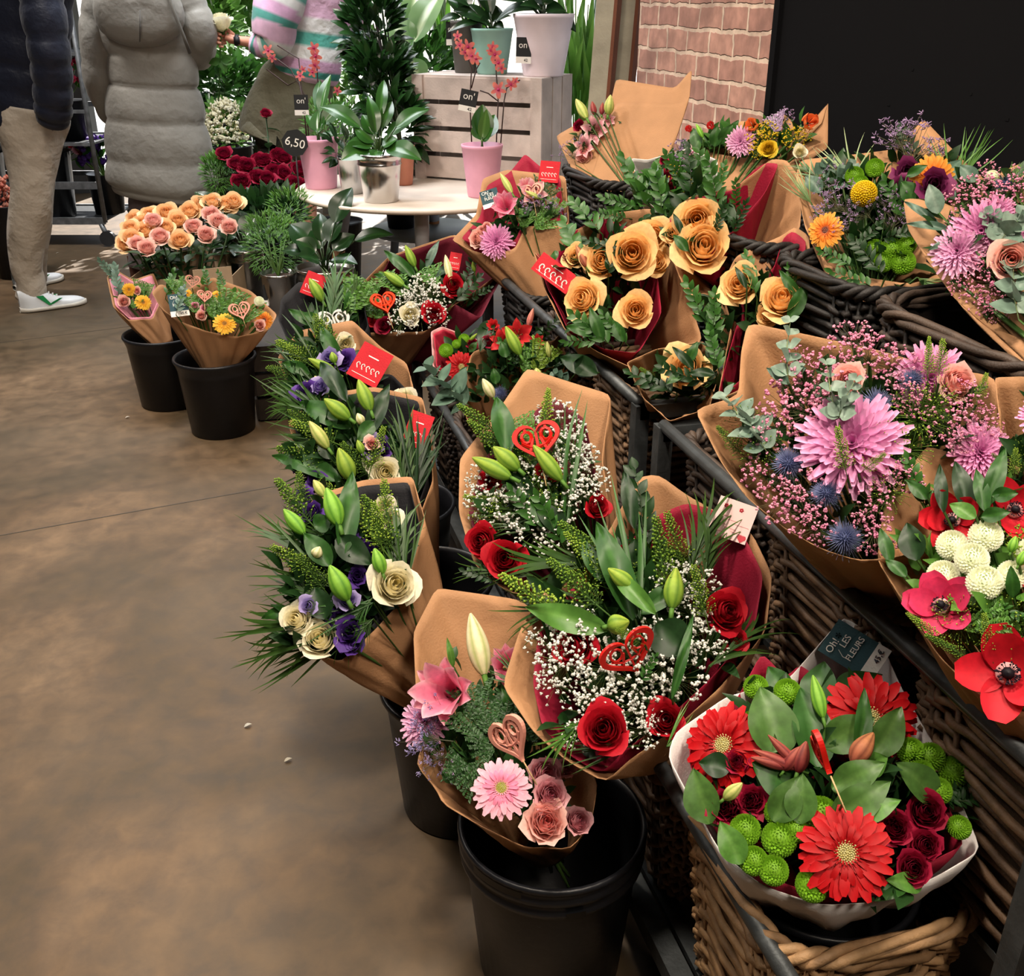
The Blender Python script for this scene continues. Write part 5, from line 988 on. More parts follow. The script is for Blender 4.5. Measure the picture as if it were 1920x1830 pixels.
# crate
A = atz(780, 333, TZ); B = atz(1016, 351, TZ); ex = (B - A).normalized(); ey = Vector((-ex.y, ex.x, 0)); W_ = (B - A).length
tB = (B - CO).dot(CF); hgt = 0.0
for k in range(200):
    q = B + UP * k * .005; v = q - CO
    if CY - FPX * v.dot(CU) / v.dot(CF) <= 148: hgt = k * .005; break
DP = .34
cr = thing('wooden_crate', 'whitewashed slatted wooden crate standing on end on the white table', 'crate', A.lerp(B, .5) + ey * DP / 2)
CRm = Matrix((ex, ey, UP)).transposed(); wc = hx('cfc0b8'); o0 = A
def cb(mb, x, y, z, sx, sy, sz, c=None): mb.box(o0 + ex * x + ey * y + UP * z, (sx, sy, sz), c or mixc(wc, hx('94847a'), rnd() * .6), CRm)
for yy in (.008, DP - .008):
    mb = MB()
    for j in range(4): cb(mb, W_ / 2, yy, hgt * (.125 + .25 * j), W_ - .01, .012, hgt * .205)
    link('slats', mb.mesh('slats', 'wood', False), cr)
for xx in (.008, W_ - .008):
    mb = MB()
    for j in range(3): cb(mb, xx, DP * (.17 + .33 * j), hgt / 2, .012, DP * .30, hgt - .01)
    link('slats', mb.mesh('slats', 'wood', False), cr)
for xx in (.03, W_ - .03):
    for yy in (-.002, DP + .002): mb = MB(); cb(mb, xx, yy, hgt / 2, .055, .016, hgt); link('corner_post', mb.mesh('corner_post', 'wood', False), cr)
mb = MB()
for j in range(3): cb(mb, W_ / 2, DP * (.17 + .33 * j), hgt - .006, W_ - .01, DP * .30, .012)
link('top_boards', mb.mesh('top_boards', 'wood', False), cr)

def pot(name, label, px, py, wt, wb, hp, z, col, mat='paint', cat='potted plant', band=False, P=None, soil=True, tagat=None):
    """thing with a pot whose base centre is seen at px,py on height z; sizes in pixels there"""
    P = P or atz(px, py, z); k = mpp(P); rt, rb, h = wt * k / 2, wb * k / 2, hp * k * 1.06
    t = thing(name, label, cat, P); mb = MB(); c = Vector(P)
    pr = [(0, .002), (rb * .96, 0), (rb, .006), (rb + (rt - rb) * .55, h * .55), (rt * .985, h * .93), (rt, h * .935), (rt * 1.02, h), (rt * .95, h), (rt * .9, h * .85), (0, h * .85)]
    if band: pr[4:4] = [(rb + (rt - rb) * .76, h * .76), (rb + (rt - rb) * .76 + .004, h * .78), (rb + (rt - rb) * .8, h * .80)]
    mb.lathe(pr, 40, col, c); link('pot', mb.mesh('pot', mat), t)
    if soil: mb = MB(); mb.lathe([(rt * .93, h * .88), (rt * .5, h * .91), (0, h * .9)], 20, hx('3a281c'), c); link('soil', mb.mesh('soil', 'wood'), t)
    if tagat:
        x, y, w_, h_, a = tagat; Q = P + UP * 0; d = (CO - P); d.z = 0; d.normalize(); vv = at(x, y, (P - CO).dot(CF)); Q = vv + d * (rt * 1.05)
        Q = CO + (Q - CO).normalized() * ((P - CO).length - rt * 1.1) if False else Q
        card(t, Q, facing(Q, d, math.radians(a), .3), w_ * k, h_ * k, 'tag')
    return t, P, P + UP * h * .9, k
def leaves(t, O_, k, specs, col, mat='leaf', name='leaf', w=.3, curve=.25, wk=None):
    """leaves as own parts: each (x,y,w): tip pixel, width in pixels; stalk rises from O_ then bends to the tip"""
    c0, c1, st = PAL[col]; dep = (O_ - CO).dot(CF)
    for sp in specs:
        x, y, wd = sp[:3]; dz = sp[3] if len(sp) > 3 else ru(-.06, .04); T = at(x, y, dep + dz); s = sp[4] if len(sp) > 4 else .35
        A_ = O_.lerp(T, s) + UP * (.02 + .12 * (T - O_).length); L = (T - A_).length; mb = MB()
        d = (T - A_).normalized(); nr = (UP * .8 + (CO - T).normalized() * .6 + Vector((ru(-.3, .3), ru(-.3, .3), 0))).normalized()
        x_ = d.cross(nr).normalized(); y_ = x_.cross(d); hw = wd * k / 2
        def fn(u, v): kk = hw * math.sin(PI * (.04 + .95 * v ** .8)) ** .85; return A_ + d * L * v + x_ * ((u - .5) * 2 * kk) + y_ * (curve * L * math.sin(PI * v) * .6 - .3 * kk * (1 - abs(2 * u - 1)))
        mb.grid(6, 9, fn, lambda u, v: mixc(c0, c1, .8 if abs(u - .5) < .06 else .25 * v))
        mb.tube([O_ + Vector((ru(-.01, .01), ru(-.01, .01), -.02)), O_.lerp(A_, .5) + UP * .01, A_], .0035, 5, st); link(name, mb.mesh(name, mat), t)
def bush(t, cpx, cpy, rx, ry, dep, n, L, w, col, mat='leaf', name='foliage', O_=None, up=.3):
    c0, c1, st = PAL[col]; c = at(cpx, cpy, dep); k = dep / FPX; mb = MB()
    for i in range(n):
        d = Vector((ru(-1, 1), ru(-1, 1), ru(-1, 1)))
        if d.length > 1: d.normalize()
        P = c + CR * d.x * rx * k + fh * d.y * rx * k * .6 + UP * d.z * ry * k
        leafat(mb, P, d + Vector((ru(-.6, .6), ru(-.6, .6), up)), UP + (CO - P).normalized() * .7 + Vector((ru(-.7, .7), 0, 0)), L * ru(.7, 1.2), w * ru(.8, 1.2), mixc(c0, c1, rnd()), c1, nv=4)
    if O_ is not None:
        for i in range(14): P = c + CR * ru(-.6, .6) * rx * k + UP * ru(-.6, .7) * ry * k; mb.tube([O_, O_.lerp(P, .5) + CR * ru(-.01, .01), P], .003, 4, st)
    link(name, mb.mesh(name, mat), t)
PINK = hx('e0a4bc')
def orchid_flower(t, px, py, dep, r, col='rlily'):
    P = at(px, py, dep); c0, c1, c2 = C3('e0706a', 'ee9c6a', 'd45a7c'); mb = MB()
    for k in range(5): strap(mb, k * 1.256 + .3, .05, 0, 1, .05, .62 if k % 2 else .45, c2, mixc(c0, c1, .5), nv=4, rise=.08, cup=.1, tip=1.1)
    mb.ball((0, 0, .12), .17, 6, 5, hx('c83a7a')); me = mb.mesh('blossom', 'petal')
    z = ((CO - P).normalized() + CR * ru(-.5, .5) + CU * ru(-.4, .2)).normalized(); link('blossom', me, t, Matrix.Translation(P) @ basis(z, spin=rnd() * 6).to_4x4() @ Matrix.Scale(r * dep / FPX, 4))
def stem(t, pts, r=.003, col=hx('3a2420'), name='stem'):
    mb = MB(); mb.tube(pts, r, 5, col); link(name, mb.mesh(name, 'leaf'), t)
# right orchid
t, P, O_, k = pot('potted_orchid', 'orange-pink orchid in a glossy pink pot in front of the white crate', 905, 368, 76, 56, 88, TZ, PINK)
D = (P - CO).dot(CF)
leaves(t, O_, k, [(905, 196, 44, -.03, .05), (928, 215, 40, .03, .05), (890, 235, 30, .03, .05), (925, 240, 30, -.05, .05)], 'lf', 'shiny', w=.3, curve=.08)
leaves(t, O_, k, [(912, 205, 22, -.06, .02)], 'salal', 'shiny', curve=.02)
for pts in (((885, 285), (881, 190), (884, 130), (865, 75)), ((930, 285), (934, 190), (930, 130), (925, 90)), ((938, 280), (945, 190), (950, 165), (975, 150)), ((884, 165), (893, 130), (900, 118)), ((934, 190), (915, 175), (900, 170))): stem(t, [at(x, y, D - .02) for x, y in pts])
for x, y, r in ((858, 68, 10), (862, 85, 11), (878, 88, 15), (885, 105, 15), (872, 98, 12), (893, 110, 12), (924, 88, 11), (928, 102, 14), (935, 118, 14), (940, 128, 10), (920, 95, 9), (935, 168, 16), (958, 158, 12), (966, 152, 8)): orchid_flower(t, x, y, D - .04, r)
Q = at(878, 189, D - .06); card(t, Q, facing(Q, (CO - Q).normalized(), math.radians(12)), 32 * k, 38 * k, 'tag')
# left orchid
t, P, O_, k = pot('potted_orchid', 'orchid with arching stems in a pink pot at the left of the white table', 603, 352, 74, 58, 84, TZ, PINK); D = (P - CO).dot(CF)
leaves(t, O_, k, [(598, 205, 30, 0, .05), (620, 140, 26, .03, .25), (600, 150, 20, .1, .3), (645, 190, 30, 0, .2), (628, 255, 26, -.05, .2), (575, 215, 20, .05, .1)], 'lf', 'shiny', curve=.15)
for pts in (((577, 270), (568, 190), (560, 110), (520, 85)), ((580, 268), (572, 180), (545, 130), (505, 100)), ((600, 268), (597, 180), (594, 120), (592, 95)), ((575, 265), (570, 200), (560, 150), (540, 160), (500, 130))): stem(t, [at(x, y, D) for x, y in pts])
for x, y, r in ((588, 90, 12), (592, 105, 13), (590, 122, 12), (586, 135, 10), (503, 95, 12), (510, 108, 9), (563, 142, 10), (568, 130, 7), (632, 170, 9)): orchid_flower(t, x, y, D - .02, r)
Q = at(565, 197, D - .03); card(t, Q, facing(Q, (CO - Q).normalized(), 0), 26 * k, 36 * k, 'tag')
t, P, O_, k = pot('potted_plant', 'broad-leaved green plant in a large shiny metal pot on the white table', 715, 377, 84, 64, 82, TZ, hx('c8c8c8'), 'tin', band=True)
leaves(t, O_, k, [(600, 200, 34, .02, .3), (690, 180, 26, 0, .2), (805, 205, 36, 0, .35), (790, 300, 44, -.08, .2), (640, 300, 44, -.08, .25), (665, 240, 36, -.02, .2), (735, 190, 24, .05, .3), (745, 260, 40, -.03, .2), (700, 300, 26, -.09, .2), (770, 230, 30, .05, .3), (650, 270, 36, -.05, .2), (720, 150, 22, .08, .3), (680, 215, 30, 0, .3)], 'lf', 'shiny')
t, P, O_, k = pot('potted_plant', 'small leafy plant in the small metal pot just left of the large metal pot', 662, 362, 52, 42, 62, TZ, hx('b4b4b4'), 'tin')
bush(t, 655, 280, 40, 30, (P - CO).dot(CF), 60, .07, .015, 'lfd', O_=O_)
t, P, O_, k = pot('potted_plant', 'tall dark small-leaved fig in a terracotta pot behind the large metal pot', 757, 346, 46, 34, 66, TZ, hx('b07058')); D = (P - CO).dot(CF) + .05
bush(t, 700, 60, 46, 70, D, 230, .10, .02, 'lfd', 'shiny', O_=O_); bush(t, 715, 160, 48, 60, D, 230, .10, .02, 'lfd', 'shiny'); bush(t, 745, 235, 44, 55, D, 160, .10, .02, 'lfd', 'shiny'); stem(t, [O_, at(735, 200, D), at(705, 40, D)], .008)
t, P, O_, k = pot('potted_plant', 'rubber plant with big cream-edged leaves behind the dark fig', 800, 330, 60, 50, 60, TZ, hx('4a4640'), P=TC + Vector((.05, .38, 0))); D = (P - CO).dot(CF)
leaves(t, at(770, 120, D), k, [(735, 35, 62, 0, .1), (835, -20, 60, 0, .1), (790, -40, 56, .1, .2), (760, 130, 46, .0, .1), (790, 170, 50, 0, .1), (745, 75, 44, .05, .1)], 'var', 'shiny'); stem(t, [O_, at(770, 120, D)], .008)
# on the crate
CZ = TZ + hgt; CP = lambda fx, fy: o0 + ex * W_ * fx + ey * DP * fy + UP * hgt
t, P, O_, k = pot('potted_plant', 'orchid leaves in a large pale pink pot marked 42 on top of the crate', 0, 0, 112, 76, 100, CZ, hx('e4d6dc'), P=CP(.90, .45), tagat=(983, 92, 28, 44, 2)); 
leaves(t, O_, k, [(930, 40, 40, 0, .1), (1060, 20, 50, 0, .1), (1000, -60, 40, 0, .2), (960, -30, 40, .05, .2), (1040, -60, 44, .05, .2), (900, 0, 30, .0, .3), (1080, 60, 30, 0, .3), (1020, -20, 36, -.05, .2), (975, 10, 30, -.05, .1), (1050, 70, 30, -.02, .1)], 'lfd', 'shiny', curve=.3); [stem(t, [O_, at(x, y, (P - CO).dot(CF))], .006, hx('4a5a30')) for x, y in ((985, -40), (1000, -60), (1020, -40), (975, -10))]
t, P, O_, k = pot('potted_plant', 'dark-leaved plant in a mint green pot on top of the crate', 0, 0, 78, 56, 74, CZ, hx('88b0a4'), P=CP(.50, .5))
leaves(t, O_, k, [(850, 20, 36, 0, .1), (930, 10, 36, 0, .1), (880, -60, 30, 0, .1), (910, -50, 30, 0, .1), (840, 60, 16, -.03, .3), (960, 30, 20, 0, .2), (820, 0, 20, 0, .4), (945, 55, 30, -.02, .1), (900, 40, 30, -.06, .1)], 'lfd', 'shiny'); stem(t, [O_, at(884, -30, (P - CO).dot(CF))], .004)
t, P, O_, k = pot('potted_plant', 'plant in a dark grey pot at the left end of the crate top', 0, 0, 60, 46, 84, CZ, hx('54504c'), P=CP(.27, .62), tagat=(847, 62, 20, 40, 0))
leaves(t, O_, k, [(840, 0, 30, 0, .1), (870, -30, 30, 0, .1), (890, 20, 30, 0, .1), (825, 40, 20, 0, .2), (860, 10, 24, -.03, .1)], 'lfd', 'shiny')
# chalk price sign on its stake
Q = atz(553, 268, .93); ks = mpp(Q); r = thing('chalkboard_sign', 'small black octagonal price sign chalked 6,50 among the red roses', 'sign', Q)
mb = MB(); mb.lathe([(0, -.003), (25 * ks, -.003), (25 * ks, .003), (0, .003)], 8, hx('202224')); o = link('board', mb.mesh('board', 'paint', False), r, Matrix.Translation(Q) @ facing(Q, (CO - Q).normalized(), .25).to_4x4())
letter(o, '6,50', 0, 0, 22 * ks, WHITE, 0, .0045); mb = MB(); mb.tube([Q, Q - UP * .3], .004, 5, hx('303030')); link('stake', mb.mesh('stake', 'wood'), r)
# ------------------------------------------------------------------ metal pots left of the table, on a low bench
bz = .30; BP = atz(560, 560, bz); bn = thing('plant_bench', 'low dark bench carrying the metal pots to the left of the white table', 'bench', (BP.x, BP.y, 0))
mb = MB(); mb.box((BP.x, BP.y + .05, bz - .012), (.72, .42, .024), hx('2c2622')); link('seat', mb.mesh('seat', 'wood', False), bn)
for sx in (-.3, .3):
    for sy in (-.1, .2): mb = MB(); mb.box((BP.x + sx, BP.y + sy, (bz - .024) / 2), (.04, .04, bz - .024), hx('2c2622')); link('leg', mb.mesh('leg', 'wood', False), bn)
t, P, O_, k = pot('potted_plant', 'glossy fig in a metal pot with a dark tag, beside the peach roses', 468, 560, 72, 58, 90, bz, hx('a8a49c'), 'tin', band=True, tagat=(462, 497, 28, 32, 4))
leaves(t, O_, k, [(398, 478, 46, -.05, .2), (385, 460, 36, 0, .3), (400, 425, 40, -.05, .25), (365, 360, 30, .05, .4), (480, 400, 44, 0, .2), (440, 480, 40, -.1, .1), (490, 440, 30, 0, .2), (420, 400, 40, .0, .3), (505, 470, 30, 0, .2), (450, 395, 36, .1, .3)], 'lfd', 'shiny')
t, P, O_, k = pot('potted_plant', 'feathery asparagus fern in a metal pot with a dark tag', 528, 580, 66, 54, 66, bz, hx('b4b2ae'), 'tin', tagat=(508, 545, 28, 38, 2)); D = (P - CO).dot(CF)
bush(t, 510, 460, 50, 60, D, 900, .035, .0022, 'fern', O_=O_, up=.2); bush(t, 545, 400, 40, 45, D + .1, 500, .035, .0022, 'fern', up=.2)
t, P, O_, k = pot('potted_plant', 'broad dark-leaved plant in a wide metal pot right of the asparagus fern', 615, 580, 108, 84, 76, bz, hx('b0aca4'), 'tin', band=True)
leaves(t, O_, k, [(660, 352, 46, 0, .4), (738, 440, 34, 0, .45), (545, 420, 60, 0, .3), (560, 480, 44, -.1, .2), (670, 495, 40, -.06, .2), (665, 440, 40, 0, .3), (600, 400, 34, .03, .3), (640, 400, 40, 0, .3), (555, 450, 40, -.05, .3), (620, 470, 34, -.1, .1), (585, 430, 36, 0, .3), (530, 470, 36, 0, .35)], 'lfd', 'shiny')

# ------------------------------------------------------------------ loose roses in bunches
def loose_rose(px, py, r, dep, col, label, group, foot):
    P = at(px, py, dep); v = (CO - P).normalized(); z = (v * .9 + UP * .55 + (P - foot) * .5 + Vector((ru(-.2, .2), ru(-.2, .2), 0))).normalized(); k = r * dep / FPX
    rt = thing('rose', label, 'rose', P - z * k, group)
    me, _ = proto(FK, 'rose' if col in ('peach', 'garden') else 'srose', col); link('bloom', me, rt, Matrix.Translation(P) @ basis(z, spin=rnd() * 6).to_4x4() @ Matrix.Scale(k, 4))
    q = P - z * k * .8; mb = MB(); mb.tube([q, q.lerp(foot, .4) + Vector((ru(-.02, .02), ru(-.02, .02), 0)), foot], .004, 5, hx('2c4a22'))
    for j in range(4): leafat(mb, q.lerp(foot, .08 + .07 * j), Vector((ru(-1, 1), ru(-1, 1), ru(-.4, .3))), UP, .075, .022, hx('1e3a1c'), hx('2a4a24'))
    link('stem', mb.mesh('stem', 'leaf'), rt)
RF = Vector((-.19, 4.56, .2))
rb = S1('bucket', BK, 'black bucket inside the brown paper holding the peach and pink roses', 'bucket', Matrix.Translation((RF.x, RF.y, 0)))
for x, y in ((253, 410), (245, 428), (282, 402), (313, 398), (333, 413), (247, 446), (234, 457), (272, 432), (337, 450), (309, 427), (355, 396), (378, 384), (398, 379), (422, 384), (437, 378), (268, 418)): loose_rose(x, y, ru(20, 23), 4.3 + ru(-.05, .05) + (430 - y) * .004, 'garden', 'peach rose in the bunch wrapped in brown paper behind the small kraft bouquets', 'peach roses in the bunch', RF)
for x, y in ((287, 414), (257, 456), (300, 443), (363, 424), (386, 440), (396, 402), (410, 415), (430, 425), (275, 465)): loose_rose(x, y, ru(18, 21), 4.22 + (430 - y) * .004, 'gpink', 'pale pink rose in the bunch wrapped in brown paper behind the small kraft bouquets', 'pink roses in the bunch', RF)
mb = MB(); kx = mpp(RF)
for s_, c in ((-1, 0), (1, 0)): pass
ang = YAW; RX, RY = CR, Vector((fh.x, fh.y, 0))
def sheet(mb, a, b, z0, z1, c): mb.add([a + UP * z0, b + UP * z0, b + UP * z1, a + UP * z1], [(0, 1, 2, 3)], c)
cor = [Vector((RF.x, RF.y, 0)) + RX * a + RY * b for a, b in ((-.17, -.17), (.10, -.19), (.24, -.12), (.24, .17), (-.17, .17))]
for i in range(5): sheet(mb, cor[i], cor[(i + 1) % 5], .002, .47 + .04 * (i % 2), hx('b8a084'))
o = S1('paper_bag', mb.mesh('paper_bag', 'paper', False), 'open brown paper bag standing around the bucket of peach and pink roses', 'bag'); thick(o, .003)
RG = at(500, 320, 5.2); S1('bucket', BK, 'black bucket holding the dark red roses', 'bucket', Matrix.Translation((RG.x, RG.y, .0)) @ Matrix.Diagonal((1, 1, 1.3, 1)))
RG = Vector((RG.x, RG.y, .3)); DR = 5.2
for i in range(26):
    x = 420 + (i * 37 % 150); y = 288 + (i * 23 % 62); x += 8 * math.sin(i); loose_rose(x, y, ru(15, 18), DR - .08 + (330 - y) * .003, 'dred', 'dark red rose in the bunch to the left of the white table', 'dark red roses in the bunch', RG)
loose_rose(498, 212, 12, DR, 'dred', 'single tall dark red rose standing above the red bunch', None, RG)
mb = MB()
def filler(name, label, px, py, rx, ry, dep, n, L, w, col, cat='plant', pc=None, mat='leaf', pr=.14, ph=.28, blooms=None, zb=0.0):
    c = at(px, py, dep); base = Vector((c.x, c.y, zb)); t = thing(name, label, cat, base); O_ = base + UP * ph
    if pc: b_ = MB(); b_.lathe([(0, 0), (pr * .75, 0), (pr, ph), (pr * 1.03, ph), (pr * .95, ph - .02), (0, ph - .03)], 28, pc, base); link('pot', b_.mesh('pot', 'plastic'), t)
    bush(t, px, py, rx, ry, dep, n, L, w, col, mat, O_=O_)
    if blooms:
        nb, rr, bc = blooms; b_ = MB(); k = dep / FPX; a0, a1, _ = PAL[bc]
        for i in range(nb):
            a_, e_ = ru(0, 6.283), ru(-.5, 1.5); P = c + CR * math.cos(a_) * math.cos(e_) * rx * k * ru(.8, 1) + UP * math.sin(e_) * ry * k * ru(.8, 1) + fh * math.sin(a_) * math.cos(e_) * rx * k * .8
            for j in range(4): b_.dot(P + Vector((ru(-1, 1), ru(-1, 1), ru(-1, 1))) * rr * .5, rr * .7, mixc(a0, a1, rnd()))
        link('blossom', b_.mesh('blossom', 'petal'), t)
    return t
filler('leafy_plant', 'moss green feathery plant between the coat and the dark red roses', 408, 325, 26, 34, 5.32, 500, .04, .004, 'fern', pc=hx('1a1a1c'), ph=.5, pr=.09)
filler('leafy_plant', 'dark leafy plant under the dark red roses', 500, 405, 70, 36, DR - .25, 260, .09, .02, 'lfd', pc=hx('1a1a1c'), ph=.2, pr=.07)
filler('leafy_plant', 'fine-leaved green plant behind the left side of the white table', 620, 250, 50, 60, 5.5, 600, .05, .004, 'fern', pc=hx('1a1a1c'), ph=.4)
filler('flowering_shrub', 'bush covered in small cream blossoms in a black pot right of the grey coat', 425, 240, 40, 52, 6.9, 160, .05, .012, 'lfl', blooms=(420, .016, 'cream'), pc=hx('202226'), pr=.16, ph=.62)
filler('leafy_plant', 'dark green leafy plant right of the grey coat behind the tall rose', 425, 155, 62, 36, 7.4, 260, .10, .03, 'lf', pc=hx('202226'), ph=.7)
filler('leafy_plant', 'yellow-green leafy plant behind the cream rose held in the hand', 385, 40, 60, 70, 7.6, 260, .12, .035, 'lfl', pc=hx('202226'), ph=.8)
filler('leafy_plant', 'sunlit light green plant between the striped sweater and the dark fig', 610, 110, 46, 60, 7.6, 220, .11, .03, 'lfl', pc=hx('c4c8cc'), ph=.6)
filler('leafy_plant', 'sunlit green plant behind the top of the dark fig', 650, 120, 60, 70, 8.2, 260, .12, .03, 'lfl', pc=hx('c4c8cc'), ph=.5)
filler('leafy_plant', 'sunlit leafy plant seen between the fig and the crate pots', 800, 130, 60, 70, 7.8, 260, .14, .03, 'lf', pc=hx('c4c8cc'), ph=.5)
filler('leafy_plant', 'tall sunlit green plant between the grey coat and the striped sweater', 455, 60, 60, 80, 8.4, 420, .12, .032, 'lfl', pc=hx('54585c'), ph=.4)
filler('leafy_plant', 'broad green plant low in the window left of the olive skirt', 470, 190, 60, 50, 8.0, 320, .11, .03, 'lf', pc=hx('54585c'), ph=.3)
filler('leafy_plant', 'bright green plant by the window behind the sweater shoulder', 600, 20, 60, 70, 8.9, 320, .12, .032, 'lfl', pc=hx('54585c'), ph=.5)
filler('leafy_plant', 'pale green plant near the floor in the window behind the crimson roses', 560, 230, 60, 60, 8.3, 300, .10, .028, 'lfl', pc=hx('54585c'), ph=.25)
for i, (x, y, rx, ry, dp, lb) in enumerate(((1085, 60, 40, 110, 6.4, 'tall arching palm in the window just left of the timber leaves'), (860, 40, 60, 90, 8.6, 'green palm outside the window behind the grey pot'), (560, 60, 60, 80, 9.0, 'green palm by the window behind the striped sweater'))):
    c = at(x, y, dp); base = Vector((c.x, c.y, 0)); t = thing('potted_palm', lb, 'palm', base); b_ = MB(); b_.lathe([(0, 0), (.12, 0), (.16, .3), (.15, .3), (0, .27)], 24, hx('6a6a6c'), base); link('pot', b_.mesh('pot', 'plastic'), t)
    mb = MB()
    for j in range(46):
        P = base + UP * .28; T = at(x + ru(-rx, rx), y + ru(-ry, ry), dp + ru(-.2, .2)); leafat(mb, P.lerp(T, ru(.45, .8)), (T - P) + CR * ru(-.3, .3), (CO - T), ru(.3, .5), .022, hx('3c7a24'), hx('86b04a'), nv=6, bend=.15); mb.tube([P, T], .004, 3, hx('4a7a2c'))
    link('foliage', mb.mesh('foliage', 'leaf'), t)
# ------------------------------------------------------------------ flower trolley with black tubs behind the two shoppers
TP = atz(205, 462, 0); ex2, ey2 = CR.copy(), Vector((fh.x, fh.y, 0)); tr = thing('flower_trolley', 'grey metal plant trolley on castors behind the two shoppers', 'trolley', TP)
gm_ = hx('7a7c7e'); TW, TD = 1.5, .55
def tp(a, b, z): return Vector((TP.x, TP.y, 0)) + ex2 * a + ey2 * b + UP * z
for a in (-TW, 0):
    for b_ in (0, TD):
        mb = MB(); mb.tube([tp(a, b_, .16), tp(a, b_, 1.75)], .016, 8, gm_); link('post', mb.mesh('post', 'metal'), tr)
        mb = MB(); mb.tube([tp(a, b_ - .018, .055), tp(a, b_ + .018, .055)], .05, 18, hx('2a2a2c')); w_ = link('castor', mb.mesh('castor', 'rubber', False), tr)
        mb = MB(); mb.tube([tp(a, b_, .06), tp(a - .03, b_, .15)], .018, 6, gm_); q = link('fork', mb.mesh('fork', 'metal'), None); q.parent = w_; q.location = Vector()
for z in (.17, .40, .66, .86, 1.2):
    mb = MB(); mb.box(tp(-TW / 2, 0, z), (TW, .025, .045 if z < .5 else .02), gm_, Matrix((ex2, ey2, UP)).transposed()); mb.box(tp(-TW / 2, TD, z), (TW, .025, .03), gm_, Matrix((ex2, ey2, UP)).transposed()); link('rail', mb.mesh('rail', 'metal', False), tr)
for z in (.17, .66, 1.2): mb = MB(); mb.box(tp(-TW / 2, TD / 2, z), (TW, TD, .012), hx('303234'), Matrix((ex2, ey2, UP)).transposed()); link('shelf', mb.mesh('shelf', 'metal', False), tr)
def tub(a, b, z, r, h, label, fl, n=60, fr=.03, leafc='lf'):
    P = tp(a, b, z); t = thing('flower_tub', label, 'flower tub', P); m = MB(); m.lathe([(0, .005), (r * .8, 0), (r, h), (r * 1.06, h + .004), (r * .94, h), (0, h - .04)], 28, hx('16181c'), P); link('tub', m.mesh('tub', 'plastic'), t)
    if fl:
        a0, a1, _ = PAL[fl[0]]; m = MB(); g = MB()
        for i in range(n):
            q = P + UP * (h + fl[1] * ru(.35, 1)) + Vector((ru(-1, 1), ru(-1, 1), 0)) * r * fl[2]; g.tube([P + UP * (h - .03), q], .003, 3, hx('6a9038'), cap=False)
            if n <= 40: m = MB()
            for j in range(6): m.dot(q + Vector((ru(-1, 1), ru(-1, 1), ru(-1, 1))) * fr * .5, fr * .6, mixc(a0, a1, rnd()))
            if n <= 40: link('bloom', m.mesh('bloom', 'petal'), t)
            if i % 2: leafat(g, q - UP * .05, Vector((ru(-1, 1), ru(-1, 1), .8)), Vector((0, -1, .4)), .1, .02, PAL[leafc][0], PAL[leafc][1])
        if n > 40: link('blooms', m.mesh('blooms', 'petal'), t)['kind'] = 'stuff'
        link('greenery', g.mesh('greenery', 'leaf'), t)
    return t
tub(-.27, .2, 1.21, .15, .20, 'black tub of white and pink narcissus at the top left between the shoppers', ('mumw', .3, 1.2), 150, .022, 'lfl')
tub(-.20, .2, .67, .12, .24, 'black tub of crimson and pink flowers between the two shoppers', ('anemp', .26, .9), 40, .03)
t = tub(-.36, .12, .18, .15, .42, 'tall black tub with a pink and two crimson gerberas behind the beige trousers', None)
for x, y, c, r in ((146, 282, 'pinkg', .045), (132, 268, 'redg', .05), (160, 290, 'redg', .05)):
    P = at(x, y, (ROOTS[t.name] - CO).dot(CF) - .05); z = (UP + CR * .5 + (CO - P).normalized() * .6).normalized(); place(t, FK, 'gerb', c, P, basis(z), r); mb = MB(); mb.tube([P, ROOTS[t.name] + UP * .3], .004, 5, hx('5a8038')); link('stem', mb.mesh('stem', 'leaf'), t)
tub(-.05, .25, .18, .12, .26, 'black tub of purple anemones beside the grey coat', ('purple', .22, 1.0), 26, .035)
tub(-.85, .2, .67, .15, .30, 'black tub behind the navy jacket', ('pink', .25, 1.0), 40, .03); tub(-.85, .2, .18, .15, .40, 'tall black tub on the bottom shelf behind the beige trousers', None)
tub(-1.2, .2, .18, .15, .40, 'tall black tub at the far left of the trolley', None)
for a, b, z, lb in ((.45, .3, 0, 'black flower tub on the floor right of the trolley behind the grey coat'),): tub(a, b, z, .14, .42, lb, ('gpom', .25, 1.1), 40, .03)
P = at(8, 365, 6.0); t = thing('flower_tub', 'black tub of coral berries at the left edge behind the beige trousers', 'flower tub', (P.x, P.y, 0)); m = MB(); m.lathe([(0, .003), (.12, 0), (.15, .42), (.155, .43), (.14, .42), (0, .4)], 28, hx('16181c'), (P.x, P.y, 0)); link('tub', m.mesh('tub', 'plastic'), t); m = MB()
for i in range(160): m.dot(P + Vector((ru(-1, 1) * .13, ru(-1, 1) * .13, ru(-.09, .11))), .016, mixc(hx('c86a58'), hx('e8a890'), rnd()))
link('berries', m.mesh('berries', 'petal'), t)['kind'] = 'stuff'

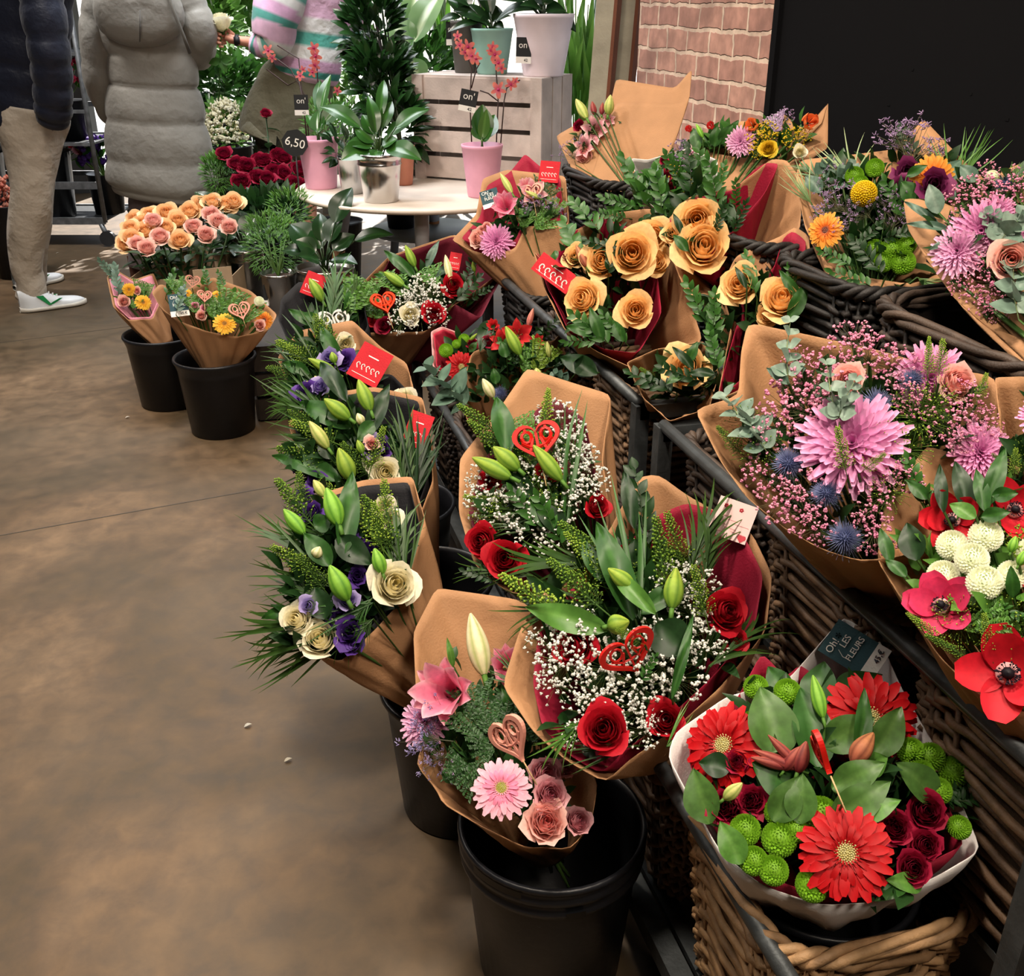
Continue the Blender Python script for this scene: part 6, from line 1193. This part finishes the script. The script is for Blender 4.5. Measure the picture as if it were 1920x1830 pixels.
# ------------------------------------------------------------------ people
def spline(ks, m):
    """ks = list of (Vector, radius...) -> m+1 smooth samples"""
    out = []; n = len(ks) - 1
    for i in range(m + 1):
        s = i / m * n; j = min(int(s), n - 1); f = s - j; p = [ks[max(0, min(n, j + d))] for d in (-1, 0, 1, 2)]
        def cr_(a, b, c, d): return .5 * ((2 * b) + (c - a) * f + (2 * a - 5 * b + 4 * c - d) * f * f + (3 * b - a - 3 * c + d) * f * f * f)
        out.append((cr_(p[0][0], p[1][0], p[2][0], p[3][0]), cr_(p[0][1], p[1][1], p[2][1], p[3][1])))
    return out
def limb(mb, ks, m, col, n=20, puffs=0, pa=.10, wr=.0, flat=1.0, axis=None, cut=True):
    """ks = [(point, radius)]: tapering tube, quilted into puffs, creased by wr; flat squashes it along the view"""
    sm = spline(ks, m); rings = []; X = axis or CR
    for i, (p, r) in enumerate(sm):
        a = sm[min(m, i + 1)][0]; b = sm[max(0, i - 1)][0]; d = (a - b).normalized(); x = (X - d * X.dot(d)); x = x.normalized() if x.length > .1 else d.orthogonal().normalized(); y = d.cross(x)
        q = i / m; pf = 1 - pa + pa * abs(math.sin(PI * q * puffs)) ** .45 if puffs else 1
        rings.append((p, r * pf, x, y, q))
    def fn(u, v):
        p, r, x, y, q = rings[round(v * m)]; t = 2 * PI * u; rr = r * (1 + wr * (math.sin(3 * t + 17 * q) * .5 + math.sin(23 * q + 2 * math.sin(2 * t + 5 * q)) * .6))
        return p + x * rr * math.cos(t) + y * rr * flat * math.sin(t)
    mb.grid(n, m, fn, (lambda u, v: col(u, v)) if callable(col) else col, True)
    k = len(mb.v) - (m + 1) * n
    if cut: mb.f.append(tuple(range(k, k + n))[::-1]); mb.f.append(tuple(range(k + m * n, k + (m + 1) * n)))
def person_body(root, J, edges, skin='c89a80'):
    names = list(J); me = bpy.data.meshes.new('body'); me.from_pydata([tuple(J[k][0]) for k in names], [(names.index(a), names.index(b)) for a, b in edges], [])
    o = bpy.data.objects.new('body_cage', me); COL.objects.link(o)
    md = o.modifiers.new('skin', 'SKIN'); sv = me.skin_vertices[0].data if me.skin_vertices else None
    if sv is None:
        bpy.context.view_layer.objects.active = o; bm_ = None
    if sv is not None:
        for i, k in enumerate(names): sv[i].radius = (J[k][1], J[k][1])
        sv[0].use_root = True
    ss = o.modifiers.new('smooth', 'SUBSURF'); ss.levels = 2; ss.render_levels = 2; bpy.context.view_layer.update()
    m2 = bpy.data.meshes.new_from_object(o.evaluated_get(bpy.context.evaluated_depsgraph_get())); bpy.data.objects.remove(o)
    a = m2.color_attributes.new('Col', 'FLOAT_COLOR', 'POINT'); arr = np.ones((len(m2.vertices), 4), 'f'); arr[:, :3] = hx(skin); a.data.foreach_set('color', arr.ravel()); m2.materials.clear(); m2.materials.append(M['skin']); m2.name = 'body'
    m2.polygons.foreach_set('use_smooth', [True] * len(m2.polygons)); return link('body', m2, root)
def head(mb, P, r, f, skin, hair, longh=False):
    f = f.normalized(); x = f.cross(UP).normalized()
    def W(a, b, c): return P + x * a * r + f * b * r + UP * c * r
    return W
def make_head(root, P, r, f, skin, hairc, longh=False):
    f = f.normalized(); x = f.cross(UP).normalized(); R = Matrix((x, f, UP)).transposed().to_4x4(); mw = Matrix.Translation(P) @ R @ Matrix.Scale(r, 4)
    hm = MB(); hm.ball((0, 0, .1), .98, 20, 16, hx(hairc), (.86, 1.04, 1.06)); 
    if longh: hm.ball((0, -.45, -.7), .75, 14, 10, hx(hairc), (1, .6, 1.2))
    me = hm.mesh('hair', 'cloth'); o = link('hair', me, root, mw @ Matrix.Translation((0, -.12, .1)))
    fm = MB(); sk = hx(skin); fm.ball((0, .08, 0), .95, 24, 18, sk, (.80, .98, 1.18)); fm.tube([(0, .98, .12), (0, 1.2, -.18), (0, 1.0, -.24)], [.07, .13, .08], 8, sk)
    for s_ in (-1, 1): fm.ball((s_ * .3, .93, .1), .11, 10, 8, hx('ece8e4')); fm.ball((s_ * .3, 1.02, .1), .05, 8, 6, hx('2a1c14')); fm.ball((s_ * .80, 0, 0), .2, 8, 8, sk, (.35, .7, 1.1)); fm.tube([(s_ * .16, .98, .3), (s_ * .46, .86, .3)], .03, 5, hx(hairc))
    fm.tube([(-.24, .93, -.5), (0, 1.0, -.52), (.24, .93, -.5)], .045, 6, hx('a8605a'))
    link('face', fm.mesh('face', 'skin'), root, mw)
def sneaker(root, heel, toe, green=True):
    d = toe - heel; d.z = 0; L = d.length; d.normalize(); s = Vector((-d.y, d.x, 0)); R = Matrix((d, s, UP)).transposed().to_4x4(); mw = Matrix.Translation((heel.x, heel.y, 0)) @ R
    wf = lambda v: .036 + .016 * math.sin(PI * min(1, v * .9 + .1)) + .008 * (v > .6) * math.sin(PI * (v - .6) / .4)
    def hw(v): return wf(v) * (math.sin(PI * min(.5, .12 + v * 3)) if v < .15 else 1) * math.sqrt(max(0.02, 1 - max(0, (v - .78) / .225) ** 2))
    hh = lambda v: .115 - .0 * v if v < .28 else (.115 - .055 * min(1, (v - .28) / .3) if v < .58 else .060 - .018 * (v - .58) / .42)
    sm = MB(); sm.grid(24, 20, lambda u, v: (v * L, hw(v) * 1.08 * math.cos(2 * PI * u), .014 + .014 * math.copysign(abs(math.sin(2 * PI * u)) ** .4, math.sin(2 * PI * u))), hx('d4cfc4'), True)
    um = MB(); um.grid(18, 22, lambda u, v: (.004 + v * (L - .012), hw(v) * .98 * math.cos(PI * u), .024 + (hh(v) - .024) * math.sin(PI * u) ** .6 * math.sqrt(max(.04, 1 - max(0, (v - .85) / .16) ** 2))), hx('e4e8ec'))
    sh = link('sneaker', um.mesh('sneaker', 'paint'), root, mw); sh['label'] = 'white sneaker with a green V'
    sub('sole', sm.mesh('sole', 'rubber'), sh, Matrix.Identity(4))
    lm = MB()
    for k in range(5): v = .34 + .055 * k; lm.tube([(v * L, -.022, hh(v) - .004), (v * L + .006, 0, hh(v) + .006), (v * L, .022, hh(v) - .004)], .0028, 5, hx('f0f0ec'))
    sub('laces', lm.mesh('laces', 'cloth'), sh, Matrix.Identity(4))
    gm2 = MB()
    for sd in (-1, 1):
        y = sd * .0505; a, b_, c = (.30 * L, .085), (.43 * L, .032), (.60 * L, .06)
        for (p, q, w0) in ((a, b_, .018), (b_, c, .013)): gm2.add([(p[0] - w0, y * .96, p[1]), (p[0] + w0, y * .96, p[1]), (q[0] + .008, y * 1.06, q[1]), (q[0] - .008, y * 1.06, q[1])], [(0, 1, 2, 3)], hx('1f8a4a'))
    q = sub('green_v', gm2.mesh('green_v', 'paint', False), sh, Matrix.Identity(4)); md = q.modifiers.new('t', 'SOLIDIFY'); md.thickness = .004; md.offset = 0
def V(x, y, t): return at(x, y, t)
pxm = lambda t, p: p * t / FPX
# man in navy jacket
fp = atz(70, 580, 0); T = (fp - CO).dot(CF) - .02; man = thing('person', 'person in a navy puffer jacket, beige trousers and white sneakers, hand in pocket', 'person', (fp.x, fp.y, 0)); g = lambda p: pxm(T, p)
def G(x, y, dt=0):                                                   # point whose pixel is x,y above the standing spot
    d = ray(x, y); return CO + d * (((fp - CO).dot(fh) + dt) / d.dot(fh))
T2 = T
J = dict(hip=(G(50, 190), .14), chest=(G(40, -60), .15), neck=(G(38, -200), .055), crown=(G(45, -330), .09), k1=(G(56, 400), .05), a1=(G(55, 560), .035), h2=(G(50, 200, .1), .1), k2=(G(62, 380, .2), .05), a2=(G(60, 520, .25), .035), s1=(G(60, -110, -.1), .06), e1=(G(95, 70, -.14), .04), w1=(G(98, 215, -.12), .03), s2=(G(20, -110, .12), .06), e2=(G(10, 70, .16), .04), w2=(G(30, 215, .14), .03))
person_body(man, J, [('hip', 'chest'), ('chest', 'neck'), ('neck', 'crown'), ('hip', 'k1'), ('k1', 'a1'), ('hip', 'h2'), ('h2', 'k2'), ('k2', 'a2'), ('chest', 's1'), ('s1', 'e1'), ('e1', 'w1'), ('chest', 's2'), ('s2', 'e2'), ('e2', 'w2')])
make_head(man, G(50, -330), .105, CR + fh * .3, 'c89a80', '3a2a20')
beige = hx('c0b4a4'); mb = MB()
limb(mb, [(G(56, 195, .0), g(66)), (G(57, 240, -.0), g(61)), (G(60, 300, -.02), g(45)), (G(60, 350, -.04), g(37)), (G(56, 400, -.04), g(36)), (G(50, 450, -.02), g(33)), (G(50, 500), g(29)), (G(58, 530), g(26)), (G(58, 562), g(27))], 46, beige, 24, wr=.045, flat=.85)
limb(mb, [(G(56, 200, .12), g(60)), (G(60, 300, .18), g(42)), (G(66, 380, .26), g(33)), (G(62, 450, .32), g(29)), (G(62, 500, .36), g(26)), (G(62, 524, .38), g(25))], 30, beige, 20, wr=.045, flat=.85)
tr_ = link('trousers', mb.mesh('trousers', 'denim'), man)
mb = MB(); mb.tube([G(92, 238, -.2), G(100, 245, -.19)], .004, 5, hx('8a8070')); q = link('pocket_seam', mb.mesh('pocket_seam', 'cloth'), man)
navy = hx('181d2e'); mb = MB()
limb(mb, [(G(38, -175), g(40)), (G(38, -140), g(82)), (G(40, -60), g(88)), (G(42, 30), g(80)), (G(42, 120), g(78)), (G(40, 190), g(74)), (G(38, 238), g(68))], 60, navy, 32, puffs=9, pa=.07, flat=.72, wr=.012); link('jacket', mb.mesh('jacket', 'puffer'), man)
for pts in (((60, -120, -.14), (75, -20, -.22), (90, 80, -.24), (98, 150, -.22), (100, 205, -.19), (98, 232, -.17)), ((10, -120, .14), (0, 0, .2), (-5, 90, .22), (10, 180, .2), (30, 225, .16))):
    mb = MB(); n_ = len(pts); limb(mb, [(G(x, y, d), g((36, 36, 34, 32, 31, 24)[i] if n_ == 6 else 30)) for i, (x, y, d) in enumerate(pts)], 48, navy, 20, puffs=8, pa=.10, wr=.02); link('sleeve', mb.mesh('sleeve', 'puffer'), man)
sneaker(man, atz(38, 586, 0), atz(163, 568, 0)); sneaker(man, atz(28, 545, 0), atz(119, 523, 0))
# person in long grey coat
fp = atz(300, 535, 0); T = (fp - CO).dot(CF); g = lambda p: pxm(T, p)
wm = thing('person', 'person seen from behind in a long hooded grey puffer coat', 'person', (fp.x, fp.y, 0))
J = dict(hip=(G(300, 210), .14), chest=(G(265, 20), .14), neck=(G(262, -90), .05), crown=(G(262, -200), .08), k1=(G(280, 400), .05), a1=(G(265, 505), .035), k2=(G(345, 400), .05), a2=(G(352, 505), .035), s1=(G(205, -10), .06), e1=(G(185, 110), .04), w1=(G(215, 205, .12), .03), s2=(G(325, -10), .06), e2=(G(372, 80, .05), .04), w2=(G(360, 95, .35), .03))
person_body(wm, J, [('hip', 'chest'), ('chest', 'neck'), ('neck', 'crown'), ('hip', 'k1'), ('k1', 'a1'), ('hip', 'k2'), ('k2', 'a2'), ('chest', 's1'), ('s1', 'e1'), ('e1', 'w1'), ('chest', 's2'), ('s2', 'e2'), ('e2', 'w2')])
make_head(wm, G(262, -190), .105, fh, 'c89a80', '4a3a30', True)
mv = hx('6e6264'); mb = MB()
limb(mb, [(G(280, 320), g(34)), (G(272, 390), g(28)), (G(266, 440), g(24)), (G(264, 500), g(22))], 20, mv, 18, wr=.05); limb(mb, [(G(340, 320), g(34)), (G(345, 390), g(28)), (G(350, 440), g(24)), (G(352, 500), g(22))], 20, mv, 18, wr=.05); link('trousers', mb.mesh('trousers', 'denim'), wm)
for bx in (264, 352):
    mb = MB(); q = atz(bx, 530, 0); mb.tube([q + UP * .16, q + UP * .05, q + UP * .004], [.055, .052, .056], 14, hx('4a2c20')); mb.ball(q + fh * .09 + UP * .045, .055, 12, 8, hx('4a2c20'), (1, 1.5, .8)); link('boot', mb.mesh('boot', 'plastic'), wm)
grey = hx('8e8a82'); mb = MB()
rows = [(-110, 258, 36), (-60, 258, 70), (-20, 260, 84), (30, 265, 88), (80, 278, 82), (120, 284, 78), (160, 288, 80), (205, 291, 86), (250, 295, 91), (300, 301, 97), (345, 304, 99), (368, 304, 86), (372, 304, 60)]
limb(mb, [(G(cx_, y_), g(hw_)) for y_, cx_, hw_ in rows], 90, grey, 40, puffs=8, pa=.09, flat=.66, wr=.010); link('coat', mb.mesh('coat', 'puffer'), wm)
for pts in (((205, -50, 0), (190, 20, -.02), (186, 80, -.02), (188, 150, .0), (205, 205, .08), (216, 222, .12)), ((320, -50, 0), (352, 10, 0), (372, 60, 0), (372, 98, .08), (368, 100, .2), (366, 95, .32))):
    mb = MB(); limb(mb, [(G(x, y, d), g((32, 33, 32, 28, 23, 18)[i])) for i, (x, y, d) in enumerate(pts)], 44, grey, 20, puffs=4, pa=.09, wr=.03); link('sleeve', mb.mesh('sleeve', 'puffer'), wm)
mb = MB(); hc = G(258, 8, -.15)
mb.grid(28, 18, lambda u, v: hc + CR * g(72) * math.sin(PI * v) ** .7 * math.cos(2 * PI * u) * (1 - .25 * math.sin(2 * PI * u)) + UP * (g(66) * math.sin(PI * v) ** .7 * math.sin(2 * PI * u) - .0) - fh * .11 * math.cos(PI * v) * (1 + .10 * math.sin(9 * u * 2) * math.sin(PI * v)), grey, True)
link('hood', mb.mesh('hood', 'puffer'), wm)
mb = MB(); mb.tube([G(262, 20, -.285), G(262, 78, -.25)], .004, 5, hx('5c5852')); link('hood_seam', mb.mesh('hood_seam', 'cloth'), wm)
mb = MB(); mb.tube([G(300, -60, -.2), G(325, 20, -.24), G(345, 70, -.23), G(356, 100, -.2)], .009, 6, hx('5a554c')); link('bag_strap', mb.mesh('bag_strap', 'cloth'), wm)
# person in striped sweater
fp = atz(560, 520, 0); T = (fp - CO).dot(CF); g = lambda p: pxm(T, p)
sw = thing('person', 'person in a pink, white and teal striped sweater holding up a cream rose', 'person', (fp.x, fp.y, 0)); SK_ = 'd8967c'
J = dict(hip=(G(560, 150), .12), chest=(G(580, -20), .12), neck=(G(575, -110), .045), crown=(G(565, -210), .08), k1=(G(545, 340), .045), a1=(G(540, 500), .035), k2=(G(580, 340), .045), a2=(G(585, 500), .035), s1=(G(545, -50, -.1), .05), e1=(G(520, 85, -.15), .036), w1=(G(447, 76, -.12), .024), p1=(G(425, 70, -.12), .03), s2=(G(620, -50, .1), .05), e2=(G(640, 60, .1), .036), w2=(G(580, 40, .2), .024))
person_body(sw, J, [('hip', 'chest'), ('chest', 'neck'), ('neck', 'crown'), ('hip', 'k1'), ('k1', 'a1'), ('hip', 'k2'), ('k2', 'a2'), ('chest', 's1'), ('s1', 'e1'), ('e1', 'w1'), ('w1', 'p1'), ('chest', 's2'), ('s2', 'e2'), ('e2', 'w2')], SK_)
make_head(sw, G(565, -200), .1, -CR, 'c89a80', '6a4a30', True)
ST = [hx('e0b4cc'), hx('e8e4e0'), hx('5aa898'), hx('e8e4e0'), hx('d8a8c8'), hx('4a9488'), hx('e0b4cc')]
stripe = lambda n: (lambda u, v: ST[int(v * n + .15 * math.sin(6 * u)) % 7])
mb = MB(); limb(mb, [(G(575, -105), g(26)), (G(580, -80), g(50)), (G(582, -20), g(60)), (G(578, 60), g(58)), (G(574, 130), g(60)), (G(572, 150), g(50))], 60, stripe(15), 28, wr=.02, flat=.7); link('sweater', mb.mesh('sweater', 'denim'), sw)
for pts in (((548, -70, -.1), (530, -10, -.14), (515, 40, -.16), (512, 75, -.16), (490, 84, -.15), (474, 80, -.14)), ((615, -70, .1), (635, 0, .12), (636, 50, .14), (600, 50, .2), (585, 45, .22), (580, 42, .24))):
    mb = MB(); limb(mb, [(G(x, y, d), g((34, 40, 38, 32, 20, 16)[i])) for i, (x, y, d) in enumerate(pts)], 50, stripe(14), 20, wr=.04); link('sleeve', mb.mesh('sleeve', 'cloth'), sw)
ol = hx('6a6450'); mb = MB(); limb(mb, [(G(570, 105), g(50)), (G(560, 150), g(62)), (G(540, 210), g(74)), (G(532, 262), g(80)), (G(530, 268), g(78))], 30, ol, 32, wr=.03, flat=.6, cut=False); o = link('skirt', mb.mesh('skirt', 'denim'), sw)
mb = MB(); 
for bx in (540, 585): q = atz(bx, 515, 0); mb.ball(q + UP * .04 - CR * .05, .05, 12, 8, hx('2a2624'), (1.9, .9, .8))
link('shoes', mb.mesh('shoes', 'plastic'), sw)
mb = MB(); sk_ = hx(SK_); Wp = G(432, 72, -.12)                      # palm, four unequal curled fingers and thumb closed on the stem
def gp(x, y, d=-.12): return G(x, y, d)
mb.tube([gp(447, 76), gp(436, 74), gp(424, 70)], [.022, .032, .030], 12, sk_, flat=.6)
for (a, b_, c, dd, r0) in (((424, 62), (412, 58), (408, 64), 0, .0085), ((422, 68), (409, 66), (406, 72), -.01, .009), ((422, 75), (409, 75), (408, 80), -.01, .0085), ((424, 80), (413, 83), (412, 87), 0, .0075)): mb.tube([gp(*a), gp(b_[0], b_[1], -.14 + dd), gp(c[0], c[1], -.17 + dd), gp(c[0] + 7, c[1] + 1, -.17 + dd)], [r0 * 1.1, r0, r0, r0 * .8], 8, sk_)
mb.tube([gp(438, 66), gp(426, 56), gp(414, 54, -.15)], [.012, .011, .008], 8, sk_); link('hand', mb.mesh('hand', 'skin'), sw)
mb = MB(); mb.tube([gp(441, 75), gp(448, 76)], .029, 14, hx('1c1c20')); mb.box(gp(444, 76, -.155), (.03, .012, .036), hx('101014'), Matrix((CR, fh, UP)).transposed()); link('watch', mb.mesh('watch', 'rubber'), sw)
P = G(412, 38, -.15); rt = thing('rose', 'large cream rose held up by the person in the striped sweater', 'rose', P); me, _ = proto(FK, 'rose', 'cream'); link('bloom', me, rt, Matrix.Translation(P) @ basis(UP + CR * -.2, spin=1).to_4x4() @ Matrix.Scale(g(24), 4))
mb = MB(); mb.tube([P - UP * .05, gp(414, 70, -.155), gp(410, 190, -.15)], .0035, 6, hx('4a7a34'))
for x, y in ((425, 110), (438, 118), (420, 125), (405, 115)): leafat(mb, gp(414, 112, -.15), gp(x, y) - gp(414, 112, -.12), (CO - P), .07, .022, hx('3a6a2c'), hx('5a8a3c'))
link('stem', mb.mesh('stem', 'leaf'), rt)
# litter on the concrete: fallen leaves and petals
for i, (x, y, c, lb) in enumerate(((458, 1365, 'c8c4b8', 'small pale petal scrap on the floor beside the front bouquets'), (533, 1430, 'b8b09c', 'tiny dry petal on the floor left of the big front bucket'), (425, 772, '4a6a30', 'small green leaf fallen beside the left buckets'), (235, 785, 'd8d4cc', 'white paper crumb on the floor left of the buckets'), (105, 476, 'd8d4c8', 'pale petal on the floor between the sneakers and the trolley'))):
    mb = MB(); leafat(mb, Vector((0, 0, .003)), Vector((1, .2, .15)), UP, .018, .005, hx(c), hx(c), bend=.2); S1('fallen_petal', mb.mesh('fallen_petal', 'leaf'), lb, 'petal', Matrix.Translation(atz(x, y, 0)))
